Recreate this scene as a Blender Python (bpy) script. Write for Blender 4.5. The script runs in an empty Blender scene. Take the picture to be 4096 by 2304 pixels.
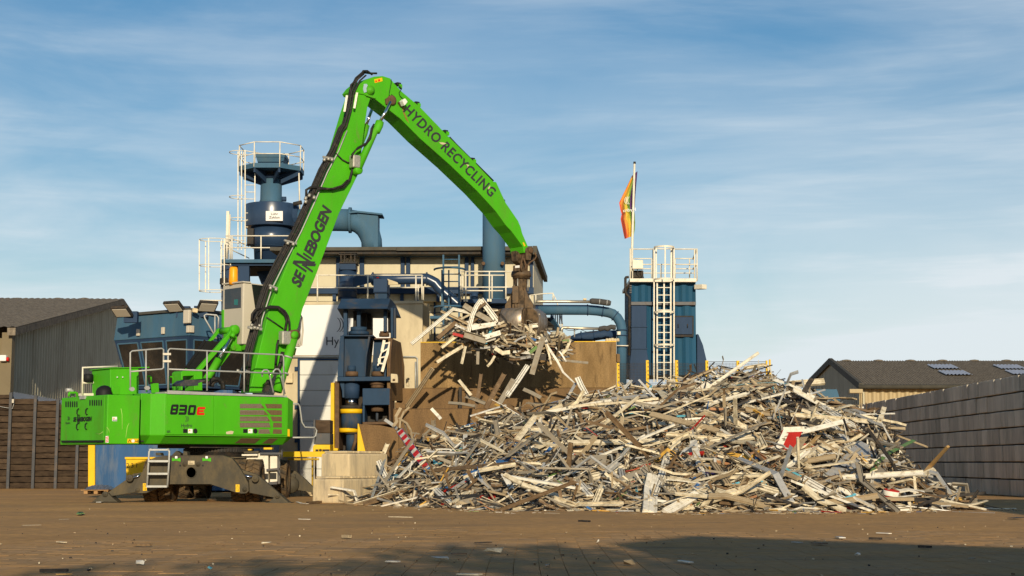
import bpy, bmesh, math, random
from mathutils import Vector, Matrix
R = math.radians
sc = bpy.context.scene
COL = sc.collection
rng = random.Random(11)

# ------------------------------------------------------------------ camera, sky, sun, exposure
F, PX, PY, TH, CH = 6300.0, 2048.0, 1152.0, math.atan(701 / 6300.0), 1.1
cd = bpy.data.cameras.new('camera')
cd.sensor_width = 36.0
cd.lens = F / 4096 * 36
cd.clip_end = 3000
cam = bpy.data.objects.new('camera', cd)
COL.objects.link(cam)
cam.location = (0, 0, CH)
cam.rotation_euler = (math.pi / 2 + TH, 0, 0)
sc.camera = cam

SUN_AZ, SUN_EL = R(7.1), R(16.5)          # sun behind the camera, a little to the right
LD = Vector((-math.sin(SUN_AZ) * math.cos(SUN_EL), math.cos(SUN_AZ) * math.cos(SUN_EL), -math.sin(SUN_EL)))
w = bpy.data.worlds.new('World')
sc.world = w
w.use_nodes = True
nt = w.node_tree
bg = nt.nodes['Background']
sky = nt.nodes.new('ShaderNodeTexSky')
sky.sky_type = 'NISHITA'
sky.sun_disc = False
sky.sun_elevation = SUN_EL
sky.sun_rotation = math.pi - SUN_AZ
sky.air_density = 1.0
sky.dust_density = 0.6
sky.ozone_density = 2.0
hs = nt.nodes.new('ShaderNodeHueSaturation')
hs.inputs['Hue'].default_value = 0.498
hs.inputs['Saturation'].default_value = 1.46
hs.inputs['Value'].default_value = 0.62
nt.links.new(sky.outputs[0], hs.inputs['Color'])
tc = nt.nodes.new('ShaderNodeTexCoord')
def wnoise(scale, loc, det, rough, lo, hi, dist=0.0):
    m = nt.nodes.new('ShaderNodeMapping')
    m.inputs['Scale'].default_value = scale
    m.inputs['Location'].default_value = loc
    m.inputs['Rotation'].default_value = (0, R(4), 0)
    n = nt.nodes.new('ShaderNodeTexNoise')
    n.inputs['Scale'].default_value = 1.0
    n.inputs['Detail'].default_value = det
    n.inputs['Roughness'].default_value = rough
    n.inputs['Distortion'].default_value = dist
    r = nt.nodes.new('ShaderNodeMapRange')
    r.interpolation_type = 'SMOOTHSTEP'
    r.inputs['From Min'].default_value = lo
    r.inputs['From Max'].default_value = hi
    nt.links.new(tc.outputs['Generated'], m.inputs['Vector'])
    nt.links.new(m.outputs[0], n.inputs['Vector'])
    nt.links.new(n.outputs['Fac'], r.inputs['Value'])
    return r.outputs[0]
def wmath(op, a, b):
    n = nt.nodes.new('ShaderNodeMath')
    n.operation = op
    for k, x in enumerate((a, b)):
        if isinstance(x, (int, float)): n.inputs[k].default_value = x
        else: nt.links.new(x, n.inputs[k])
    return n.outputs[0]
c1 = wnoise((2.6, 2.6, 13), (4.2, 0, 1.7), 8, .56, .28, .66, .9)
c2 = wnoise((7, 7, 80), (1.3, 2, .4), 4, .6, .40, .75, .2)
c3 = wnoise((1.8, 1.8, 8), (7.1, 3, 2.2), 3, .5, .32, .70)
cl = wmath('MULTIPLY', c1, wmath('ADD', wmath('MULTIPLY', c2, .34), .62))
cl = wmath('MULTIPLY', cl, wmath('ADD', wmath('MULTIPLY', c3, .70), .42))
# the thin cloud veil thickens towards the horizon, where one looks through more of it
sx = nt.nodes.new('ShaderNodeSeparateXYZ')
nt.links.new(tc.outputs['Generated'], sx.inputs[0])
zz = wmath('MAXIMUM', sx.outputs['Z'], 0.0)
veil = wmath('POWER', 2.718, wmath('MULTIPLY', zz, -6.5))
cl = wmath('ADD', wmath('MULTIPLY', cl, wmath('ADD', wmath('MULTIPLY', veil, 1.9), .20)), wmath('MULTIPLY', wmath('POWER', veil, 1.5), .80))
cl = wmath('MINIMUM', cl, .92)
mx = nt.nodes.new('ShaderNodeMix')
mx.data_type = 'RGBA'
mx.inputs['B'].default_value = (5.3, 5.75, 6.05, 1)
nt.links.new(cl, mx.inputs['Factor'])
nt.links.new(hs.outputs[0], mx.inputs['A'])
nt.links.new(mx.outputs['Result'], bg.inputs['Color'])
bg.inputs['Strength'].default_value = 0.145

sl = bpy.data.lights.new('sun', 'SUN')
sl.energy = 4.7
sl.angle = R(0.53)
sl.color = (1.0, 0.86, 0.63)
so = bpy.data.objects.new('sun', sl)
COL.objects.link(so)
so.rotation_euler = (-LD).to_track_quat('Z', 'Y').to_euler()
so.location = (20, -40, 40)

sc.view_settings.view_transform = 'Standard'
sc.view_settings.look = 'None'
sc.view_settings.exposure = 0.0
sc.view_settings.gamma = 1.0
sc.view_settings.use_curve_mapping = False
try: sc.cycles.max_bounces = 6
except Exception: pass

# ------------------------------------------------------------------ photograph pixels -> points in the place
CT, ST = math.cos(TH), math.sin(TH)
EYE = Vector((0, 0, CH))
Z = Vector((0, 0, 1))
def ray(px, py):
    x, y = (px - PX) / F, (PY - py) / F
    return Vector((x, CT - y * ST, ST + y * CT))
def P(px, py, Y):
    r = ray(px, py)
    return EYE + r * (Y / r.y)
class Pl:
    """a vertical plane; d runs along it (to the right), n away from the camera"""
    def __init__(s, p0, yaw=0):
        s.p0 = Vector(p0)
        s.d = Vector((math.cos(R(yaw)), math.sin(R(yaw)), 0))
        s.n = Vector((-s.d.y, s.d.x, 0))
    def pt(s, px, py, off=0.0):
        r = ray(px, py)
        t = (s.p0 + s.n * off - EYE).dot(s.n) / r.dot(s.n)
        return EYE + r * t
    def pts(s, l, off=0.0): return [s.pt(a, b, off) for a, b in l]
def Flat(Y): return Pl((0, Y, 0), 0)
def zf(x0, y0, k): return lambda x, y: (x0 + k * x, y0 + k * y)
z1 = zf(200, 1350, .4831); z2 = zf(0, 1150, .6211); z3 = zf(800, 500, .5521); z4 = zf(1200, 900, .4831)
z5 = zf(1100, 1350, .4831); z6 = zf(1350, 250, .4487); z7 = zf(2300, 600, .6903); z8 = zf(3000, 1300, .5521)
g4 = zf(500, 1750, .3106); g5 = zf(700, 1000, .4141); g6 = zf(1600, 1150, .3796); g7 = zf(1500, 1550, .3882)
g8 = zf(2300, 1350, .5038); t1 = zf(820, 540, .3588); t2 = zf(1900, 900, .3451); t3 = zf(1250, 950, .3451)
t4 = zf(1300, 1300, .3796); t5 = zf(2100, 1150, .3106); t6 = zf(0, 1500, .3451); t7 = zf(950, 1750, .2135)
t8 = zf(700, 1250, .2415)
def mp(f, l): return [f(*a) for a in l]

# ------------------------------------------------------------------ materials
MATS = {}
def M(name, col, rough=.6, metal=0.0, var=.15, scale=3.0, dirt=None, damt=.45, dscale=1.5, streak=1.0, bump=0.0, bscale=40, soft=.12, spec=.22, fine=0.0, rand=0.0, d2=None):
    m = bpy.data.materials.new(name)
    m.use_nodes = True
    t = m.node_tree
    b = t.nodes['Principled BSDF']
    b.inputs['Roughness'].default_value = rough
    b.inputs['Metallic'].default_value = metal
    b.inputs['Specular IOR Level'].default_value = spec
    co = t.nodes.new('ShaderNodeTexCoord')
    ge = t.nodes.new('ShaderNodeNewGeometry')
    def noise(sc_, det=5, st=1.0, ro=.6):
        mpn = t.nodes.new('ShaderNodeMapping')
        mpn.inputs['Scale'].default_value = (sc_, sc_, sc_ / st)
        n = t.nodes.new('ShaderNodeTexNoise')
        n.inputs['Scale'].default_value = 1
        n.inputs['Detail'].default_value = det
        n.inputs['Roughness'].default_value = ro
        t.links.new(ge.outputs['Position'], mpn.inputs[0])
        t.links.new(mpn.outputs[0], n.inputs['Vector'])
        return n.outputs['Fac']
    def rng_(v, a, b_, c, d):
        r = t.nodes.new('ShaderNodeMapRange')
        for k, x in zip(('From Min', 'From Max', 'To Min', 'To Max'), (a, b_, c, d)): r.inputs[k].default_value = x
        t.links.new(v, r.inputs['Value'])
        return r.outputs[0]
    def mix(f, a, b_, mode='MIX'):
        n = t.nodes.new('ShaderNodeMix')
        n.data_type = 'RGBA'
        n.blend_type = mode
        for k, x in (('Factor', f), ('A', a), ('B', b_)):
            if isinstance(x, (int, float)): n.inputs[k].default_value = x
            elif isinstance(x, tuple): n.inputs[k].default_value = x
            else: t.links.new(x, n.inputs[k])
        return n.outputs['Result']
    c4 = tuple(col) + (1,)
    lo = tuple(max(0, c * (1 - var)) for c in col) + (1,)
    hi = tuple(min(1, c * (1 + var)) for c in col) + (1,)
    c = mix(rng_(noise(scale, 5, streak), .3, .7, 0, 1), lo, hi)
    if fine:
        lo2 = (1 - fine,) * 3 + (1,)
        c = mix(1.0, c, mix(rng_(noise(scale * 14, 3), .3, .7, 0, 1), lo2, (1 + fine,) * 3 + (1,)), 'MULTIPLY')
    if dirt is not None:
        th = 1 - damt
        f = rng_(noise(dscale, 8, streak, .68), th - soft, th + soft, 0, .9)
        c = mix(f, c, tuple(dirt) + (1,))
        rr = t.nodes.new('ShaderNodeMapRange')
        rr.inputs['To Min'].default_value = rough
        rr.inputs['To Max'].default_value = min(1, rough + .3)
        t.links.new(f, rr.inputs['Value'])
        t.links.new(rr.outputs[0], b.inputs['Roughness'])
        if metal:
            r2 = t.nodes.new('ShaderNodeMapRange')
            r2.inputs['To Min'].default_value = metal
            r2.inputs['To Max'].default_value = 0
            t.links.new(f, r2.inputs['Value'])
            t.links.new(r2.outputs[0], b.inputs['Metallic'])
    if d2 is not None:
        mpn = t.nodes.new('ShaderNodeMapping')
        mpn.inputs['Scale'].default_value = d2[2]
        n = t.nodes.new('ShaderNodeTexNoise')
        n.inputs['Scale'].default_value = 1; n.inputs['Detail'].default_value = 9; n.inputs['Roughness'].default_value = .66
        n.inputs['Distortion'].default_value = .6
        t.links.new(ge.outputs['Position'], mpn.inputs[0]); t.links.new(mpn.outputs[0], n.inputs['Vector'])
        c = mix(rng_(n.outputs['Fac'], d2[1], d2[1] + .14, 0, d2[3]), c, tuple(d2[0]) + (1,))
    if rand:
        oi = t.nodes.new('ShaderNodeObjectInfo')
        cmb = t.nodes.new('ShaderNodeCombineColor')
        v = rng_(oi.outputs['Random'], 0, 1, 1 - rand, 1 + rand)
        for k in range(3): t.links.new(v, cmb.inputs[k])
        c = mix(1.0, c, cmb.outputs[0], 'MULTIPLY')
    t.links.new(c, b.inputs['Base Color'])
    if bump:
        bn = t.nodes.new('ShaderNodeBump')
        bn.inputs['Strength'].default_value = bump
        bn.inputs['Distance'].default_value = .02
        t.links.new(noise(bscale, 4), bn.inputs['Height'])
        t.links.new(bn.outputs[0], b.inputs['Normal'])
    MATS[name] = m
    return m
GREEN = M('green_paint', (.062, .37, .006), .55, 0, .10, 1.2, (.085, .27, .018), .36, 1.6, 2.5, .03, 60, d2=((.16, .15, .06), .60, (3.5, 3.5, 1.6), .55))
GREENW = M('green_paint_worn', (.07, .34, .01), .5, 0, .1, 2, (.13, .10, .04), .34, 4, 3)
OLIVE = M('undercarriage_grey', (.060, .051, .034), .65, 0, .2, 2, (.13, .10, .055), .42, 3, 2, .12, 50)
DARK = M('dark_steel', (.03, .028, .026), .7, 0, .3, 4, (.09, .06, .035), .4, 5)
GRAB = M('grab_steel', (.085, .06, .038), .5, .35, .35, 5, (.16, .10, .05), .48, 5, 1, .2, 40)
WORN = M('polished_worn_steel', (.33, .27, .21), .38, .8, .25, 8, (.09, .06, .04), .45, 7, 3, .1, 60)
RUST = M('rust_brown', (.11, .065, .035), .8, 0, .3, 6)
CHROME = M('chrome_rod', (.75, .76, .78), .12, 1, .03)
ZINC = M('zinc_fitting', (.42, .40, .34), .55, .6, .2, 20)
GALV = M('galvanised_steel', (.42, .42, .39), .6, .4, .12, 6, (.30, .25, .17), .3, 6)
RUBBER = M('black_hose_rubber', (.02, .018, .016), .55, 0, .3, 10, (.09, .07, .05), .35, 6)
TYRE = M('dusty_tyre_rubber', (.045, .036, .026), .9, 0, .3, 6, (.19, .12, .055), .5, 4)
BLUE = M('navy_blue_paint', (.022, .046, .094), .55, 0, .14, 1.0, (.035, .055, .09), .42, 1.4, 4, spec=.1)
BLUEG = M('glossy_navy_paint', (.022, .044, .088), .28, 0, .12, 1.0, (.035, .055, .09), .3, 1.4, 4, spec=.5)
BLUEL = M('weathered_blue_paint', (.050, .115, .180), .6, 0, .15, 1.0, (.075, .125, .16), .42, 1.6, 4, spec=.1)
BLUEC = M('blue_cladding_paint', (.017, .075, .140), .65, 0, .12, .8, (.03, .08, .12), .4, 2, 6, spec=.1)
BLUED = M('dusty_press_blue', (.024, .050, .092), .65, 0, .18, 1.5, (.10, .08, .055), .36, 2.2, 3, spec=.1)
BLUEB = M('scuffed_blue_wall', (.025, .085, .20), .6, 0, .2, 1.2, (.16, .18, .20), .38, 2.5, 6)
CONC = M('cream_concrete', (.54, .45, .29), .85, 0, .12, 1.2, (.36, .29, .19), .34, 1.6, 3, .12, 30)
CONCB = M('yard_block_concrete', (.60, .475, .285), .9, 0, .14, 3, (.33, .27, .19), .42, 3, 3.5, .35, 45, d2=((.20, .17, .13), .52, (6, 6, .6), .6))
PANEL = M('pale_wall_panel', (.56, .50, .35), .7, 0, .10, .6, (.42, .38, .26), .34, 1.4, 3)
WHITE = M('white_panel', (.74, .72, .68), .6, 0, .04, .6)
SHUT = M('shutter_white', (.63, .62, .56), .55, 0, .06, .8, (.48, .44, .36), .3, 1.5, 3)
CREAMRAIL = M('cream_rail_paint', (.70, .64, .51), .5, 0, .12, 4, (.40, .30, .17), .3, 6)
YELLOW = M('yellow_paint', (.72, .44, .008), .5, 0, .1, 3, (.30, .17, .03), .3, 4, 2)
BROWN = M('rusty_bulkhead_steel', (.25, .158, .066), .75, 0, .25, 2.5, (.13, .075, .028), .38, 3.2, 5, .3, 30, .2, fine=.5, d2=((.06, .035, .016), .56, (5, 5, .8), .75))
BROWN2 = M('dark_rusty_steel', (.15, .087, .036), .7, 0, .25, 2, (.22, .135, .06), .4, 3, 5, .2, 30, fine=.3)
GLASS = M('dark_glass', (.012, .014, .015), .12, 0, .2, 1, (.06, .045, .03), .42, .7, spec=.6)
SHEDG = M('grey_green_cladding', (.42, .39, .285), .7, 0, .08, .8, (.28, .25, .18), .4, .9, 4)
SHEDT = M('tan_cladding', (.42, .33, .19), .7, 0, .06, 1)
ROOF = M('weathered_fibre_cement', (.16, .13, .095), .9, 0, .25, 2.5, (.30, .25, .18), .40, 5, 1, .2, 30)
ROOFD = M('dark_roofing', (.075, .068, .052), .8, 0, .2, 2)
SHEDP = M('dull_tan_cladding', (.17, .135, .08), .75, 0, .1, 1)
SLEEP = M('old_sleeper_timber', (.048, .031, .019), .9, 0, .35, 3, (.085, .058, .035), .42, 2.5, .35, .5, 35, rand=.3)
STEELB = M('blue_grey_steel_post', (.065, .066, .07), .5, .4, .15, 3, (.16, .11, .07), .35, 3)
WALLC = M('dark_stacked_block_concrete', (.60, .515, .40), .95, 0, .18, 1.4, (.33, .30, .24), .42, 1.3, 4, .3, 25, rand=.16)
WOOD = M('pallet_wood', (.36, .21, .09), .8, 0, .2, 8)
FOIL = M('crumpled_foil', (.5, .48, .46), .3, .9, .3, 20, bump=.8, bscale=30)
BLACK = M('black_print', (.012, .012, .012), .6, 0, .1, spec=.2)
GRAPH = M('graphite_print', (.03, .03, .032), .6, 0, .1, spec=.3)
REDP = M('red_print', (.62, .012, .008), .5, 0, .05)
WHITEP = M('white_print', (.78, .77, .73), .6, 0, .05)
AMBER = M('amber_plastic', (.85, .33, .01), .35, 0, .1)
CABW = M('cab_grey_paint', (.50, .45, .36), .5, 0, .06, 1, (.38, .31, .22), .3, 2, 3)
INSUL = M('silver_pipe_cladding', (.50, .45, .35), .42, .8, .15, 6, (.30, .23, .13), .35, 4)
TARP = M('dark_pipe_insulation', (.065, .062, .058), .9, 0, .2, 6, bump=.6, bscale=18)
RUBM = M('yellowed_plastic', (.62, .50, .30), .6)
EARTH = M('brown_grille_mesh', (.13, .085, .04), .8, 0, .25, 30)

# ------------------------------------------------------------------ mesh builder
class MB:
    def __init__(s): s.v, s.f, s.sm, s.mi = [], [], [], []
    def add(s, vs, fs, smooth=False, m=0):
        o = len(s.v)
        s.v.extend(Vector(a) for a in vs)
        for f in fs:
            s.f.append([i + o for i in f]); s.sm.append(smooth); s.mi.append(m)
        return s
    def prism(s, pts, vec, m=0):
        n = len(pts)
        vec = Vector(vec)
        s.add(list(pts) + [Vector(p) + vec for p in pts],
              [list(range(n)), list(range(2 * n - 1, n - 1, -1))] + [[i, i + n, (i + 1) % n + n, (i + 1) % n] for i in range(n)], False, m)
        return s
    def loft(s, a, b, m=0):
        n = len(a)
        s.add(list(a) + list(b), [list(range(n)), list(range(2 * n - 1, n - 1, -1))] + [[i, i + n, (i + 1) % n + n, (i + 1) % n] for i in range(n)], False, m)
        return s
    def box(s, c, sx, sy, sz, yaw=0, m=0):
        c = Vector(c)
        d = Vector((math.cos(R(yaw)), math.sin(R(yaw)), 0)); n = Vector((-d.y, d.x, 0))
        return s.obox(c, d * sx / 2, n * sy / 2, Z * sz / 2, m)
    def obox(s, c, a, b, e, m=0):
        vs = [c + a * i + b * j + e * k for i in (-1, 1) for j in (-1, 1) for k in (-1, 1)]
        s.add(vs, [[0, 1, 3, 2], [4, 6, 7, 5], [0, 4, 5, 1], [2, 3, 7, 6], [0, 2, 6, 4], [1, 5, 7, 3]], False, m)
        return s
    def bar(s, p, q, w, h, up=None, m=0):
        p, q = Vector(p), Vector(q)
        a = (q - p)
        L = a.length
        a = a / L
        up = Vector(up) if up is not None else (Z if abs(a.z) < .95 else Vector((0, 1, 0)))
        b = a.cross(up).normalized(); e = b.cross(a).normalized()
        return s.obox((p + q) / 2, a * L / 2, b * w / 2, e * h / 2, m)
    def tube(s, pts, r, n=8, caps=True, m=0):
        pts = [Vector(p) for p in pts]
        rs = r if isinstance(r, (list, tuple)) else [r] * len(pts)
        k = len(pts)
        vs, up = [], None
        for i, p in enumerate(pts):
            a = (pts[min(i + 1, k - 1)] - pts[max(i - 1, 0)]).normalized()
            if up is None: up = Z if abs(a.z) < .9 else Vector((0, 1, 0))
            b = a.cross(up).normalized(); e = b.cross(a).normalized(); up = e
            vs += [p + (b * math.cos(2 * math.pi * j / n) + e * math.sin(2 * math.pi * j / n)) * rs[i] for j in range(n)]
        fs = [[i * n + j, i * n + (j + 1) % n, (i + 1) * n + (j + 1) % n, (i + 1) * n + j] for i in range(k - 1) for j in range(n)]
        s.add(vs, fs, True, m)
        if caps:
            o = len(s.v) - len(vs)
            for f in (list(range(o + n - 1, o - 1, -1)), list(range(o + (k - 1) * n, o + k * n))):
                s.f.append(f); s.sm.append(False); s.mi.append(m)
        return s
    def cyl(s, p, q, r, r2=None, n=18, m=0): return s.tube([p, q], [r, r if r2 is None else r2], n, True, m)
    def lathe(s, c, axis, prof, n=24, m=0, smooth=True, a0=0, a1=2 * math.pi):
        c, axis = Vector(c), Vector(axis).normalized()
        up = Vector((1, 0, 0)) if abs(axis.x) < .9 else Vector((0, 1, 0))
        b = axis.cross(up).normalized(); e = b.cross(axis).normalized()
        full = abs(a1 - a0 - 2 * math.pi) < 1e-6
        nn = n if full else n + 1
        vs = [c + axis * h + (b * math.cos(a0 + (a1 - a0) * j / n) + e * math.sin(a0 + (a1 - a0) * j / n)) * r for r, h in prof for j in range(nn)]
        k = len(prof)
        for i in range(k - 1):
            fl = not smooth
            s_ = []
            for j in range(n):
                j2 = (j + 1) % nn
                s_.append([i * nn + j, i * nn + j2, (i + 1) * nn + j2, (i + 1) * nn + j])
            if i == 0: s.add(vs, s_, smooth, m); o = len(s.v) - len(vs)
            else:
                for f in s_:
                    s.f.append([x + o for x in f]); s.sm.append(smooth); s.mi.append(m)
        return s
def part(name, mb, mat, parent=None, org=None, bev=0.0, recalc=True, label=None, kind=None):
    """link one mesh object; vertices are given in world space"""
    if org is None:
        lo = Vector((min(v.x for v in mb.v), min(v.y for v in mb.v), min(v.z for v in mb.v)))
        hi = Vector((max(v.x for v in mb.v), max(v.y for v in mb.v), max(v.z for v in mb.v)))
        org = Vector(((lo.x + hi.x) / 2, (lo.y + hi.y) / 2, lo.z))
    me = bpy.data.meshes.new(name)
    me.from_pydata([v - org for v in mb.v], [], mb.f)
    me.polygons.foreach_set('use_smooth', mb.sm)
    mats = mat if isinstance(mat, (list, tuple)) else [mat]
    for m in mats: me.materials.append(m)
    if len(mats) > 1: me.polygons.foreach_set('material_index', mb.mi)
    if recalc:
        b = bmesh.new(); b.from_mesh(me)
        bmesh.ops.recalc_face_normals(b, faces=b.faces)
        b.to_mesh(me); b.free()
    me.update()
    o = bpy.data.objects.new(name, me)
    COL.objects.link(o)
    o['wo'] = tuple(org)
    if parent is not None:
        o.parent = parent
        o.location = org - Vector(parent['wo'])
    else: o.location = org
    if bev:
        md = o.modifiers.new('bevel', 'BEVEL')
        md.width = bev; md.segments = 2; md.limit_method = 'ANGLE'; md.angle_limit = R(40)
    if label: o['label'] = label
    if kind: o['kind'] = kind
    return o
def thing(name, label, cat, loc, group=None):
    o = bpy.data.objects.new(name, None)
    COL.objects.link(o)
    o.empty_display_size = .3
    o.location = loc
    o['wo'] = tuple(loc); o['label'] = label; o['category'] = cat
    if group: o['group'] = group
    return o
def tag(o, label, cat, group=None):
    o['label'] = label; o['category'] = cat
    if group: o['group'] = group
    return o
def dup(o, parent, shift):
    """copy of a part (mesh shared) with its own children, moved by shift"""
    c = o.copy(); COL.objects.link(c)
    c['wo'] = tuple(Vector(o['wo']) + Vector(shift))
    c.parent = parent
    c.location = Vector(c['wo']) - (Vector(parent['wo']) if parent is not None else Vector())
    for ch in list(o.children):
        dup(ch, c, shift)
    return c
def tubes(parent, name, lines, r, mat, n=7):
    return [part(name, MB().tube(l, r, n), mat, parent) for l in lines]
def plate(parent, name, pl, pix, off, th, mat, bev=0.0, **k):
    """an outline with a real thickness: near face at off, th deep"""
    return part(name, MB().prism(pl.pts(pix, off), pl.n * th), mat, parent, bev=bev, **k)
def text(parent, name, s, O, E, T, mat, th=.004, shear=0.0, bold=0.0, spacing=1.0, nrm=None):
    """lettering: O baseline start, E baseline end, T point above O at cap height"""
    cu = bpy.data.curves.new('t', 'FONT')
    cu.body = s; cu.shear = shear; cu.offset = bold; cu.space_character = spacing
    cu.resolution_u = 3
    to = bpy.data.objects.new('t', cu); COL.objects.link(to)
    dg = bpy.context.evaluated_depsgraph_get()
    me = bpy.data.meshes.new_from_object(to.evaluated_get(dg))
    vs = [v.co.copy() for v in me.vertices]; fs = [list(p.vertices) for p in me.polygons]
    bpy.data.objects.remove(to); bpy.data.curves.remove(cu); bpy.data.meshes.remove(me)
    x0, x1 = min(v.x for v in vs), max(v.x for v in vs)
    O, E, T = Vector(O), Vector(E), Vector(T)
    U, W = (E - O) / (x1 - x0), (T - O) / .69
    nr = (U.cross(W)).normalized()
    if nr.dot(EYE - O) < 0: nr = -nr
    top = [O + U * (v.x - x0) + W * v.y + nr * th for v in vs]
    b = bmesh.new()
    bv = [b.verts.new(p) for p in top]
    for f in fs:
        try: b.faces.new([bv[i] for i in f])
        except ValueError: pass
    r = bmesh.ops.extrude_face_region(b, geom=list(b.faces))
    bmesh.ops.translate(b, verts=[g for g in r['geom'] if isinstance(g, bmesh.types.BMVert)], vec=-nr * th * .9)
    b.verts.index_update()
    mb = MB()
    mb.add([v.co.copy() for v in b.verts], [[v.index for v in f.verts] for f in b.faces])
    b.free()
    return part(name, mb, mat, parent)
def strokes(parent, name, polys, mat, vec):
    mb = MB()
    for p in polys: mb.prism(p, vec)
    return part(name, mb, mat, parent)
def arc(c, r, a0, a1, n): return [(c[0] + r * math.cos(R(a0 + (a1 - a0) * i / n)), c[1] + r * math.sin(R(a0 + (a1 - a0) * i / n))) for i in range(n + 1)]
def emblem(parent, pl, x, y, h, mat, off, flip=1, th=.006):
    """three nested crescents, h pixels high"""
    polys = []
    for k in range(3):
        cx = x + flip * k * h * .17
        o = [(cx + flip * (math.cos(R(a)) * h * .42 - h * .18 + 0), y - math.sin(R(a)) * h * .5) for a in range(-62, 63, 12)]
        i = [(px - flip * h * .055, py) for px, py in reversed(o)]
        polys.append(pl.pts(o + i, off))
    return strokes(parent, 'emblem', polys, mat, pl.n * th)
def corrug(mb, pl, px0, px1, ytop, ybot, period, depth, off=0.0):
    """a ribbed sheet standing on a plane; ytop/ybot give picture heights for a column"""
    a, b = pl.pt(px0, ybot(px0)), pl.pt(px1, ybot(px1))
    L = (b - a).dot(pl.d)
    n = max(2, int(abs(L) / period * 4))
    vs = []
    for i in range(n + 1):
        t = i / n
        # column position along the plane
        q = a + pl.d * (L * t)
        # picture column of q
        v = q - EYE
        dep = v.y * CT + v.z * ST
        px = PX + F * v.x / dep
        rec = depth if (i % 4) in (1, 2) else 0
        top = pl.pt(px, ytop(px)); bot = pl.pt(px, ybot(px))
        o = pl.n * (off + rec)
        vs += [Vector((q.x, q.y, bot.z)) + o, Vector((q.x, q.y, top.z)) + o]
    mb.add(vs, [[2 * i, 2 * i + 2, 2 * i + 3, 2 * i + 1] for i in range(n)])
    return mb
# ------------------------------------------------------------------ ground
from mathutils import noise as mn
def lin(px0, y0, px1, y1): return lambda x: y0 + (y1 - y0) * (x - px0) / (px1 - px0)
PAVX0, PAVX1, PAVY0, PAVY1 = -8.6, 9.5, 12.6, 29.5
GND = M('dirty_yard_surface', (.48, .255, .078), .95, 0, .2, .35, (.35, .20, .08), .50, .22, 1, .5, 22, .2, .3, fine=.3, d2=((.17, .115, .06), .55, (.16, .75, 1), .6))
PAV = M('dirty_paving_stone', (.36, .225, .11), .9, 0, .16, .5, (.48, .255, .078), .52, .9, 1, .35, 30, .2, .3, fine=.25, rand=.10, d2=((.17, .115, .06), .55, (.16, .75, 1), .6))
def dirt_h(x, y):
    fx = min(1, max(0, min(x - PAVX0, PAVX1 - x) / 2)) * min(1, max(0, (PAVY1 - y) / 7))
    n = mn.noise(Vector((x * .35, y * .22, 3.1))) + .5 * mn.noise(Vector((x * 1.3, y * 1.1, 9)))
    # where the paving shows the dirt lies just under the stone faces, elsewhere it covers them
    return .0035 + .017 * n - .006 * fx + (1 - fx) * .014
xs = [-900, -300, -120, -60, -35, -24] + [-18 + .45 * i for i in range(81)] + [22, 30, 60, 120, 300, 900]
ys = [-300, -100, -30, 0, 6] + [10 + .45 * i for i in range(90)] + [54, 60, 70, 90, 140, 300, 900, 2000]
mb = MB()
vs = []
for y in ys:
    for x in xs:
        near = -18 <= x <= 18.1 and 10 <= y <= 50.1
        vs.append((x, y, dirt_h(x, y) if near else .008))
nx = len(xs)
mb.add(vs, [[j * nx + i, j * nx + i + 1, (j + 1) * nx + i + 1, (j + 1) * nx + i] for j in range(len(ys) - 1) for i in range(nx - 1)], True)
ground = part('ground', mb, GND, org=Vector((0, 0, 0)), recalc=False)
ground['kind'] = 'structure'
# paving stones: the nearest three hundred singly, the others as one part
pw, pd = .275, .275
pm = MB().prism([Vector((-pw / 2 + .004, -pd / 2 + .001, 0)), Vector((pw / 2 - .004, -pd / 2 + .001, 0)), Vector((pw / 2 - .004, pd / 2 - .001, 0)), Vector((-pw / 2 + .004, pd / 2 - .001, 0))], (0, 0, -.05))
stones = []
for j in range(int((PAVY1 - PAVY0) / pd)):
    y = PAVY0 + j * pd
    for i in range(int((PAVX1 - PAVX0) / pw)):
        x = PAVX0 + i * pw + .05 * math.sin(y * .3)
        if abs(x) > .336 * y + .5: continue
        stones.append((x, y, rng.uniform(-.0025, .0015), rng.uniform(-.004, .004), rng.uniform(-.006, .006)))
first = None
near_ones = [s for s in stones if abs(s[0]) < .33 * s[1]]
sel = set(near_ones[:300])
rest = MB()
for s in stones:
    x, y, z, ax, ay = s
    if s in sel:
        if first is None:
            o = first = part('paving_stone', pm, PAV, ground, org=Vector((0, 0, 0)))
        else:
            o = first.copy(); COL.objects.link(o)
        o.location = (x, y, z + .002); o.rotation_euler = (ax, ay, 0)
    else:
        c = [Vector((x + a * (pw / 2 - .004), y + b * (pd / 2 - .001), z + .002 + ay * a * pw / 2 * .7 + ax * b * pd / 2 * .7)) for a, b in ((-1, -1), (1, -1), (1, 1), (-1, 1))]
        rest.add(c + [p - Z * .05 for p in c], [[0, 1, 2, 3], [0, 4, 5, 1], [1, 5, 6, 2], [2, 6, 7, 3], [3, 7, 4, 0]])
part('paving_stones', rest, PAV, ground, recalc=False, kind='stuff')

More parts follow.
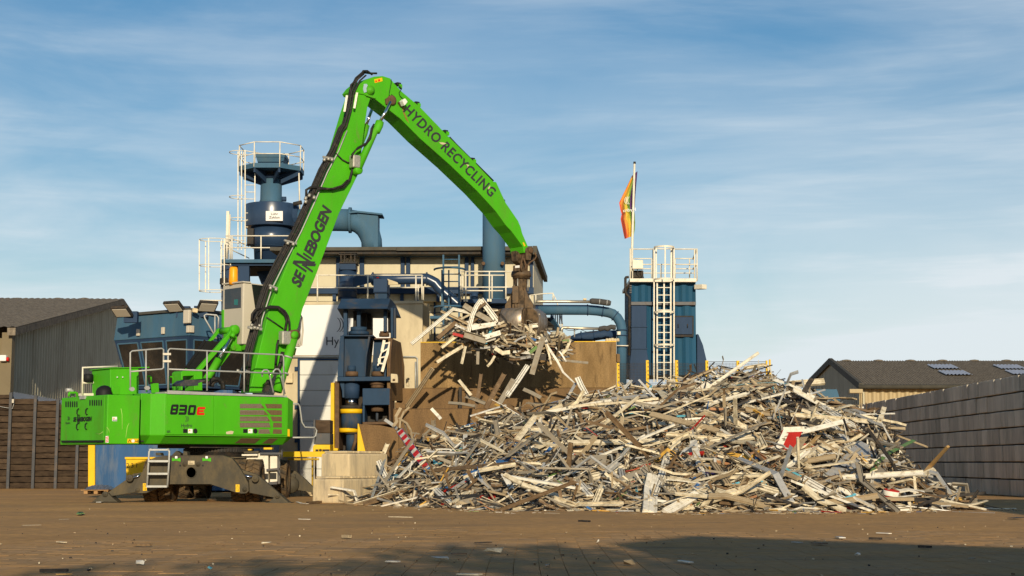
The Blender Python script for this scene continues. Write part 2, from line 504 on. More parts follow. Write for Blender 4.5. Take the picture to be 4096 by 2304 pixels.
# ------------------------------------------------------------------ buildings beyond the frame that throw the long shadows on the yard
def shade_hall(name, label, foot, h, eave=1.0, ridge=.45):
    t = thing(name, label, 'building', (foot[0][0], foot[0][1], 0))
    f = [Vector((x, y, 0)) for x, y in foot]
    # low eave along the left side, rising to the full height further right
    lo = h * eave
    m = [f[0].lerp(f[1], ridge), f[3].lerp(f[2], ridge)]
    part('wall', MB().add([f[0], m[0], f[1], f[2], m[1], f[3]] + [f[0] + Z * lo, m[0] + Z * h, f[1] + Z * h, f[2] + Z * h, m[1] + Z * h, f[3] + Z * lo],
         [[0, 1, 7, 6], [1, 2, 8, 7], [2, 3, 9, 8], [3, 4, 10, 9], [4, 5, 11, 10], [5, 0, 6, 11], [0, 5, 4, 1], [1, 4, 3, 2]]), SHEDT, t)
    part('roof', MB().prism([f[0] + Z * (lo + .01), m[0] + Z * (h + .01), m[1] + Z * (h + .01), f[3] + Z * (lo + .01)], (0, 0, .25)), ROOFD, t)
    part('roof', MB().prism([m[0] + Z * (h + .01), f[1] + Z * (h + .01), f[2] + Z * (h + .01), m[1] + Z * (h + .01)], (0, 0, .25)), ROOFD, t)
shade_hall('warehouse', 'tan warehouse beside the yard, its shadow lying across the near paving', [(4.6, -4.4), (14, -12.6), (16, -22), (7, -15)], 8.8, .86, .20)
def shade_tree(label, x, y, zc_, rx, rz, n):  # crowns added out of view to break up the yard shadow
    t = thing('added_shade_tree', label, 'tree', (x, y, 0), 'added trees behind the camera')
    BARK = MATS.setdefault('bark', M('tree_bark', (.10, .075, .05), .9)); LEAF = MATS.setdefault('leaf', M('tree_leaf', (.07, .10, .03), .7, 0, .3, 3))
    b = MB().tube([Vector((x, y, 0)), Vector((x + .1, y, zc_ * .5)), Vector((x, y + .1, zc_ - rz * .4))], [.28, .2, .1], 9)
    for k in range(7):
        a = k * .9
        b.tube([Vector((x, y, zc_ - rz * .9 + .12 * k)), Vector((x + rx * .45 * math.cos(a), y + rx * .45 * math.sin(a), zc_ - rz * .2)), Vector((x + rx * .85 * math.cos(a), y + rx * .85 * math.sin(a), zc_ + rz * .3 * math.sin(k)))], [.09, .06, .02], 6)
    part('trunk', b, BARK, t)
    c = MB()
    for _ in range(n):
        v = Vector((rng.gauss(0, 1), rng.gauss(0, 1), rng.gauss(0, 1))).normalized() * rng.random() ** .4
        q = Vector((x + v.x * rx, y + v.y * rx, zc_ + v.z * rz))
        if mn.noise(q * .8) < -.12: continue
        a = Vector((rng.gauss(0, 1), rng.gauss(0, 1), rng.gauss(0, 1))).normalized(); e = a.cross(Vector((.3, .5, .8))).normalized()
        s_ = rng.uniform(.12, .28)
        c.add([q - a * s_, q + e * s_ * .6, q + a * s_, q - e * s_ * .6], [[0, 1, 2, 3]])
    part('crown', c, LEAF, t, recalc=False)
shade_tree('unseen broadleaf tree added left of the tan warehouse to dapple the near paving', 3.7, -9.6, 8.2, 2.3, 1.3, 900)
shade_tree('smaller unseen broadleaf tree added further left to dapple the bottom edge', .9, -13.5, 8.4, 2.4, 1.0, 650)
shade_hall('storage_hall', 'tan storage hall before the block wall, shading the yard by the wall', [(13.4, 5.7), (20, 5.7), (20, 24), (14.6, 24)], 6.8)

# ------------------------------------------------------------------ block wall on the right
wl = thing('retaining_wall', 'dark seven course wall of stacked concrete blocks on the right behind the scrap', 'wall', (16.45, 50, 0))
A, B = Vector((16.44, 49.5, 0)), Vector((17.08, 77.5, 0))
ud = (B - A).normalized(); un = Vector((ud.y, -ud.x, 0))
wl['kind'] = 'thing'
ch, bl = .567, .70
part('joint_shade_core', MB().obox((A + B) / 2 + un * .35 + Z * 1.9, (B - A) / 2, un * .1, Z * 1.9), DARK, wl)  # added dark slab, puts shade into the joints between the blocks
bm0 = MB().obox(Vector((0, 0, ch / 2)), ud * (bl / 2 - .012), un * .30, Z * (ch / 2 - .020))
blk = None
for r_ in range(7):
    for i in range(40):
        p = A + ud * (bl * (i + (.5 if r_ % 2 else 0)) + rng.uniform(-.012, .012)) + un * (.30 + rng.uniform(-.03, .03)) + Z * (ch * r_ + rng.uniform(-.004, .004) + .004)
        if blk is None:
            blk = part('concrete_block', bm0, WALLC, wl, org=Vector((0, 0, 0)), bev=.025)
            o = blk
        else:
            o = blk.copy(); COL.objects.link(o)
        o.location = p - Vector(wl['wo'])
        o.rotation_euler = (0, 0, rng.uniform(-.008, .008))

# ------------------------------------------------------------------ sleeper wall on the left
sw = thing('sleeper_wall', 'dark wall of stacked timber sleepers between steel posts on the left', 'wall', P(150, 1955, 69))
S69 = Flat(69.0)
sw['kind'] = 'thing'
tops = [(-75, 1572), (43, 1581), (142, 1591), (232, 1604), (315, 1611), (392, 1617)]
gz = .01
for k in range(len(tops) - 1):
    (xa, ya), (xb, yb) = tops[k], tops[k + 1]
    pa, pb = S69.pt(xa, ya), S69.pt(xb, yb)
    pa.x = S69.pt(xa - 6, 1952).x * .5 + pa.x * .5; pb.x = S69.pt(xb - 6, 1952).x * .5 + pb.x * .5
    zt = min(pa.z, pb.z) + rng.uniform(-.02, .05)
    z = gz
    while z < zt - .08:
        h = min(rng.uniform(.235, .29), zt - z + .03)
        m_ = MB()
        n = 5
        dz = [rng.uniform(-.012, .012) for _ in range(n + 1)]; dz2 = [rng.uniform(-.014, .008) for _ in range(n + 1)]
        yo = rng.uniform(-.03, .03)
        sec = []
        for i in range(n + 1):
            x = pa.x + .06 + (pb.x - pa.x - .12) * i / n
            sec.append([Vector((x, 69 + yo, z + dz[i] + .012)), Vector((x, 69 + yo, z + h + dz2[i] - .012)), Vector((x, 69.2, z + h + dz2[i] - .012)), Vector((x, 69.2, z + dz[i] + .012))])
        for i in range(n):
            m_.add(sec[i] + sec[i + 1], [[0, 1, 5, 4], [1, 2, 6, 5], [2, 3, 7, 6], [3, 0, 4, 7]])
        m_.add(sec[0], [[0, 1, 2, 3]]); m_.add(sec[-1], [[3, 2, 1, 0]])
        part('sleeper', m_, SLEEP, sw, bev=.012)
        z += h
    if k < len(tops) - 2:
        part('post', MB().bar((pb.x, 68.92, 0), (pb.x, 68.92, pb.z + .12), .13, .12, up=(0, 1, 0)), STEELB, sw, bev=.01)
    part('gap_shade_board', MB().box(((pa.x + pb.x) / 2, 69.28, (zt - .06) / 2), pb.x - pa.x, .06, zt - .06), DARK, sw)  # dark sheet, paints the shade seen in the gaps between sleepers
p = S69.pt(58, 1605)
part('junction_box', MB().box(p + Vector((0, -.2, 0)), .09, .08, .17), CABW, sw, bev=.01)
tubes(sw, 'cable', [[S69.pt(-30, 1620, -.12), S69.pt(20, 1630, -.12), S69.pt(50, 1634, -.12), S69.pt(57, 1610, -.12)]], .014, GALV)

# ------------------------------------------------------------------ shed on the left
p0 = P(28, 1570, 78)
GP = Pl(p0, 94)
E0, AP = GP.pt(31, 1306), GP.pt(466, 1196)
E1 = Vector((2 * AP.x - E0.x, 2 * AP.y - E0.y, E0.z))
sd = thing('left_shed'.replace('left_', 'gabled_'), 'large grey green clad gabled shed behind the sleeper wall', 'shed', (E0.x, E0.y, 0))
yt = lambda x: 1306 + (1196 - 1306) * (x - 31) / (466 - 31) + 4 if x < 466 else 1200 + (x - 466) * .82
yb_ = lambda x: 1562 + (1600 - 1562) * (x - 25) / (240 - 25)
part('gable_cladding', corrug(MB(), GP, 28, 600, yt, yb_, .62, .10), SHEDG, sd, recalc=False)
part('base_wall', MB().prism([GP.pt(26, yb_(26) + 1, .05), GP.pt(600, yb_(600) + 1, .05), GP.pt(600, yb_(600) + 1, .05) * 1 - Z * 6, GP.pt(26, yb_(26) + 1, .05) - Z * 6], GP.n * .3), WHITE, sd)
part('corner_post', MB().box((E0.x, E0.y + .2, (E0.z - .3) / 2), .5, .5, E0.z - .3), SHEDP, sd)
part('front_wall', MB().prism([Vector((E0.x - .3, E0.y + 1.0, 0)), Vector((E0.x - 30, E0.y - 1, 0)), Vector((E0.x - 30, E0.y - 1, E0.z - .5)), Vector((E0.x - .3, E0.y + 1.0, E0.z - .5))], (0, .3, 0)), SHEDP, sd)
ov = -GP.n * .5
for (a, b, nm) in ((E0 - (AP - E0).normalized() * .5, AP, 'roof'), (AP, E1, 'roof')):
    m_ = MB(); n = 150
    dirn = GP.n * 60
    # corrugated roof sheets running from ridge to eave
    vs = []
    for i in range(n * 4 + 1):
        q = ov + dirn * (i / (n * 4)); up = Z * (.04 if i % 4 in (1, 2) else 0)
        vs += [a + q + up, b + q + up]
    m_.add(vs, [[2 * i, 2 * i + 1, 2 * i + 3, 2 * i + 2] for i in range(n * 4)])
    m_.prism([a + ov - Z * .03, b + ov - Z * .03, b + ov - Z * .40, a + ov - Z * .40], GP.n * .4)
    part(nm, m_, ROOF, sd, recalc=False)
for x in (53, 215, 322):
    q = Flat(AP.y - 1).pt(x, 1196)
    part('ridge_vent', MB().lathe(Vector((q.x, AP.y, AP.z - .1)), (0, 0, 1), [(.5, 0), (.4, .12), (.15, .18), (0, .18)], 10), ROOF, sd)
q = P(8, 1433, 77.5)
part('wall_lamp', MB().box(q, .5, .35, .3), WHITE, sd, bev=.04)
part('lamp_lens', MB().cyl(q + Vector((.26, -.05, -.05)), q + Vector((.36, -.05, -.05)), .1), REDP, sd)

# ------------------------------------------------------------------ shed on the right
sr = thing('gabled_shed', 'dark roofed shed with tan ribbed front wall behind the block wall', 'shed', P(3440, 1850, 110))
YR = 108.0
fl = Flat(YR)
eL, eR = fl.pt(3443, 1540), fl.pt(4200, 1540)
rg = Flat(YR + 13)
rL, rR = rg.pt(3326, 1444), rg.pt(4300, 1450)
rL = Vector((eL.x - .8, rL.y, rL.z)); 
bk = Vector((eL.x - 1.6, YR + 26, eL.z))
# the gable recedes to the left: keep the ridge point where the photograph has it
rL = P(3326, 1444, YR + 13); bk = P(3222, 1545, YR + 27)
gd = (bk - eL); 
m_ = MB()
vs = []
n = 300
for i in range(n * 4 + 1):
    t = i / (n * 4)
    a = eL.lerp(Vector((eL.x + 60, eL.y, eL.z)), t); up = Z * (.045 if i % 4 in (1, 2) else 0)
    b = Vector((rL.x + (60) * t, rL.y, rL.z))
    vs += [a + up - Vector((0, .4, .12)), b + up]
m_.add(vs, [[2 * i, 2 * i + 2, 2 * i + 3, 2 * i + 1] for i in range(n * 4)])
part('roof', m_, ROOFD if False else ROOF, sr, recalc=False)
part('far_roof', MB().prism([rL, Vector((rL.x + 60, rL.y, rL.z)), Vector((bk.x + 60, bk.y, bk.z)), bk], (0, 0, -.2)), ROOF, sr)
gb = MB()
nseg = 34
for i in range(nseg * 2):
    t0, t1_ = i / (nseg * 2), (i + 1) / (nseg * 2)
    def gp(t):
        q = eL.lerp(rL, t * 2) if t < .5 else rL.lerp(bk, t * 2 - 1)
        return q
    a, b = gp(t0), gp(t1_)
    o_ = Vector((-.02, 0, 0)) if i % 2 else Vector((0, 0, 0))
    gb.add([Vector((a.x, a.y, 0)) + o_, Vector((b.x, b.y, 0)) + o_, b + o_ - Z * .1, a + o_ - Z * .1], [[0, 1, 2, 3]])
part('gable_cladding', gb, SHEDG, sr, recalc=False)
gin = gd.cross(Z).normalized() * .12
if gin.x < 0: gin = -gin
part('gable_wall', MB().prism([Vector((eL.x, eL.y, 0)) + gin, Vector((bk.x, bk.y, 0)) + gin, bk + gin, rL + gin - Z * .1, eL + gin], gin), SHEDG, sr)
part('verge_board', MB().prism([eL + Vector((-.2, -.4, -.35)), rL + Vector((-.2, 0, -.25)), rL + Vector((-.2, 0, .22)), eL + Vector((-.2, -.4, .12))], (.25, 0, 0)), ROOFD, sr)
part('verge_board', MB().prism([bk + Vector((-.2, .2, -.35)), rL + Vector((-.2, 0, -.25)), rL + Vector((-.2, 0, .22)), bk + Vector((-.2, .2, .12))], (.25, 0, 0)), ROOFD, sr)
part('front_cladding', corrug(MB(), Pl((eL.x, YR, 0), 0), 3443, 4220, lambda x: 1543, lambda x: 1850, .56, .14), SHEDT, sr, recalc=False)
part('gutter', MB().tube([eL + Vector((-.3, -.55, -.15)), eL + Vector((55, -.55, -.15))], .16), ROOFD, sr)
part('floodlight', MB().box(eL + Vector((-.5, -.6, -.45)), .9, .5, .28), SHEDT, sr, bev=.03)
for cx_, cy_ in ((3775, 1474), (3822, 1499), (4041, 1475), (4090, 1497)):
    q = eL + (rL - eL) * ((1540 - cy_) / 96)
    q = Vector((P(cx_, cy_, q.y).x, q.y, q.z + .10))
    sl_ = (rL - eL); sl_.x = 0; sl_.normalize()
    m_ = MB(); vs = []
    for i in range(29):
        up = Z * (.06 if i % 4 in (1, 2) else 0)
        vs += [q + Vector((-.95 + 1.9 * i / 28, 0, 0)) + up - sl_ * 1.1, q + Vector((-.95 + 1.9 * i / 28, 0, 0)) + up + sl_ * 1.1]
    m_.add(vs, [[2 * i, 2 * i + 2, 2 * i + 3, 2 * i + 1] for i in range(28)])
    part('skylight', m_, MATS.setdefault('skylight', M('translucent_skylight_sheet', (.42, .44, .50), .4, 0, .1)), sr, recalc=False)
for i in range(6):
    q = P(3385 + 128 * i, 1444, rL.y)
    part('ridge_vent', MB().lathe(Vector((q.x, rL.y, rL.z - .02)), (0, 0, 1), [(.45, 0), (.35, .09), (.1, .13), (0, .13)], 8), ROOF, sr)
ps = thing('metal_hut', 'low blue grey sheet metal hut between scrap heap and right shed', 'hut', P(3300, 1850, 92))
fl92 = Flat(92.0)
part('roof', MB().prism(fl92.pts(mp(z8, [(370, 465), (630, 466), (655, 548), (350, 550)])), (0, .2, .0)), BLUEL, ps)
part('wall', MB().prism(fl92.pts(mp(z8, [(360, 551), (650, 549), (650, 980), (360, 980)]), .1), (0, 3, 0)), BLUEL, ps)

# ------------------------------------------------------------------ control cabin on its blue base
cb = thing('control_cabin', 'blue control cabin with slanted dark windows and roof floodlights behind the excavator', 'cabin', P(759, 1900, 58))
C0 = P(759, 1243, 58.0)
LP_ = Pl((C0.x, C0.y, 0), -36); RP_ = Pl((C0.x, C0.y, 0), 54)
Lend = LP_.pt(456, 1271)
uL = Vector((Lend.x - C0.x, Lend.y - C0.y, 0)); LL = uL.length; uL.normalize()
uR = RP_.d.copy(); LR = 4.6
ztop, zmid, zbot = C0.z, LP_.pt(759, 1342).z, LP_.pt(750, 1545).z
def cabp(a, b, z, ins=0.0):
    """a along the left face, b along the right face, set in by ins"""
    return Vector((C0.x, C0.y, 0)) + uL * (a * (LL - 2 * ins) + ins) + uR * (b * (LR - 2 * ins) + ins) + Z * z
def ringp(z, ins): return [cabp(0, 0, z, ins), cabp(1, 0, z, ins), cabp(1, 1, z, ins), cabp(0, 1, z, ins)]
part('upper_wall', MB().loft(ringp(zmid, 0), ringp(ztop, .08)), BLUEL, cb, bev=.03)
part('roof', MB().loft(ringp(ztop + .004, -.02), ringp(ztop + .12, .1)), ROOFD, cb)
part('window_band', MB().loft(ringp(zbot, .42), ringp(zmid - .004, .03)), BLUE, cb)
def face_pt(side, a, t, out):
    ins = .03 + .39 * t
    z = zmid - .004 + (zbot - zmid) * t
    q = cabp(a, 0, z, ins) if side == 'l' else cabp(0, a, z, ins)
    return q + (-uR if side == 'l' else -uL) * out
for side, cuts in (('l', ((.03, .30), (.345, .645), (.69, .965))), ('r', ((.05, .34), (.38, .66), (.70, .95)))):
    for a, b in cuts:
        g_ = [face_pt(side, a, .07, .012), face_pt(side, b, .07, .012), face_pt(side, b, .93, .012), face_pt(side, a, .93, .012)]
        pane = part('window', MB().prism(g_, (uR if side == 'l' else uL) * .03), GLASS, cb)
        for k in range(4):
            p_, q_ = g_[k], g_[(k + 1) % 4]
            part('frame_strip', MB().bar(p_, q_, .05, .03, up=(-uR if side == 'l' else -uL)), BLUEL, pane)
for x, y, l in ((890, 290, 0), (1050, 278, 0), (1212, 268, 0)):
    part('cover_plate', MB().box(LP_.pt(*z2(x, y), -.05), .16, .08, .26, -36), CABW, cb, bev=.02)
part('cover_plate', MB().box(RP_.pt(*z2(1236, 268), -.05), .18, .08, .26, 54), CABW, cb, bev=.02)
part('junction_box', MB().box(LP_.pt(*z2(1206, 188), -.1), .32, .14, .5, -36), CABW, cb, bev=.03)
for x, y, a in ((785, 155, -20), (1122, 122, -25), (1335, 120, 30)):
    q = P(*z2(x, y), 58.3)
    m_ = MB()
    rx = Vector((math.cos(R(a)), math.sin(R(a)), 0)); ry = Vector((-rx.y, rx.x, 0))
    tl = (ry * .75 + Z * (.55 if a > 0 else -.55) * (1 if a < 0 else -1)).normalized()
    m_.obox(q, rx * .36, tl * .26, rx.cross(tl) * .06)
    fl_ = part('floodlight', m_, DARK, cb, bev=.02)
    part('lens', MB().obox(q - rx.cross(tl) * .07 * (1 if rx.cross(tl).z > 0 else -1), rx * .3, tl * .2, rx.cross(tl) * .012), CABW, fl_)
    part('bracket', MB().box(q + Vector((.28 if a < 0 else -.28, .3, -.18)), .5, .25, .42), BLUE, fl_)
part('camera', MB().bar(P(*z2(1240, 145), 57.8), P(*z2(1270, 152), 57.9), .16, .16), RUBM, cb, bev=.02)
b60 = Flat(60.0)
plate(cb, 'base_wall', b60, [(380, 1560), (930, 1560), (930, 1690), (1038, 1690), (1038, 1962), (380, 1962)], 0, 5, BLUEB)
plate(cb, 'corner_post', b60, [(352, 1700), (379, 1700), (379, 1962), (352, 1962)], -.12, .3, YELLOW, .015)
tubes(cb, 'handrail', [[P(*a, 57.2) for a in mp(z2, [(1395, 330), (1320, 200), (1315, 180), (1330, 172), (1395, 178), (1408, 195), (1405, 260)])], [P(*a, 57.2) for a in mp(z2, [(1384, 175), (1384, 330)])]], .03, GALV)

# ------------------------------------------------------------------ steel bin, pallet
bn = thing('steel_bin', 'yellow steel bin numbered 231 half hidden behind the excavator stabiliser', 'bin', P(560, 1955, 57))
b57 = Flat(56.0)
plate(bn, 'shell', b57, [(503, 1836), (660, 1836), (640, 1950), (505, 1950)], 0, 1.6, YELLOW, .02)
plate(bn, 'rim', b57, [(499, 1828), (665, 1828), (665, 1837), (499, 1837)], -.06, 1.72, YELLOW, .01)
text(bn, 'number_print', '231', b57.pt(506, 1870, -.004), b57.pt(548, 1870, -.004), b57.pt(506, 1852.5, -.004), BLACK, spacing=1.35)
plt_ = thing('pallet', 'small wooden pallet on the ground by the yellow corner post', 'pallet', P(390, 1974, 57.4))
for i in range(3):
    for k in range(3):
        part('block', MB().box(P(356 + 40 * i, 1970, 56.6 + .5 * k) * Vector((1, 1, 0)) if False else Vector((P(356 + 40 * i, 1970, 56.9).x, 56.5 + .45 * k, .075)), .14, .12, .12), WOOD, plt_, bev=.01)
for k in range(5):
    c_ = P(396, 1965, 57)
    part('plank', MB().box((c_.x, 56.45 + .24 * k, .15), .98, .14, .025), WOOD, plt_)
fb = MB()
c_ = P(402, 1955, 57)
nu, nv = 22, 10
vs = []
for j in range(nv + 1):
    for i in range(nu + 1):
        x = -.5 + i / nu; y = -.45 + .9 * j / nv
        e_ = max(0, (1 - (abs(x) * 2) ** 4) * (1 - (abs(y) / .45) ** 4))
        vs.append(Vector((c_.x + x * .95, 56.95 + y, .17 + e_ * .15 + .05 * e_ * mn.noise(Vector((x * 9, y * 9, 0))))))
fb.add(vs, [[j * (nu + 1) + i, j * (nu + 1) + i + 1, (j + 1) * (nu + 1) + i + 1, (j + 1) * (nu + 1) + i] for j in range(nv) for i in range(nu)])
tag(part('foil_bundle', fb, FOIL, recalc=False), 'crumpled silver foil bundle lying on the small pallet', 'bundle')
# ------------------------------------------------------------------ main hall
YB, YU = 66.0, 69.0
hb, hu = Flat(YB), Flat(YU)
ml = thing('melting_hall', 'cream concrete industrial hall with blue steel framing and a flat dark roof', 'building', P(1500, 1958, YB))
plate(ml, 'concrete_wall', hb, [(1010, 1223), (1690, 1215), (1690, 1962), (1010, 1962)], 0, 9, CONC)
plate(ml, 'wall_coping', hb, [(1010, 1209), (1692, 1203), (1692, 1214), (1010, 1222)], -.06, .5, CONC, .015)
plate(ml, 'white_panel', hb, [(1160, 1216), (1560, 1216), (1560, 1421), (1160, 1421)], -.04, .036, WHITE)
plate(ml, 'cladding_strip', hb, [(1693, 1212), (1716, 1216), (1716, 1600), (1693, 1600)], .6, .5, SHEDT)
emblem(ml, hb, *t3(285, 1010), 186 * .3451, GRAPH, -.05)
text(ml, 'wall_lettering', 'Hydro', hb.pt(*t3(160, 1248), -.05), hb.pt(*t3(500, 1248), -.05), hb.pt(*t3(160, 1150), -.05), GRAPH)
tubes(ml, 'conduit', [[hb.pt(*a, -.1) for a in mp(t3, [(-320, 1385), (300, 1385)])], [hb.pt(*a, -.1) for a in mp(t3, [(1040, 1383), (1195, 1383), (1215, 1400), (1218, 1760)])], [hb.pt(*a, -.1) for a in mp(t3, [(1195, 1440), (1195, 1760)])]], .035, GALV)
# roller shutter with its panels
fr = [(1190, 1434), (1352, 1434), (1352, 1440), (1198, 1440), (1198, 1800), (1190, 1800)]
sh = thing('shutter_door', 'white panelled shutter door in a navy frame on the cream hall', 'door', hb.pt(1270, 1958, -.1))
sh['kind'] = 'thing'
sh_y = [1441, 1500, 1562, 1624, 1685, 1748, 1812, 1876, 1940]
for a, b in zip(sh_y[:-1], sh_y[1:]):
    plate(sh, 'door_panel', hb, [(1199, a + .7), (1400, a + .7), (1400, b - .7), (1199, b - .7)], -.10, .08, SHUT, .02)
plate(sh, 'door_frame', hb, [(1190, 1434), (1408, 1434), (1408, 1440), (1198, 1440), (1198, 1950), (1190, 1950)], -.14, .13, BLUE, .01)
for y in (1475, 1628, 1762):
    plate(sh, 'frame_bracket', hb, [(1178, y - 8), (1189, y - 8), (1189, y + 8), (1178, y + 8)], -.10, .09, BLUE)
plate(ml, 'electric_box', hb, [(1143, 1490), (1171, 1490), (1171, 1532), (1143, 1532)], -.2, .19, RUBM, .03)
# upper storey
cols = [(1165, 1172), (1345, 1359), (1439, 1456), (1603, 1618), (1625, 1640), (1859, 1874), (1884, 1896), (2120, 2132)]
plate(ml, 'upper_wall', hu, [(1160, 1020), (2128, 1020), (2128, 1205), (1160, 1205)], .12, 10, PANEL)
for (a, b), (c, d) in zip(cols[:-1], cols[1:]):
    if c - b > 12:
        plate(ml, 'wall_panel', hu, [(b + 1, 1036), (c - 1, 1036), (c - 1, 1148), (b + 1, 1148)], .02, .09, PANEL, .015)
for a, b in cols:
    plate(ml, 'column', hu, [(a, 1012), (b, 1012), (b, 1148), (a, 1148)], -.12, .22, BLUE)
plate(ml, 'top_beam', hu, [(1160, 1019), (2135, 1019), (2135, 1027), (1160, 1027)], -.3, .16, BLUEL)
plate(ml, 'lower_beam', hu, [(1160, 1149), (2135, 1149), (2135, 1174), (1160, 1174)], -.2, .3, BLUE)
for x in (1330, 1408, 1600, 1660, 1745, 1810, 1880, 1990, 2095):
    plate(ml, 'stub_post', hu, [(x, 1175), (x + 14, 1175), (x + 14, 1206), (x, 1206)], -.1, .2, BLUE)
for x in (1338, 1452, 1600, 1640, 1856, 1894):
    plate(ml, 'bracket', hu, [(x, 1004), (x + 6, 1004), (x + 6, 1030), (x, 1030)], -.42, .1, BLUEL)
for k, (a, b, dy) in enumerate(((1095, 1585, 2), (1585.5, 1930, 0), (1930.5, 2130, -1))):
    plate(ml, 'fascia', hu, [(a, 987 + dy), (b, 985 + dy), (b, 1001), (a, 1003)], -1.2 - .015 * k, .08, ROOFD, .01)
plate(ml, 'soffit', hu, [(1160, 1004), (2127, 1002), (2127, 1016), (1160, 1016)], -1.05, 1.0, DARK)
tr = hu.pt(2129, 985, -1.2)
rf = MB().prism([Vector((hu.pt(1095, 985).x, YU - 1.1, tr.z - .02)), Vector((tr.x, YU - 1.1, tr.z - .02)), P(2176, 1108, 81.5), Vector((hu.pt(1095, 985).x, 81.5, P(2176, 1108, 81.5).z))], (0, 0, -.15))
part('roof', rf, ROOFD, ml)
SP = Pl((hu.pt(2132, 1100).x, YU, 0), math.degrees(math.atan2(12, P(2172, 1200, 81).x - hu.pt(2132, 1100).x)))
corn = hu.pt(2134, 1040)
fr_ = P(2172, 1200, 81.2)
part('side_wall', MB().prism([Vector((corn.x, YU, corn.z - 3)), Vector((fr_.x, 81.2, corn.z - 3)), Vector((fr_.x, 81.2, P(2172, 1116, 81.2).z)), Vector((corn.x, YU, hu.pt(2130, 1003).z))], (-.2, .02, 0)), PANEL, ml)
part('verge_board', MB().prism([tr + Vector((.02, 0, -.35)), P(2176, 1128, 81.5), P(2176, 1106, 81.5), tr + Vector((.02, 0, .02))], (.18, 0, 0)), ROOFD, ml)
# recessed wall behind the walkway
rw = Flat(69.6)
plate(ml, 'recessed_wall', rw, [(1700, 1170), (2085, 1170), (2085, 1900), (1700, 1900)], 0, 6, PANEL)
for x in (1728, 1733): pass
plate(ml, 'drain_pipe', rw, [(1735, 1176), (1742, 1176), (1742, 1360), (1735, 1360)], -.15, .12, BLUE)
for y in (1222, 1248):
    plate(ml, 'cable_tray', rw, [(1716, y), (1770, y), (1770, y + 2), (1716, y + 2)], -.1, .05, BLUE)
# railing on the wall coping
def frame_rail(parent, Y, posts, rails, r, mat, off=0):
    pl = Flat(Y)
    for a, b in posts: part('rail_post', MB().tube([pl.pt(*a, off), pl.pt(*b, off)], r * 1.15, 7), mat, parent)
    for l in rails: part('hand_rail', MB().tube([pl.pt(*a, off) for a in l], r, 7), mat, parent)
frame_rail(ml, YB + .25, [(t3(57, 440), t3(57, 755)), (t3(642, 440), t3(640, 720)), (t3(1198, 440), t3(1200, 760)), (t3(1225, 545), t3(1225, 720))],
           [mp(t3, [(-350, 436), (57, 437), (642, 437), (1265, 437)]), mp(t3, [(-350, 582), (57, 581), (1250, 580)])], .029, CREAMRAIL)
tubes(ml, 'hand_rail', [[hb.pt(*t3(1265, 437), .25), hb.pt(*t3(1290, 455), 1.5)]], .029, CREAMRAIL)
tubes(ml, 'rail_post', [[hb.pt(*t3(1268, 450), .3), hb.pt(*t3(1268, 725), .3)], [hb.pt(*t3(1286, 455), 1.5), hb.pt(*t3(1284, 725), 1.5)]], .033, CREAMRAIL)

# ------------------------------------------------------------------ dust duct with silencer on the hall roof
du = thing('extraction_duct', 'navy extraction duct running from a square topped vertical unit along the hall', 'duct', hb.pt(1390, 1200, 1.2))
D = Flat(YB + 1.3)
def cylpx(mb, pl, px, y0, y1, rpx, n=24, rpx2=None):
    a, b = pl.pt(px, y0), pl.pt(px, y1)
    r = (pl.pt(px + rpx, y0) - a).length
    r2 = r if rpx2 is None else (pl.pt(px + rpx2, y1) - b).length
    return mb.lathe((a.x, a.y, 0), (0, 0, 1), [(0, a.z), (r, a.z), (r2, b.z), (0, b.z)], n)
part('vertical_drum', cylpx(MB(), D, 1390, 1200, 1080, 37), BLUEG, du, bev=0)
for y in (1165, 1195):
    part('flange', cylpx(MB(), D, 1390, y + 3, y - 1, 39), BLUE, du)
plate(du, 'square_neck', D, mp(t3, [(318, 300), (500, 300), (500, 372), (318, 372)]), -.45, .9, BLUE, .015)
plate(du, 'neck_flange', D, mp(t3, [(310, 284), (512, 284), (512, 299), (310, 299)]), -.5, 1.0, DARK)
for x in (330, 372, 405, 445, 490):
    plate(du, 'cage_bar', D, mp(t3, [(x - 7, 180), (x + 7, 180), (x + 7, 283), (x - 7, 283)]), -.4 if x != 405 else -.1, .12, DARK)
for y in (168, 188):
    plate(du, 'cage_top', D, mp(t3, [(305, y), (505, y), (505, y + 12), (305, y + 12)]), -.45, .9, DARK)
m_ = MB()
a = [D.pt(*t3(425, 415), -.3), D.pt(*t3(425, 590), -.3), D.pt(*t3(425, 590), .4), D.pt(*t3(425, 415), .4)]
b = [D.pt(*t3(690, 440), -.3), D.pt(*t3(690, 520), -.3), D.pt(*t3(690, 520), .4), D.pt(*t3(690, 440), .4)]
part('transition', m_.loft(a, b), BLUED, du, bev=.02)
pth = [D.pt(*a) for a in mp(t3, [(680, 482), (1000, 482), (1330, 478)])] + [D.pt(*a) for a in mp(z4, [(1085, 462), (1120, 480), (1150, 520), (1300, 650), (1330, 700)])]
part('round_duct', MB().tube(pth, .235, 16), BLUEG, du)
for x in (700, 1325):
    q = D.pt(*t3(x, 480))
    part('flange', MB().cyl(q - Vector((.03, 0, 0)), q + Vector((.03, 0, 0)), .29), BLUE, du)
plate(du, 'red_sticker', D, mp(t3, [(740, 458), (770, 458), (770, 472), (740, 472)]), -.3, .02, REDP)

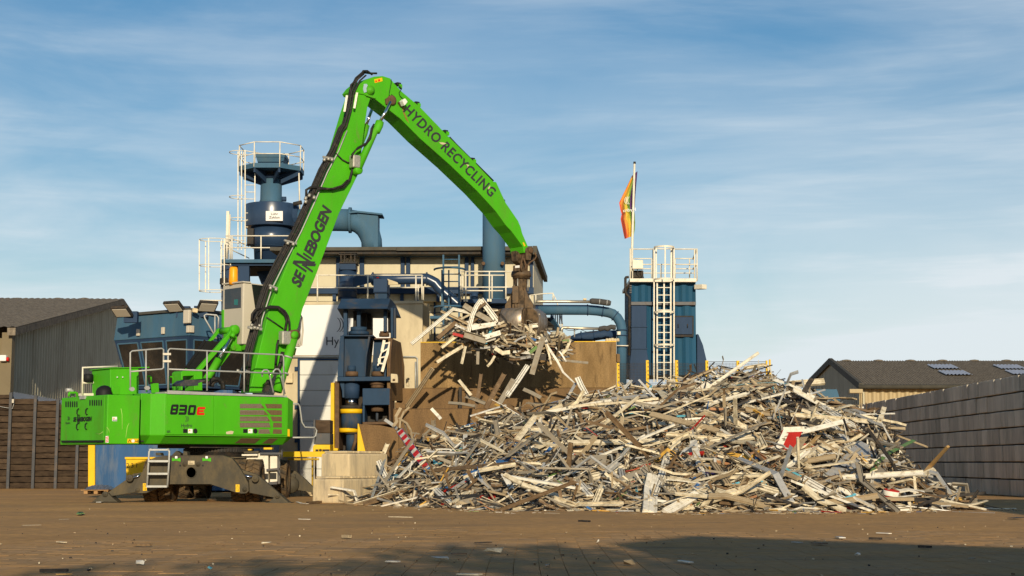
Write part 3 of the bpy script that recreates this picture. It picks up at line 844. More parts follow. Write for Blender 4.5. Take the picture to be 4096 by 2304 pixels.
# ------------------------------------------------------------------ bent duct over the roof, tall chimney
bd = thing('elbow_duct', 'blue elbow duct with a flat flanged top standing on the hall roof', 'duct', hu.pt(1500, 985, 2))
E = Flat(72.0)
m_ = MB().tube([E.pt(*a) for a in mp(z3, [(715, 690), (985, 688), (1085, 690)])], .52, 20)
part('round_pipe', m_, BLUEL, bd)
q = E.pt(*z3(1088, 690))
part('flange', MB().cyl(q - Vector((.06, 0, 0)), q + Vector((.06, 0, 0)), .6, n=24), BLUEL, bd)
ctr = [(1085, 690), (1120, 695), (1160, 712), (1200, 745), (1228, 790), (1243, 840), (1246, 905)]
part('elbow', MB().tube([E.pt(*a) for a in mp(z3, ctr)], [.5, .5, .5, .5, .5, .48, .48], 20), BLUEL, bd)
plate(bd, 'box_head', E, mp(z3, [(1138, 640), (1290, 652), (1290, 884), (1245, 884), (1240, 760), (1180, 700), (1138, 690)]), -.46, .92, BLUEL, .02)
plate(bd, 'top_flange', E, mp(z3, [(1078, 628), (1140, 620), (1320, 640), (1320, 652), (1140, 634), (1078, 640)]), -.6, 1.2, BLUEL, .01)

cp = thing('chimney_pipe', 'wide blue chimney pipe rising past the hall roof behind the excavator stick', 'chimney', Flat(67.2).pt(1975, 1240))
K = Flat(67.2)
cp['kind'] = 'thing'
part('shaft', cylpx(MB(), K, 1975, 1225, 800, 45.5, 32), BLUEL, cp)
part('base_ring', cylpx(MB(), K, 1975, 1212, 1198, 48, 32), BLUEL, cp)
for y in (1105, 1150):
    part('seam_band', cylpx(MB(), K, 1975, y + 2, y - 1, 46.3, 32), BLUEL, cp)
for x in (1934, 2010):
    q = K.pt(x, 1056, -.42)
    part('test_port', MB().cyl(q, q + Vector((0, -.22, 0)), .075), MATS['rust_brown'], cp)

# ------------------------------------------------------------------ walkway with white railing and blue cat ladder
wk = thing('walkway', 'blue steel walkway with white railing and blue caged ladder beside the chimney', 'walkway', Flat(63).pt(1850, 1500))
W = Flat(63.5)
plate(wk, 'deck_beam', W, mp(z4, [(1330, 613), (1712, 613), (1712, 648), (1330, 648)]), 0, 3, BLUE, .02)
frame_rail(wk, 63.4, [(z4(x, 385), z4(x, 635)) for x in (1330, 1372, 1568)] + [(z4(x, 420), z4(x, 610)) for x in (1345, 1590)] + [(z4(1704, 400), z4(1704, 612))],
           [mp(z4, [(1328, 385), (1780, 385)]), mp(z4, [(1345, 416), (1690, 416)]), mp(z4, [(1330, 515), (1770, 515)]), mp(z4, [(1345, 544), (1680, 544)])], .028, CREAMRAIL)
for x in (1372, 1568):
    plate(wk, 'foot_plate', W, mp(z4, [(x - 18, 612), (x + 18, 612), (x + 18, 634), (x - 18, 634)]), -.12, .1, CREAMRAIL)
for x in (1187, 1317): part('ladder_rail', MB().bar(W.pt(*z4(x, 248), -.3), W.pt(*z4(x, 950), -.3), .07, .12), BLUEL, wk)
for i, y in enumerate(range(285, 945, 61)): part('rung', MB().tube([W.pt(*z4(1187, y), -.3), W.pt(*z4(1317, y), -.3)], .025, 6), BLUEL, wk)
for y in (372, 685):
    c_ = W.pt(*z4(1240, y), -.3); c_.y -= .05
    part('cage_hoop', MB().tube([c_ + Vector((.62 * math.cos(R(a)), .75 * math.sin(R(a)), 0)) for a in range(180, 361, 15)], .04, 6), BLUEL, wk)
for x in (1175, 1232): part('cage_bar', MB().bar(W.pt(*z4(x, 372), -.85), W.pt(*z4(x, 690), -.85), .06, .02), BLUEL, wk)
plate(wk, 'landing', W, mp(z4, [(1075, 752), (1175, 752), (1175, 775), (1075, 775)]), -.3, 1.2, BLUEL)
plate(wk, 'landing', W, mp(z4, [(1160, 680), (1330, 680), (1330, 700), (1160, 700)]), -.2, 1.2, BLUEL)
plate(wk, 'dark_machinery_void', W, mp(z4, [(1345, 660), (1950, 660), (1950, 1000), (1345, 1000)]), 2.2, 2, DARK)  # dark box filling the machinery void, its shade put into the colour
part('cross_pipe', MB().tube([W.pt(*z4(1330, 675), .8), W.pt(*z4(1720, 675), .8)], .13, 12), BLUE, wk)
part('beacon_pipe', MB().cyl(W.pt(*z4(1445, 560), 1), W.pt(*z4(1445, 612), 1), .14), BLUE, wk)

# ------------------------------------------------------------------ stairs, round tank
stt = thing('steel_stairs', 'dark steel staircase with white railing right of the grab', 'stairs', Flat(68).pt(2190, 1400))
S = Flat(67.5)
for i in range(8):
    f = i / 7
    a = z4(1990 + 0 * f, 772 + 92 * f); b = z4(2070 + 68 * f, 772 + 92 * f)
    plate(stt, 'step', S, [(a[0], a[1]), (b[0], b[1]), (b[0], b[1] + 2), (a[0], a[1] + 2)], -.02 - .12 * i, .45, DARK)
part('stringer', MB().bar(S.pt(*z4(2075, 770), -.2), S.pt(*z4(2150, 880), -1.2), .06, .3), BLUEL, stt)
part('stringer', MB().bar(S.pt(*z4(1988, 770), -.2), S.pt(*z4(1988, 880), -1.2), .06, .3), DARK, stt)
plate(stt, 'riser_screen', S, mp(z4, [(1988, 765), (2072, 765), (2145, 875), (1988, 875)]), .5, .1, DARK)
frame_rail(stt, 67.5, [(z4(2095, 565), z4(2095, 620)), (z4(1952, 580), z4(1952, 640)), (z4(1905, 580), z4(1905, 655))] + [(z4(2095 + i * 18, 745), z4(2098 + i * 18, 845 + i * 10)) for i in range(5)],
           [mp(z4, [(1905, 582), (2000, 570), (2095, 564), (2128, 640), (2175, 830)])], .027, CREAMRAIL)
tk = MB()
q0, q1 = P(*t5(330, 660), 64), P(*t5(560, 700), 64)
c_ = P(*t5(440, 690), 64)
tk.lathe(c_ + Vector((-.45, .0, -.16)), (1, .05, 0), [(0, 0), (.3, .02), (.56, .16), (.58, .55), (.50, .62), (.12, 1.08), (0, 1.1)], 28)
tnk = part('round_tank', tk, PANEL)
tag(tnk, 'cream round tank end showing above the brown bulkhead', 'tank')

# ------------------------------------------------------------------ cyclone tower
YC = 73.0
cy = thing('cyclone_tower', 'blue cyclone dust separator with octagonal railed platform at the top', 'dust separator', Flat(YC).pt(1088, 1500))
Q = Flat(YC)
def mpx(rpx, y): return (Q.pt(1088 + rpx, y) - Q.pt(1088, y)).length
def zc(y): return Q.pt(1088, y).z
CX_ = Q.pt(1088, 860).x
def clathe(prof, n=40, cx=None):
    return MB().lathe((CX_ if cx is None else cx, YC, 0), (0, 0, 1), [(0, zc(prof[0][1]))] + [(mpx(r, y), zc(y)) for r, y in prof] + [(0, zc(prof[-1][1]))], n)
part('drum', clathe([(107, 912), (107, 822)]), BLUEG, cy, bev=.02)
part('drum_wing', MB().box((CX_ + mpx(85, 860), YC + .2, (zc(822) + zc(905)) / 2), mpx(60, 860), mpx(150, 860), zc(823) - zc(905)), BLUE, cy, bev=.3)
part('lower_body', clathe([(66, 1065), (70, 990), (84, 988), (84, 913)]), BLUEG, cy)
part('body_flange', clathe([(80, 992), (80, 987)]), BLUE, cy)
part('cone', clathe([(20, 1180), (66, 1066)]), BLUE, cy)
part('neck', clathe([(52, 821), (43, 800), (42, 718)], 32, CX_ - mpx(5, 760)), BLUEL, cy)
part('neck_collar', clathe([(50, 718), (50, 706)], 32, CX_ - mpx(5, 760)), BLUE, cy)
NX = CX_ - mpx(5, 700)
def octp(rpx, y, rot=22.5): return [Vector((NX + mpx(rpx, y) * 1.06 * math.cos(R(rot + 45 * k)), YC + mpx(rpx, y) * 1.06 * math.sin(R(rot + 45 * k)), zc(y))) for k in range(8)]
part('platform', MB().loft(octp(126, 693), [p + Z * .22 for p in octp(126, 693)]), BLUEL, cy)
for k in range(8):
    a = R(22.5 + 45 * k)
    dirv = Vector((math.cos(a), math.sin(a), 0))
    c_ = Vector((NX, YC, zc(693)))
    m_ = MB()
    p1, p2 = c_ + dirv * mpx(44, 700), c_ + dirv * mpx(128, 700)
    sidev = Vector((-dirv.y, dirv.x, 0)) * .09
    m_.prism([p1 - sidev / 2, p2 - sidev / 2, p2 - sidev / 2 - Z * .2, p1 - sidev / 2 - Z * .55], sidev)
    part('support_arm', m_, BLUE, cy)
m_ = MB()
def sq(h, y, sx=1): 
    r = mpx(h, y)
    return [Vector((NX + mpx(3, y) + a * r, YC + b * r, zc(y))) for a, b in ((-1, -1), (1, -1), (1, 1), (-1, 1))]
part('hopper', MB().loft(sq(42, 688), sq(56, 640)), BLUEL, cy)
part('hopper_flange', MB().loft(sq(58, 640), sq(58, 624)), BLUEL, cy, bev=.03)
rp = octp(124, 640)
zr = [zc(575 + 12), zc(629)]
zd = zc(690)
for k in range(8):
    p = rp[k]
    part('rail_post', MB().tube([Vector((p.x, p.y, zd)), Vector((p.x, p.y, zd + 1.12 * 1.05))], .028, 7), CREAMRAIL, cy)
    q = rp[(k + 1) % 8]
    for zz in (zd + 1.17, zd + .62):
        part('hand_rail', MB().tube([Vector((p.x, p.y, zz)), Vector((q.x, q.y, zz))], .024, 6), CREAMRAIL, cy)
# cat ladder at the left of the neck and drum
for x in (t1(448, 0)[0], t1(557, 0)[0]):
    part('ladder_rail', MB().bar(Q.pt(x, 600, -1.0), Q.pt(x, 1035, -1.0) if x < 1000 else Q.pt(x, 815, -1.0), .045, .045), CREAMRAIL, cy)
for i in range(7):
    y = 740 + i * 28
    if y < 815 or i > 3:
        part('rung', MB().tube([Q.pt(*(t1(448, 0)[0], y), -1.0), Q.pt(t1(557, 0)[0] if y < 815 else t1(480, 0)[0], y, -1.0)], .02, 6), CREAMRAIL, cy)
for y in (612, 790, 878, 968):
    c_ = Q.pt(984, y, -1.0)
    part('cage_hoop', MB().tube([c_ + Vector((-.25 + .5 * math.cos(R(a)), -.1 + .5 * math.sin(R(a)), 0)) for a in range(60, 301, 20)], .02, 6), CREAMRAIL, cy)
for x in (952, 966):
    part('cage_bar', MB().bar(Q.pt(x, 606, -1.2), Q.pt(x, 1000, -1.2), .045, .02), CREAMRAIL, cy)
part('tall_post', MB().bar(Q.pt(912, 845, -1.5), Q.pt(908, 1035, -1.5), .13, .1), CREAMRAIL, cy)
part('tall_post', MB().bar(Q.pt(918, 858, -1.4), Q.pt(914, 1000, -1.4), .1, .08), CREAMRAIL, cy)
part('hatch', MB().box(Q.pt(*t1(510, 1140), -1.25), mpx(13, 950) * 2, .3, zc(918) - zc(985)), DARK, cy, bev=.02)
part('outlet_pipe', MB().tube([Q.pt(*a, -.9) for a in mp(t1, [(985, 772), (1080, 750)])], .1, 12), DARK, cy)
part('support_rod', MB().tube([Q.pt(*t1(1047, 425), -.9), Q.pt(*t1(1057, 840), -.9)], .035, 6), CREAMRAIL, cy)
part('valve', MB().lathe(Q.pt(*t1(857, 715), -.3), (1, 0, 0), [(0, 0), (.12, 0), (.12, .2), (0, .2)], 12), BLUE, cy)
sgn = part('name_sign', MB().prism([Q.pt(*a, -1.34) for a in mp(t1, [(678, 848), (867, 848), (867, 956), (678, 956)])], (0, .02, 0)), WHITE, cy)
for s_, x0, x1, y in (('Lühr', 736, 816, 892), ('Zyklon', 714, 832, 931)):
    text(cy, 'sign_lettering', s_, Q.pt(*t1(x0, y), -1.345), Q.pt(*t1(x1, y), -1.345), Q.pt(*t1(x0, y - 26), -1.345), BLACK, bold=.01)
# lower platform
plate(cy, 'deck', Q, [(886, 1037), (1175, 1037), (1175, 1051), (886, 1051)], -2.4, 4.2, BLUEL, .01)
plate(cy, 'deck_beam', Q, [(905, 1051.5), (1175, 1051.5), (1175, 1062), (905, 1062)], -2.2, .2, BLUE)
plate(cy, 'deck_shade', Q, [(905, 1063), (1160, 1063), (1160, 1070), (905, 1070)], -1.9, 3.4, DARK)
frame_rail(cy, YC - 2.3, [(z3(x, 803), z3(x, 972)) for x in (218, 232, 442)] + [(z3(x, 825), z3(x, 970)) for x in (195,)],
           [mp(z3, [(185, 803), (680, 803)]), mp(z3, [(187, 889), (680, 889)])], .028, CREAMRAIL)
tubes(cy, 'hand_rail', [[Q.pt(*z3(220, 815), -2.2), Q.pt(*z3(355, 880), 1)], [Q.pt(*z3(220, 900), -2.2), Q.pt(*z3(355, 965), 1)]], .025, CREAMRAIL)
for x in (200, 320):
    part('leg', MB().bar(Q.pt(*z3(x, 1020), -2), Q.pt(*z3(x - 4, 1800), -2), .5, .3), BLUE, cy)
part('brace', MB().bar(Q.pt(*z3(230, 1040), -2), Q.pt(*z3(300, 1140), -2), .12, .12), BLUEL, cy)
# free standing ladder cage at the far left
for y, k in ((1018 - 60, 0), (1064, 0), (1165, 0)):
    pass
CL = Flat(70.6)
for y in (832, 1018, 1203):
    c_ = CL.pt(*z3(108, y))
    part('cage_hoop', MB().tube([c_ + Vector((.70 * math.cos(R(a)), .55 * math.sin(R(a)), 0)) for a in range(0, 361, 20)], .02, 6), CREAMRAIL, cy)
for k in range(6):
    a = R(15 + 60 * k)
    o_ = Vector((.70 * math.cos(a), .55 * math.sin(a), 0))
    part('cage_bar', MB().bar(CL.pt(*z3(108, 832)) + o_, CL.pt(*z3(108, 1203)) + o_, .05, .02), CREAMRAIL, cy)
for x in (158, 183):
    part('ladder_rail', MB().bar(CL.pt(*z3(x, 828), .3), CL.pt(*z3(x, 1345), .3), .045, .045), CREAMRAIL, cy)
for i in range(9):
    part('rung', MB().tube([CL.pt(*z3(158, 850 + i * 50), .3), CL.pt(*z3(183, 850 + i * 50), .3)], .018, 6), CREAMRAIL, cy)
part('deck_rail', MB().tube([CL.pt(*z3(0, 1270)), CL.pt(*z3(160, 1272))], .035, 6), CREAMRAIL, cy)
part('lamp', MB().box(CL.pt(*z3(172, 1132)), .3, .3, .3, 30), DARK, cy, bev=.04)

# ------------------------------------------------------------------ blue tower on the right with ladder
YT = 72.0
T = Flat(YT)
tw = thing('filter_tower', 'dark blue ribbed filter tower with caged white ladder and railed top', 'tower', T.pt(2655, 1850))
ztw = lambda x: 1127
part('core', MB().prism(T.pts(mp(z7, [(328, 765), (698, 765), (703, 1300), (328, 1300)]), .25), (0, 4.5, 0)), BLUEC, tw)
part('cladding', corrug(MB(), T, *[z7(x, 0)[0] for x in (327, 700)], lambda x: 1127, lambda x: 1207, .62, .12), BLUEC, tw, recalc=False)
part('cladding', corrug(MB(), T, *[z7(x, 0)[0] for x in (418, 704)], lambda x: 1222, lambda x: 1500, .62, .12), BLUEC, tw, recalc=False)
plate(tw, 'belt_beam', T, mp(z7, [(325, 879), (701, 879), (701, 899), (325, 899)]), -.08, .3, STEELB, .01)
plate(tw, 'flat_duct', T, mp(z7, [(327, 902), (415, 902), (415, 1150), (428, 1230), (428, 1400), (318, 1400), (318, 1230), (327, 1150)]), -.5, .5, BLUE, .02)
for y in (1021, 1148):
    plate(tw, 'duct_flange', T, mp(z7, [(324, y), (420, y), (420, y + 5), (324, y + 5)]), -.55, .58, BLUE)
plate(tw, 'hatch_frame', T, mp(z7, [(578, 960), (688, 960), (688, 1083), (578, 1083)]), -.06, .15, DARK, .01)
plate(tw, 'hatch', T, mp(z7, [(580, 968), (680, 968), (680, 1068), (580, 1068)]), -.12, .055, BLUE, .015)
for x in (598, 652):
    part('hatch_handle', MB().tube([T.pt(*z7(x, 1008), -.16), T.pt(*z7(x, 1030), -.16)], .02, 6), DARK, tw)
m_ = MB()
part('side_hopper', MB().prism(T.pts(mp(z7, [(706, 1065), (716, 1068), (742, 1130), (762, 1215), (764, 1300), (706, 1300)]), .3), (0, 3, 0)), BLUE, tw, bev=.03)
plate(tw, 'top_deck', T, mp(z7, [(318, 744), (704, 744), (704, 764), (318, 764)]), -.35, 5.0, CREAMRAIL, .01)
# ladder with cage
for x in (476, 516, 555):
    part('ladder_rail', MB().bar(T.pt(*z7(x, 764), -.45), T.pt(*z7(x, 1345), -.45), .065, .05, up=(0, 1, 0)), CREAMRAIL, tw)
for i in range(14):
    y = 797 + i * 43.4
    part('rung', MB().bar(T.pt(*z7(474, y), -.45), T.pt(*z7(557, y), -.45), .03, .035), CREAMRAIL, tw)
for y in (566, 752, 942, 1132):
    c_ = T.pt(*z7(516, y), -.45)
    rr = (T.pt(*z7(574, y), -.45) - c_).length
    m_ = MB(); 
    arcp = [c_ + Vector((rr * math.cos(R(a)), rr * 1.15 * math.sin(R(a)), 0)) for a in range(180, 361, 12)]
    for a, b in zip(arcp[:-1], arcp[1:]): m_.bar(a, b, .02, .085)
    part('cage_hoop', m_, CREAMRAIL, tw)
    if y == 566:
        part('cage_hoop', MB().tube([c_ + Vector((rr * math.cos(R(a)), rr * .9 * math.sin(R(a)), 0)) for a in range(0, 181, 15)], .03, 6), CREAMRAIL, tw)
for a in (180, 270, 360):
    c0_, c1_ = T.pt(*z7(516, 566), -.45), T.pt(*z7(516, 1345 if a != 270 else 745), -.45)
    o_ = Vector((rr * math.cos(R(a)), rr * 1.15 * math.sin(R(a)), 0))
    part('cage_bar', MB().bar(c0_ + o_, c1_ + o_, .06, .02, up=(0, 1, 0)), CREAMRAIL, tw)
for x in (470, 558):
    part('ladder_rail', MB().bar(T.pt(*z7(x, 570), -.2), T.pt(*z7(x, 764), -.2), .07, .05, up=(0, 1, 0)), CREAMRAIL, tw)
frame_rail(tw, YT - .2, [(z7(x, 574), z7(x, 760)) for x in (320, 333, 452, 565, 693, 707)] + [(z7(498, 668), z7(498, 744))],
           [mp(z7, [(315, 574), (453, 574)]), mp(z7, [(566, 574), (710, 574)]), mp(z7, [(333, 663), (452, 663)]), mp(z7, [(472, 663), (550, 663)]), mp(z7, [(570, 663), (707, 663)])], .029, CREAMRAIL)
frame_rail(tw, YT + 4.2, [(z7(x, 632), z7(x, 742)) for x in (340, 445, 580, 664)],
           [mp(z7, [(340, 629), (445, 629)]), mp(z7, [(578, 629), (690, 629)]), mp(z7, [(340, 688), (445, 688)]), mp(z7, [(578, 688), (690, 688)]), mp(z7, [(340, 713), (690, 713)])], .027, CREAMRAIL)
for y0, y1 in ((576, 632), (664, 690)):
    part('hand_rail', MB().tube([T.pt(*z7(705, y0), -.2), T.pt(*z7(684, y1), 4.2)], .04, 6), CREAMRAIL, tw)
part('motor_box', MB().box(T.pt(*z7(362, 665), -.3), .5, .3, .42), CREAMRAIL, tw, bev=.03)
part('motor', MB().box(T.pt(*z7(360, 722), .2), .55, .5, .35), DARK, tw, bev=.05)
part('cable', MB().tube([T.pt(*a, -.32) for a in mp(z7, [(360, 685), (362, 705), (375, 720), (385, 700), (400, 750)])], .02, 5), DARK, tw)
for i in range(7):
    part('vent_slat', MB().bar(T.pt(*z7(316, 768 + i * 10), .1), T.pt(*z7(327, 768 + i * 10), .1), .3, .04), STEELB, tw)
part('floodlight', MB().bar(T.pt(*z7(702, 795), -.1), T.pt(*z7(752, 792), -.5), .3, .22), CREAMRAIL, tw, bev=.03)
part('downpipe', MB().tube([T.pt(*a, -.35) for a in mp(z7, [(312, 736), (295, 738), (292, 742), (292, 822), (299, 838), (312, 848), (316, 860), (314, 1190)])], .06, 8), DARK, tw)
fp = thing('flagpole', 'leaning white flagpole with a furled rainbow flag behind the blue tower', 'flagpole', T.pt(2523, 1850, 1.5))
FPL = Flat(73.8)
pole = [FPL.pt(*a) for a in mp(z7, [(319, 900), (331, 560), (345, 72)])]
part('pole', MB().tube(pole, [.062, .06, .05], 12), CREAMRAIL, fp)
part('cap', MB().cyl(FPL.pt(*z7(345, 80)), FPL.pt(*z7(345.5, 68)), .06), DARK, fp)
Lb = [(330, 150), (304, 205), (275, 265), (256, 305), (262, 345), (270, 372), (264, 400), (272, 440), (282, 490), (288, 515)]
Rb = [(362, 122), (356, 190), (350, 260), (346, 330), (343, 345), (346, 370), (347, 395), (349, 420), (347, 460), (340, 497)]
FM = [M('flag_' + n, c, .8, 0, .1) for n, c in (('red', (.60, .09, .04)), ('orange', (.70, .27, .05)), ('yellow', (.68, .50, .06)), ('green', (.17, .30, .05)), ('violet', (.13, .045, .17)))]
fm = MB(); NU, NV = 30, 36
def curve_at(l, t):
    f = t * (len(l) - 1); i = min(int(f), len(l) - 2); f -= i
    return (l[i][0] + (l[i + 1][0] - l[i][0]) * f, l[i][1] + (l[i + 1][1] - l[i][1]) * f)
vs = []
for j in range(NV + 1):
    t = j / NV
    a, b = curve_at(Lb, t), curve_at(Rb, t)
    for i in range(NU + 1):
        u = i / NU
        px, py = z7(a[0] + (b[0] - a[0]) * u, a[1] + (b[1] - a[1]) * u)
        vs.append(FPL.pt(px, py, .12 + .16 * math.sin(u * 9 + t * 2.5) * (1 - .3 * t)))
for j in range(NV):
    for i in range(NU):
        # the stripes run down the cloth, slipping to the pole side towards the top
        u = (i + .5) / NU * 1.0 + .42 * (.5 - (j + .5) / NV)
        k = 0 if u < .14 else 1 if u < .34 else 2 if u < .58 else 3 if u < .74 else 4
        if (i + .5) / NU > .80: k = 4 if (i + .5) / NU < .93 or j < 17 else 3
        fm.f.append([len(fm.v) + x for x in (j * (NU + 1) + i, j * (NU + 1) + i + 1, (j + 1) * (NU + 1) + i + 1, (j + 1) * (NU + 1) + i)])
        fm.sm.append(True); fm.mi.append(k)
fm.v = vs
flag = part('flag', fm, FM, recalc=False)
tag(flag, 'rainbow striped flag hanging limp on the leaning flagpole', 'flag')
text(flag, 'flag_lettering', 'Hydro', FPL.pt(*z7(352, 352), -.12), FPL.pt(*z7(280, 360), -.12), FPL.pt(*z7(350, 333), -.12), WHITEP)
emblem(flag, FPL, *z7(316, 292), 50 * .69, WHITEP, -.12, flip=-1)

# ------------------------------------------------------------------ blue pipe to the tower, insulated pipes
pp = thing('blue_pipeline', 'fat blue pipe bending down beside the filter tower behind the brown bulkhead', 'pipe', Flat(66).pt(2400, 1400))
G = Flat(66.5)
pth = [G.pt(*a) for a in mp(t5, [(60, 290), (500, 288), (810, 289), (930, 298), (1060, 318), (1130, 340), (1190, 390), (1228, 455), (1243, 520), (1245, 700), (1245, 1270)])]
rr = .70
part('main_pipe', MB().tube(pth, [.215] * 6 + [.21] * 5, 24), BLUEL, pp)
part('old_paint_sleeve', MB().cyl(G.pt(*t5(85, 290)), G.pt(*t5(170, 290)), .219, n=24), BLUE, pp)
for x, y, ax in ((806, 289, (1, 0, 0)), (1000, 308, (1, 0, -.15)), (1160, 365, (.8, 0, -.6)), (1245, 550, (0, 0, 1)), (1245, 620, (0, 0, 1))):
    q = G.pt(*t5(x, y)); a_ = Vector(ax).normalized()
    part('flange', MB().cyl(q - a_ * .02, q + a_ * .02, .245, n=24), BLUE, pp)
plate(pp, 'label_plate', G, mp(t5, [(1190, 566), (1230, 566), (1230, 608), (1190, 608)]), -.25, .03, CREAMRAIL)
part('bracket_rod', MB().tube([G.pt(*t5(1178, 748), -.3), G.pt(*t5(1330, 750), -.3)], .025, 6), CREAMRAIL, pp)
sp2 = thing('insulated_pipe', 'upper thin silver clad pipe with a rolled dark insulation sleeve', 'pipe', G.pt(2300, 1205))
H_ = Flat(66.0)
part('silver_pipe', MB().tube([H_.pt(*a) for a in mp(t5, [(140, 180), (170, 180), (500, 181), (840, 184)])], .062, 14), INSUL, sp2)
for x in (172, 330, 545, 700): part('pipe_band', MB().cyl(H_.pt(*t5(x, 180)), H_.pt(*t5(x + 5, 180)), .067), GALV, sp2)
part('insulation_roll', MB().tube([H_.pt(*a) for a in mp(t5, [(835, 178), (860, 176), (960, 183), (1080, 200), (1106, 205)])], [.09, .125, .13, .125, .09], 18), TARP, sp2)
for x, y in ((955, 183), (1050, 196)): part('strap', MB().cyl(H_.pt(*t5(x, y)), H_.pt(*t5(x + 9, y + 1)), .133), GALV, sp2)
part('sensor_box', MB().box(H_.pt(*t5(770, 152)), .14, .12, .08), RUBM, sp2, bev=.02)
sp3 = thing('insulated_pipe', 'lower silver pipe with bent end running into dark lumpy insulation', 'pipe', G.pt(2320, 1350))
part('silver_pipe', MB().tube([H_.pt(*a) for a in mp(t5, [(472, 600), (472, 535), (485, 520), (505, 515), (700, 524), (960, 530)])], .058, 14), INSUL, sp3)
part('insulation', MB().tube([H_.pt(*a) for a in mp(t5, [(945, 530), (960, 535), (1020, 520), (1060, 530), (1110, 508), (1150, 515), (1170, 515)])], [.06, .11, .10, .12, .105, .115, .09], 14), TARP, sp3)
part('large_pipe', MB().tube([H_.pt(*a, 1.5) for a in mp(t5, [(560, 690), (700, 645), (850, 628), (1000, 610), (1175, 610)])], [.17, .20, .22, .20, .20], 18), BLUE, sp3)
for x, y in ((720, 640), (880, 625)): part('flange', MB().lathe(H_.pt(*t5(x, y), 1.5), (1, 0, .1), [(0, 0), (.255, 0), (.255, .05), (0, .05)], 20), BLUE, sp3)
tubes(sp3, 'cable', [[H_.pt(*a, -.1) for a in mp(t5, [(520, 540), (560, 552), (640, 552), (700, 535)])], [H_.pt(*a, -.1) for a in mp(t5, [(725, 545), (800, 575), (870, 578), (950, 555)])]], .012, DARK)
part('stand', MB().tube([H_.pt(*t5(637, 525), .1), H_.pt(*t5(637, 640), .1)], .03, 6), GALV, sp3)
# ------------------------------------------------------------------ brown steel bulkhead
bhd = thing('steel_bulkhead', 'tall rusty brown steel bulkhead with yellow worn top edge behind the scrap', 'wall', Flat(59).pt(2070, 1800))
U = Flat(58.2)
bhd['kind'] = 'thing'
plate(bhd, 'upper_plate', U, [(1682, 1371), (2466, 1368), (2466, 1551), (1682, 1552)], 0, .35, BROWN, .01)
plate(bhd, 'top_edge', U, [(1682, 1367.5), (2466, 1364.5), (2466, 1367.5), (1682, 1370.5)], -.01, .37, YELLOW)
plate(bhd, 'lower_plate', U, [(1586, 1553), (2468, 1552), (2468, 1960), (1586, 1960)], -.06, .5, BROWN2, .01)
plate(bhd, 'end_post', U, mp(t5, [(1180, 850), (1222, 858), (1225, 965), (1180, 960)]), -.1, .3, BROWN2, .02)
plate(bhd, 'black_post', U, mp(g6, [(618, 1050), (650, 1050), (650, 1275), (618, 1275)]), -.5, .3, DARK, .01)
q = U.pt(*t5(1110, 690))
for i in range(5):
    part('rubble_lump', MB().lathe(q + Vector((-.15 + .1 * i, .1, -.02)), (0, 0, 1), [(0, .0), (.08, .02), (.06, .1 + .02 * (i % 3)), (0, .14)], 6), CONC, bhd)
lw = thing('low_steel_wall', 'low rust streaked steel wall in front of the brown bulkhead by the press', 'wall', Flat(56).pt(1770, 1800))
V_ = Flat(56.4)
lw['kind'] = 'thing'
plate(lw, 'plate', V_, [(1571, 1637), (2010, 1635), (2010, 1950), (1571, 1950)], 0, .3, BROWN2, .01)
plate(lw, 'top_edge', V_, [(1571, 1634.5), (2010, 1632.5), (2010, 1634.6), (1571, 1636.6)], -.015, .34, RUST)
plate(lw, 'block', V_, mp(g7, [(205, 150), (310, 165), (315, 218), (205, 218)]), .2, .8, BROWN2, .03)

# ------------------------------------------------------------------ press
pr = thing('scrap_shear_press', 'dusty blue hydraulic press with hooded top and yellow banded cylinder', 'press', Flat(56).pt(1480, 1950))
X = Flat(55.6)
def pp4(name, l, off, th, mat, bev=.015, f=t4): return plate(pr, name, X, mp(f, l), off, th, mat, bev)
def pcyl(name, x, y0, y1, r, mat, off, n=24, f=t4):
    a, b = X.pt(*f(x, y0), off), X.pt(*f(x, y1), off)
    rr_ = (X.pt(*f(x + r, y0), off) - a).length
    return part(name, MB().lathe((a.x, a.y, 0), (0, 0, 1), [(0, a.z), (rr_, a.z), (rr_, b.z), (0, b.z)], n), mat, pr)
# hood
h0 = [X.pt(*t3(335, 710), .7), X.pt(*t3(905, 708), .7)]
h1 = [X.pt(*t3(285, 825), -.1), X.pt(*t3(865, 825), -.1)]
top = [h0[0], h0[1], h0[1] + Vector((0.0, 2.2, 0)), h0[0] + Vector((0, 2.2, 0))]
bot = [h1[0], h1[1] + Vector((0, 0, 0)), Vector((X.pt(*t3(1030, 900), 3.6).x, X.p0.y + 3.6, h1[1].z)), Vector((h1[0].x - .2, X.p0.y + 3.6, h1[0].z))]
top[1], top[2] = top[1], Vector((X.pt(*t3(1015, 770), 3).x - .15, X.p0.y + 2.9, h0[1].z))
part('hood', MB().loft(bot, top), BLUED, pr, bev=.01)
plate(pr, 'hood_duct', X, mp(t3, [(706, 477), (865, 477), (865, 630), (706, 630)]), 1.0, 1.3, BLUE, .015)
plate(pr, 'hood_duct', X, mp(t3, [(720, 637), (863, 637), (863, 712), (720, 712)]), 1.05, 1.2, BLUED, .015)
plate(pr, 'duct_flange', X, mp(t3, [(704, 630.5), (868, 630.5), (868, 636.5), (704, 636.5)]), .95, 1.4, BLUE)
part('torn_plate', MB().prism(X.pts(mp(t3, [(868, 478), (985, 520), (995, 545), (880, 548)]), 1.6), (0, .1, 0)), CONC, pr)
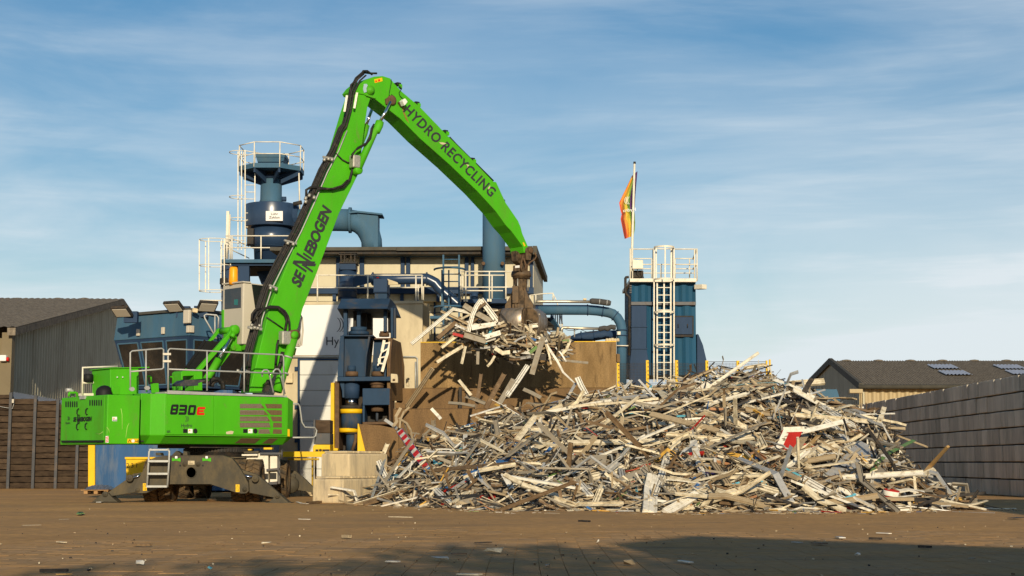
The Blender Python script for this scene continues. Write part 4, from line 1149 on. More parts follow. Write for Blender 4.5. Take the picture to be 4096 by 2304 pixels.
for x0, x1, off, y1, mt in ((358, 402, .3, 1135, BLUED), (470, 505, 1.0, 1040, DARK), (512, 556, .5, 1040, BLUED), (575, 622, 1.6, 1040, DARK), (630, 680, 2.0, 1140, DARK), (822, 858, .6, 1095, BLUED), (872, 905, 1.4, 1100, DARK), (905, 935, .4, 1165, BLUED), (940, 965, .9, 1165, BLUED)):
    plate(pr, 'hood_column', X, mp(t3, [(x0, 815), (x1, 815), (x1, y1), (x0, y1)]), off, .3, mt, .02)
for x, y0, y1, r, off, mt in ((535, 1040, 1092, 95, .7, BLUED), (535, 1092, 1130, 120, .7, BLUED), (832, 1088, 1112, 50, .9, RUST), (832, 1112, 1150, 60, .9, RUST), (660, 1070, 1130, 40, 1.5, DARK)):
    pcyl('cylinder_head', x, y0, y1, r, mt, off, 24, t3)
plate(pr, 'inner_core', X, mp(t3, [(480, 820), (690, 820), (690, 1140), (600, 1140), (560, 1040), (480, 1040)]), 2.4, .4, DARK)
# upper twin housings
pp4('housing', [(183, 118), (462, 118), (415, 545), (135, 545)], .25, 2.0, BLUED)
pp4('housing_flange', [(163, 110), (200, 118), (195, 545), (132, 545), (135, 420)], 0, .3, BLUED)
pp4('housing_flange', [(455, 118), (478, 122), (440, 330), (425, 545), (408, 545), (425, 330)], 0, .35, BLUED)
pp4('housing_cap', [(180, 106), (512, 106), (512, 119), (180, 119)], -.02, 2.2, BLUED)
pp4('housing', [(515, 155), (690, 150), (668, 545), (495, 545)], .9, 1.8, BLUED)
pp4('housing_flange', [(690, 138), (712, 146), (690, 330), (690, 545), (664, 545), (670, 330)], 0, .4, RUST)
m_ = MB().prism([X.pt(*t4(702, 140), .05), X.pt(*t4(800, 185), 2.6), X.pt(*t4(838, 440), 2.9), X.pt(*t4(838, 800), 2.9), X.pt(*t4(690, 800), .05), X.pt(*t4(690, 430), .05)], (-.12, .02, 0))
part('side_plate', m_, BROWN2, pr)
pp4('housing_cap', [(505, 138), (700, 136), (700, 150), (505, 153)], .6, 1.8, RUST)
for x, off in ((281, .1), (555, .4)):
    pcyl('pipe_stub', x, 430, 492, 44, BLUED, off)
    pcyl('pipe_flange', x + 2, 492, 541, 67, RUST, off)
pp4('shelf', [(128, 546), (690, 543), (690, 588), (128, 592)], -.15, 2.4, BLUED)
pp4('back_plate', [(105, 592), (690, 592), (690, 1320), (105, 1320)], 1.5, .6, DARK)
pp4('left_side_plate', [(102, 592), (148, 592), (148, 1310), (102, 1310)], .05, 2.0, RUST)
pp4('guard_post', [(60, 610), (97, 605), (97, 1312), (55, 1312)], -.2, .3, YELLOW)
pp4('guard_foot', [(45, 1297), (135, 1297), (135, 1325), (45, 1325)], -.3, .5, YELLOW)
pp4('gusset', [(150, 593), (205, 593), (205, 765), (183, 765), (178, 690)], .1, .3, BLUED)
for nm, y0, y1, r, mt in (('cylinder', 594, 775, 84, BLUE), ('piston_rod', 775, 850, 66, CHROME), ('clamp_ring', 850, 887, 118, DARK), ('yellow_ring', 887, 932, 121, YELLOW), ('cylinder_barrel', 932, 1088, 108, BLUED), ('yellow_ring', 1088, 1131, 106, YELLOW), ('lower_collar', 1131, 1150, 80, DARK), ('lower_pipe', 1150, 1330, 58, BLUED)):
    pcyl(nm, 281 if nm != 'yellow_ring' or y0 < 1000 else 250, y0, y1, r, mt, .35)
pp4('die_block', [(395, 668), (682, 666), (680, 842), (395, 845)], -.3, 1.6, BLUED, .02)
part('die_side', MB().prism([X.pt(*t4(684, 668), -.28), X.pt(*t4(735, 690), 1.2), X.pt(*t4(735, 1075), 1.2), X.pt(*t4(690, 1045), -.28)], (-.05, .0, 0)), RUST, pr)
pcyl('die_disc', 552, 600, 632, 82, RUST, .3); pcyl('die_disc', 552, 632, 664, 68, RUST, .3)
for x0, x1 in ((395, 418), (672, 684)):
    pp4('die_leg', [(x0, 846), (x1, 846), (x1, 1050), (x0, 1050)], -.28, 1.4, BLUED)
pp4('die_floor', [(395, 1022), (690, 1018), (690, 1046), (395, 1050)], -.3, 1.4, RUST)
pp4('die_back', [(418, 846), (672, 846), (672, 1022), (418, 1022)], .9, .1, DARK)
pcyl('lower_disc', 552, 855, 912, 67, RUST, .2); pcyl('plunger', 549, 912, 1014, 14, BLUED, .2)
pp4('hinge_bracket', [(692, 512), (760, 518), (768, 560), (768, 610), (692, 608)], -.35, .3, CONC, .02)
pp4('clamp', [(850, 552), (888, 556), (888, 575), (876, 580), (886, 645), (852, 642)], 2.4, .2, CONC, .02)
pp4('hinge_knob', [(712, 566), (738, 566), (738, 586), (712, 586)], -.42, .08, RUST, .02)
# bent ladder lying in the press
ldr = thing('bent_ladder', 'short crumpled white ladder resting inside the blue press housing', 'ladder', X.pt(*t4(610, 460), .1))
for a in (mp(t4, [(625, 160), (600, 280), (575, 350), (572, 395), (556, 428)]), mp(t4, [(690, 178), (668, 270), (630, 390), (602, 492)])):
    for p_, q_ in zip(a[:-1], a[1:]):
        part('stile', MB().bar(X.pt(*p_, .05), X.pt(*q_, .05), .1, .05), MATS['cream_rail_paint'], ldr)
for a, b in (((620, 197), (688, 186)), ((603, 285), (672, 245)), ((580, 346), (655, 330)), ((566, 402), (612, 408))):
    part('rung', MB().bar(X.pt(*t4(*a), .05), X.pt(*t4(*b), .05), .06, .05), MATS['cream_rail_paint'], ldr)
# feed chute with yellow edge
chu = thing('feed_chute', 'rusty brown sloping plate with a bright yellow edge beside the press', 'chute', Flat(54).pt(1520, 1900))
Cc = Flat(53.8)
plate(chu, 'sloping_plate', Cc, mp(z5, [(695, 716), (880, 728), (985, 752), (1022, 800), (1025, 1100), (830, 1100), (748, 940)]), .05, .15, BROWN2, .01)
plate(chu, 'yellow_edge', Cc, mp(z5, [(684, 712), (693, 714), (752, 960), (752, 1000), (682, 1000)]), -.05, .4, YELLOW, .01)
part('oil_pipe', MB().tube([Cc.pt(*a, .3) for a in mp(z5, [(672, 800), (665, 860), (640, 935)])], .06, 8), RUST, chu)

# ------------------------------------------------------------------ yellow frame, mesh, control box between excavator and blocks
yf = thing('yellow_mesh_guard', 'yellow beam guard with fine mesh infill left of the concrete blocks', 'fence', Flat(52.5).pt(1200, 1980))
N_ = Flat(52.5)
plate(yf, 'beam', N_, [(1118, 1806), (1300, 1806), (1300, 1828), (1118, 1828)], 0, .2, YELLOW, .01)
plate(yf, 'lower_strip', N_, [(1150, 1833), (1275, 1833), (1275, 1841), (1150, 1841)], .05, .1, YELLOW)
for x in (1246, 1258): plate(yf, 'post', N_, [(x, 1829), (x + 7, 1829), (x + 7, 1966), (x, 1966)], .1, .1, YELLOW if x < 1250 else RUST)
mb = MB()
for i in range(30):
    x = 1136 + i * 4.4
    mb.bar(N_.pt(x, 1829, -.01), N_.pt(x, 1966, -.01), .007, .007)
for i in range(30):
    y = 1830 + i * 4.6
    mb.bar(N_.pt(1130, y, .0), N_.pt(1275, y, .0), .006, .006)
part('mesh_infill', mb, DARK, yf, recalc=False, kind='stuff')
for i in range(4):
    part('kerb_block', MB().box(Vector((N_.pt(1128 + 46 * i, 1970).x, 53.1, .13)), .37, .4, .26), CONCB, yf, bev=.02)
bx = thing('control_housing', 'dark grey boxy housing on a yellow base beside the shutter door', 'machine', Flat(53.4).pt(1290, 1900))
Nb = Flat(53.4)
plate(bx, 'upper_panel', Nb, mp(z5, [(325, 683), (456, 683), (456, 790), (332, 790)]), .1, .9, MATS['old_sleeper_timber'], .01)
plate(bx, 'lower_panel', Nb, mp(z5, [(345, 792), (456, 792), (456, 884), (330, 884)]), 0, 1.0, STEELB, .01)
plate(bx, 'frame_edge', Nb, mp(z5, [(320, 680), (333, 680), (333, 884), (320, 884)]), -.03, .8, STEELB)
plate(bx, 'yellow_base', Nb, mp(z5, [(313, 905), (325, 887), (456, 887), (456, 945), (313, 945)]), -.2, 1.0, YELLOW, .02)
plate(bx, 'base_slot', Nb, mp(z5, [(335, 926), (452, 926), (452, 944), (335, 944)]), -.21, .02, DARK)
part('lifting_ring', MB().tube([Nb.pt(*z5(376, 935), -.25) + Vector((.06 * math.cos(R(a)), 0, .06 * math.sin(R(a)))) for a in range(0, 361, 30)], .012, 6), YELLOW, bx)

# ------------------------------------------------------------------ yellow posted mesh fence behind the heap
yfn = thing('yellow_post_fence', 'wire mesh fence on yellow posts between bulkhead and scrap peak', 'fence', Flat(60.5).pt(2700, 1800))
O_ = Flat(60.5)
for x, y0 in ((2472, 1452), (2589, 1441), (2706, 1441), (2827, 1442), (2951, 1443), (3066, 1442), (3079, 1438)):
    pst = part('post', MB().bar(O_.pt(x, y0), Vector((O_.pt(x, y0).x, 60.5, 0)), .11 if x < 3060 else .06, .1, up=(0, 1, 0)), YELLOW, yfn, bev=.008)
    for k in range(5 if x < 3060 else 0):
        part('hole', MB().box(O_.pt(x + 3, y0 + 10 + 16 * k, -.055), .03, .01, .06), RUST, pst)
mb = MB()
for a, b in ((2476, 2585), (2593, 2702), (2710, 2823), (2831, 2947), (2955, 3062)):
    k = int((b - a) / 5.6)
    for i in range(k + 1):
        x = a + (b - a) * i / k
        mb.bar(O_.pt(x, 1453), O_.pt(x, 1640), .009, .009)
    for i in range(22):
        y = 1453 + 6.2 * i
        mb.bar(O_.pt(a, y), O_.pt(b, y), .009, .009)
part('wire_mesh', mb, DARK, yfn, recalc=False, kind='stuff')
plate(yfn, 'top_rail', O_, [(2832, 1446), (3062, 1446), (3062, 1448), (2832, 1448)], 0, .04, DARK)
plate(yfn, 'base_beam', O_, [(2474, 1553), (2590, 1553), (2590, 1562), (2474, 1562)], 0, .2, DARK)

# ------------------------------------------------------------------ two concrete yard blocks
def yard_block(label, px, py, Yc, yaw, w_, l_, h_):
    c0 = P(px, py, Yc)
    z0 = round(c0.z / h_) * h_
    t = thing('concrete_block', label, 'concrete block', (c0.x, c0.y, z0), 'concrete blocks left of the scrap heap')
    dn = Vector((math.cos(R(yaw)), math.sin(R(yaw)), 0))     # along the long side, away
    dw = Vector((dn.y, -dn.x, 0))
    c = Vector((c0.x, c0.y, z0)) - dw * w_ / 2 + dn * l_ / 2
    part('body', MB().obox(c + Z * (h_ / 2 - .012), dn * l_ / 2, dw * w_ / 2, Z * (h_ / 2 - .014)), CONCB, t, bev=.05)
    n = 10
    for i in range(n):
        q = c + dn * (-l_ / 2 + l_ * (i + .5) / n) + Z * (h_ + .012)
        part('ridge', MB().obox(q, dn * l_ / n * .42, dw * (w_ / 2 - .10 - .02 * (i % 3)), Z * .03), CONCB, t, bev=.02)
    for k in (0, 1):
        pass
    return t
yard_block('lower pale concrete block standing on the yard ground at the left of the heap', 1371, 2008, 43.4, 62, 1.02, 1.9, .70)
yard_block('upper pale concrete block with ridged top stacked on the other block', 1396, 1908, 44.2, 60, .98, 1.9, .70)
# ------------------------------------------------------------------ the material handler
S0 = Vector((-8.8, 47.5, 0))
ex = thing('material_handler', 'bright green wheeled scrap handler with raised boom, stick and open clawed grab', 'excavator', S0)
BP = Pl(S0, 40)
dd, nn = BP.d, BP.n
def pl_t(t): return Pl(S0 + nn * t, 40)
def sat(px, py, t): return (pl_t(t).pt(px, py) - S0).dot(dd)
def zat(px, py, t): return pl_t(t).pt(px, py).z
def LO(s, t, z): return S0 + dd * s + nn * t + Z * z
SD = pl_t(-1.5)
zT, zM, zB = zat(850, 1580, -1.5), zat(850, 1743, -1.5), zat(850, 1777, -1.5)
def skin(secs):
    mb = MB(); n = len(secs[0])
    for s_ in secs: mb.v.extend(s_)
    for i in range(len(secs) - 1):
        for j in range(n):
            mb.f.append([i * n + j, i * n + (j + 1) % n, (i + 1) * n + (j + 1) % n, (i + 1) * n + j])
    mb.f.append(list(range(n))); mb.f.append(list(range((len(secs) - 1) * n, len(secs) * n))[::-1])
    mb.sm = [False] * len(mb.f); mb.mi = [0] * len(mb.f)
    return mb
def bsec(s, t, dz=0, zt=None):
    zt = zT if zt is None else zt
    return [LO(s, -t, zt), LO(s, -t, zM), LO(s, -t + .28, zB + dz), LO(s, t - .28, zB + dz), LO(s, t, zM), LO(s, t, zt)]
s56, s60, s66 = sat(565, 1650, -1.25), sat(604, 1650, -1.25), sat(660, 1650, -1.5)
s115, s117 = sat(1151, 1650, -1.5), sat(1172, 1690, -1.25)
part('body', skin([bsec(s56, 1.22), bsec(s60, 1.22), bsec(s66, 1.5), bsec(s115, 1.5), bsec(s117, 1.25, .12, zT - .1)]), GREEN, ex, bev=.02)
plate(ex, 'side_door', SD, mp(z1, [(959, 470), (1357, 480), (1357, 806), (957, 803)]), -.028, .025, GREEN, .012)
plate(ex, 'side_door', SD, mp(z1, [(1362, 480), (1962, 497), (1962, 812), (1362, 806)]), -.028, .025, GREEN, .012)
plate(ex, 'side_edge', SD, mp(z1, [(955, 806), (1964, 815), (1964, 822), (955, 813)]), -.03, .028, GREENW)
# grille openings with their mesh
for y0, y1, xa, xb, xc in ((549, 587, 1765, 1772, 1783), (600, 642, 1785, 1782, 1815), (653, 695, 1815, 1815, 1830), (705, 745, 1832, 1845, 1832), (759, 797, 1830, 1842, 1830)):
    xl = 1573 if y0 < 750 else 1727
    g_ = plate(ex, 'grille', SD, mp(z1, [(xl, y0), (xa - 18, y0), (xc - 4, y1), (xl, y1)]), -.034, .008, EARTH)
    g2_ = plate(ex, 'grille', SD, mp(z1, [(xb + 8 if y0 < 700 else 1850, y0), (1920, y0 + 2), (1920, y1 + 1), (xc + 14, y1)]), -.034, .008, EARTH)
    for k in range(4):
        y = y0 + (y1 - y0) * (k + .5) / 4
        part('grille_wire', MB().bar(SD.pt(*z1(xl, y), -.038), SD.pt(*z1(xa - 12, y), -.038), .006, .006), GALV, g_)
for xa, xb in ((1562, 1755), (1790, 1895)):
    pts = []
    for x, f in ((xa, 0.85), (xa + 30, .25), (xb, .25), (xb - 25, .85)):
        q = SD.pt(*z1(x, 840)); s_ = (q - S0).dot(dd)
        pts.append(LO(s_, -1.5 + .28 * f - .012, zM + (zB - zM) * f))
    part('belly_grille', MB().prism(pts, (0, .01, .006)), EARTH, ex)
# counterweight
sR = sat(428, 1680, -1.5); sC = sat(559, 1680, -1.5)
zcT = zat(428, 1578, -1.5); zcB = zat(428, 1776, -1.5)
cw = part('counterweight', MB().prism([LO(sR, -1.5, zcB), LO(sC, -1.5, zcB), LO(sC, 1.5, zcB), LO(sR, 1.5, zcB)], (0, 0, zcT - zcB)), GREEN, ex, bev=.025)
part('counterweight_neck', MB().prism([LO(sC - .01, -1.05, zcB + .08), LO(s56 + .2, -1.05, zcB + .08), LO(s56 + .2, 1.1, zcB + .08), LO(sC - .01, 1.1, zcB + .08)], (0, 0, zcT - zcB - .2)), DARK, ex)
RPc = Pl(LO(sR, -1.5, 0), -50)
plate(cw, 'rear_panel', RPc, mp(z1, [(103, 505), (452, 490), (443, 868), (90, 868)]), -.02, .018, GREEN, .01)
for x in (132, 150, 168, 186, 204, 222): plate(cw, 'vent_slot', RPc, [z1(x - 5, 532), z1(x, 527), z1(x + 5, 532), z1(x + 5, 574), z1(x, 579), z1(x - 5, 574)], -.024, .008, BLACK)
for x in (330, 350, 368, 386, 405, 424): plate(cw, 'vent_slot', RPc, [z1(x - 5, 520), z1(x, 515), z1(x + 5, 520), z1(x + 5, 562), z1(x, 567), z1(x - 5, 562)], -.024, .008, BLACK)
for x, y in ((226, 615), (298, 612), (222, 736), (293, 733)):
    part('handle', MB().tube([RPc.pt(*a, o_) for a, o_ in ((z1(x + 14, y - 24), -.02), (z1(x + 8, y - 26), -.06), (z1(x - 2, y - 14), -.07), (z1(x - 4, y + 14), -.07), (z1(x + 4, y + 26), -.06), (z1(x + 12, y + 27), -.02))], .016, 6), BLACK, cw)
part('rubber_strip', MB().prism(RPc.pts(mp(z1, [(90, 853), (435, 850), (432, 866), (95, 868)]), -.06), RPc.n * .05), BLACK, cw)
def senneb(parent, o_, e_, t_, nrm, mat, off=.012):
    """the maker's slanted lettering with its two tall interlocked N strokes"""
    o_, e_, t_ = Vector(o_), Vector(e_), Vector(t_)
    U_, V2 = e_ - o_, t_ - o_
    def q(u, v): return o_ + U_ * u + V2 * v + U_ * (v * .018)
    text(parent, 'maker_lettering', 'SE', q(0, 0), q(.188, 0), q(0, 1) - U_ * .018, mat, .006, .25, .045)
    text(parent, 'maker_lettering', 'EBOGEN', q(.39, 0), q(1, 0), q(.39, 1) - U_ * .018, mat, .006, .25, .045)
    def st(u0, v0, u1, v1, w_): return [q(u0 - w_ / 2, v0) - U_ * (.018 * v0), q(u0 + w_ / 2, v0) - U_ * (.018 * v0), q(u1 + w_ / 2, v1) - U_ * (.018 * v1), q(u1 - w_ / 2, v1) - U_ * (.018 * v1)]
    pol = [st(.205, 0, .240, 1.6, .026), st(.246, 1.6, .335, -.45, .036), st(.312, -.6, .352, 1.6, .026), st(.232, -.6, .262, .62, .024), st(.262, .68, .318, -.6, .034), st(.362, 0, .382, 1, .022)]
    mb = MB()
    for k, p_ in enumerate(pol): mb.prism([v - nrm * (.0012 * k) for v in p_], nrm * .005)
    part('maker_emblem', mb, mat, parent)
rp_ = lambda x, y, o=-.03: RPc.pt(*z1(x, y), o)
senneb(cw, rp_(192, 695), rp_(346, 690), rp_(192, 662), RPc.n, BLACK)
text(cw, 'small_lettering', 'Hydro', rp_(130, 716), rp_(166, 714), rp_(130, 700), GRAPH)
emblem(cw, RPc, *z1(142, 670), 17, GRAPH, -.03)
plate(cw, 'hatched_marker', SD, mp(z1, [(462, 816), (485, 816), (485, 870), (460, 870)]), -.012, .01, WHITEP)
for k in range(4): plate(cw, 'marker_stripe', SD, mp(z1, [(462, 826 + 12 * k), (484, 818 + 12 * k), (484, 824 + 12 * k), (462, 832 + 12 * k)]), -.016, .004, REDP)
plate(cw, 'warning_sticker', SD, mp(z1, [(642, 838), (734, 838), (732, 874), (640, 874)]), -.012, .01, YELLOW)
strokes(cw, 'sticker_print', [SD.pts(mp(z1, p_), -.016) for p_ in ([(646, 868), (660, 842), (674, 868), (670, 868), (660, 850), (651, 868)], [(700, 855), (724, 858), (724, 863), (700, 860)], [(726, 845), (731, 845), (731, 870), (726, 870)])], BLACK, SD.n * .004)
plate(cw, 'sticker_disc', SD, [z1(688 + 13 * math.cos(R(a)), 856 + 13 * math.sin(R(a))) for a in range(0, 360, 30)], -.016, .004, WHITEP)
plate(cw, 'label_sticker', SD, mp(z1, [(517, 657), (555, 657), (555, 692), (517, 692)]), -.012, .01, WHITEP)
plate(cw, 'sticker_triangle', SD, mp(z1, [(520, 676), (529, 660), (538, 676)]), -.016, .004, YELLOW)
for x in (522, 534, 545): plate(cw, 'sticker_dot', SD, mp(z1, [(x, 680), (x + 8, 680), (x + 8, 688), (x, 688)]), -.016, .004, BLUE)
for l in ([(588, 588), (597, 640), (598, 760)], [(655, 710), (640, 740), (627, 830)], [(470, 745), (485, 760), (495, 790)], [(380, 795), (410, 800), (440, 780)]):
    part('scratch', MB().tube([(SD if l[0][0] > 460 else RPc).pt(*a, -.022 if l[0][0] < 460 else -.002) for a in mp(z1, l)], .006, 5), MATS.setdefault('scratch', M('scraped_primer', (.45, .62, .16), .7)), cw)
part('roof_dome', MB().lathe(pl_t(-.6).pt(*z1(450, 480)), (0, 0, 1), [(.24, 0), (.24, .12), (.2, .2), (.1, .27), (0, .29)], 18), BLACK, cw)
part('exhaust', MB().tube([pl_t(1.1).pt(*a) for a in mp(z1, [(182, 490), (182, 445), (172, 435), (135, 436)])], .06, 10), GALV, cw)
part('lifting_bow', MB().tube([pl_t(.9).pt(*a) for a in mp(z1, [(157, 490), (158, 462), (165, 456), (215, 456), (224, 463), (224, 490)])], .035, 8), GREEN, cw)
part('hinge_plate', MB().box(RPc.pt(*z1(272, 496), -.03), .32, .06, .1, -50), GALV, cw)
# decals on the side doors
od = -.032
q8 = zf(660, 1590, .1831)
def digit(name, bl, br, tl, tr, bars, mat):
    mb = MB()
    def qp(a, v):
        x0, y0 = bl[0] + (tl[0] - bl[0]) * v, bl[1] + (tl[1] - bl[1]) * v
        x1, y1 = br[0] + (tr[0] - br[0]) * v, br[1] + (tr[1] - br[1]) * v
        return SD.pt(*q8(x0 + (x1 - x0) * a, y0 + (y1 - y0) * a), od)
    for bar in bars: mb.prism([qp(*c) for c in bar], SD.n * .004)
    return part(name, mb, mat, ex)
VL = [(0, .12), (.12, 0), (.30, 0), (.30, 1), (.12, 1), (0, .88)]
VR = [(.70, 0), (.88, 0), (1, .12), (1, .88), (.88, 1), (.70, 1)]
def hb_(a0, a1, v0, v1): return [(a0, v0), (a1, v0), (a1, v1), (a0, v1)]
digit('model_digit', (105, 375), (270, 375), (145, 150), (305, 150), [VL, VR, hb_(.30, .70, .76, 1), hb_(.30, .70, .39, .61), hb_(.30, .70, 0, .25)], BLACK)
digit('model_digit', (295, 378), (465, 380), (325, 155), (495, 160), [VR, hb_(0, .70, .76, 1), hb_(0.02, .70, .39, .61), hb_(0, .70, 0, .25)], BLACK)
digit('model_digit', (490, 383), (655, 385), (525, 160), (690, 165), [VL, VR, hb_(.30, .70, .76, 1), hb_(.30, .70, 0, .25)], BLACK)
digit('model_letter', (688, 385), (858, 385), (712, 205), (882, 208), [VL, hb_(.30, 1, .72, 1), hb_(.30, .88, .38, .62), hb_(.30, 1, 0, .28)], REDP)
text(ex, 'owner_lettering', 'Hydro', SD.pt(*z1(1086, 744), od), SD.pt(*z1(1176, 742), od), SD.pt(*z1(1086, 714), od), GRAPH)
emblem(ex, SD, *z1(1119, 674), 54 * .4831, GRAPH, od)
text(ex, 'small_print', 'BBR', SD.pt(*z1(967, 790), od), SD.pt(*z1(997, 788), od), SD.pt(*z1(967, 770), od), GRAPH)
for x in (1103, 1600):
    plate(ex, 'door_latch', SD, mp(z1, [(x, 758), (x + 36, 758), (x + 36, 790), (x, 790)]), -.035, .01, BLACK, .004)
    plate(ex, 'label_sticker', SD, mp(z1, [(x + 41, 757), (x + 77, 757), (x + 77, 792), (x + 41, 792)]), -.034, .008, WHITEP)
    plate(ex, 'sticker_triangle', SD, mp(z1, [(x + 44, 775), (x + 53, 760), (x + 62, 775)]), -.038, .004, YELLOW)
    plate(ex, 'door_knob', SD, [z1(x + 102 + 17 * math.cos(R(a)), 774 + 21 * math.sin(R(a))) for a in range(0, 360, 30)], -.05, .03, BLACK, .006)
plate(ex, 'warning_sticker', SD, mp(z1, [(1968, 757), (1985, 760), (1985, 820), (1968, 818)]), -.012, .01, YELLOW)
plate(ex, 'worn_sticker', SD, mp(z1, [(1458, 782), (1500, 772), (1522, 778), (1512, 800), (1460, 800)]), -.034, .006, CONC)
# deck: catwalk, tank box, railings
plate(ex, 'catwalk_edge', SD, mp(z1, [(975, 437), (1940, 482), (1940, 493), (975, 468)]), -.06, .05, GALV, .006)
part('deck', MB().prism([LO(s66, -1.45, zT + .004), LO(s115, -1.45, zT + .004), LO(s115, 1.4, zT + .004), LO(s66, 1.4, zT + .004)], (0, 0, .05)), GALV, ex)
RL = pl_t(-1.42)
ptr = lambda l: [RL.pt(*z1(*a)) for a in l]
for l in ([(978, 455), (978, 110), (990, 95), (1000, 93), (1300, 110), (1608, 130), (1920, 143), (1934, 158), (1935, 490)], [(982, 262), (1300, 275), (1608, 286), (1935, 300)]):
    part('hand_rail', MB().tube(ptr(l), .024, 8), GALV, ex)
for a, b in (((1300, 110), (1300, 440)), ((1608, 130), (1608, 452))): part('rail_post', MB().tube(ptr([a, b]), .024, 8), GALV, ex)
for l in ([(665, 425), (665, 125), (680, 112), (925, 90), (940, 100), (940, 250), (925, 262), (668, 282)], [(795, 106), (795, 415)]):
    part('gate_rail', MB().tube(ptr(l), .024, 8), GALV, ex)
for x, y in ((680, 427), (806, 418)): part('gate_hinge', MB().prism(RL.pts([z1(x + 22 * math.cos(R(a)), y + 18 * math.sin(R(a))) for a in range(0, 360, 30)], -.04), nn * .04), GALV, ex)
for y in (137, 196): part('gate_clamp', MB().bar(RL.pt(*z1(935, y), -.03), RL.pt(*z1(1000, y), -.03), .02, .06), CREAMRAIL, ex)
WR = pl_t(1.3)
for l in ([(268, 476), (270, 250), (560, 240)], [(270, 375), (492, 370)], [(480, 290), (482, 465)]):
    part('rear_rail', MB().tube([WR.pt(*z1(*a)) for a in l], .032, 8), CREAMRAIL, ex)
part('rear_deck_edge', MB().prism(WR.pts(mp(z1, [(260, 462), (505, 460), (505, 480), (260, 482)])), nn * .2), CREAMRAIL, ex)
part('filter_pot', MB().lathe(WR.pt(*z1(316, 370)), (0, 0, 1), [(0, 0), (.14, 0), (.14, .22), (.1, .24), (0, .24)], 14), BLACK, ex)
part('tank_box', MB().prism(pl_t(.2).pts(mp(z1, [(497, 258), (640, 250), (735, 252), (735, 475), (500, 475)])), nn * 1.2), GREEN, ex, bev=.02)
part('tank_lid', MB().prism(pl_t(.15).pts(mp(z1, [(490, 250), (822, 243), (822, 250), (490, 257)])), nn * 1.3), GREEN, ex)
for x in (557, 602): part('bolt', MB().cyl(pl_t(.2).pt(*z1(x, 328)), pl_t(.15).pt(*z1(x, 328)), .02), GALV, ex)
for l in ([(515, 402), (575, 402), (582, 420), (578, 470), (525, 470), (512, 430)], [(838, 380), (900, 378), (905, 455), (845, 460)]):
    part('lug', MB().prism(pl_t(-.9).pts(mp(z1, l)), nn * .06), GREEN, ex, bev=.01)
for x, y in ((820, 320), (1002, 325)):
    part('hook_bar', MB().tube([pl_t(-1.0).pt(*a) for a in mp(z1, [(x - 20, y + 130), (x - 20, y + 15), (x - 12, y + 2), (x + 5, y), (x + 16, y + 8), (x + 18, y + 50)])], .028, 8), GREEN, ex)
for x in (1470, 1570): pass
for l in ([(1757, 325), (1757, 285), (1772, 270), (1795, 268), (1810, 280), (1850, 455)], [(1850, 320), (1850, 280), (1868, 262), (1890, 262), (1905, 280), (1945, 470)]):
    part('grab_bar', MB().tube([pl_t(-1.3).pt(*a) for a in mp(z1, l)], .026, 8), GALV, ex)
part('side_step_rail', MB().tube([pl_t(-.9).pt(*a) for a in mp(z1, [(1985, 548), (2055, 550), (2068, 570), (2085, 700), (2110, 742), (2190, 745), (2208, 770), (2200, 815), (2180, 828), (1995, 828)])], .026, 8), GALV, ex)
part('solar_lid', MB().prism(pl_t(-.8).pts(mp(t8, [(90, 1180), (165, 1120), (500, 1095), (500, 1135), (385, 1170), (385, 1210), (90, 1215)])), nn * .5), STEELB, ex)
# slewing ring, undercarriage
part('slewing_ring', MB().lathe(S0 + Z * 1.28, (0, 0, 1), [(0, 0), (.92, 0), (.92, .12), (1.0, .14), (1.0, .26), (.9, .28), (.9, zB - 1.27), (0, zB - 1.27)], 40), DARK, ex)
mb = MB()
for k in range(72):
    a = 2 * math.pi * k / 72
    mb.box(S0 + Vector((1.02 * math.cos(a), 1.02 * math.sin(a), 1.48)), .04, .05, .1, math.degrees(a))
part('ring_teeth', mb, DARK, ex, kind='stuff')
part('belly_plate', MB().prism([LO(-1.5, -1.0, zB - .1), LO(1.2, -1.0, zB - .1), LO(1.2, 1, zB - .1), LO(-1.5, 1, zB - .1)], (0, 0, .12)), DARK, ex)
part('chassis', MB().box(S0 + Vector((0, 0, .95)), 1.1, 6.2, .6), OLIVE, ex, bev=.03)
part('chassis_top', MB().box(S0 + Vector((0, 0, 1.265)), 2.0, 2.6, .03), OLIVE, ex)
for y in (-2.5, 2.5): part('axle', MB().box(S0 + Vector((0, y, .62)), 1.9, .35, .3), DARK, ex, bev=.05)
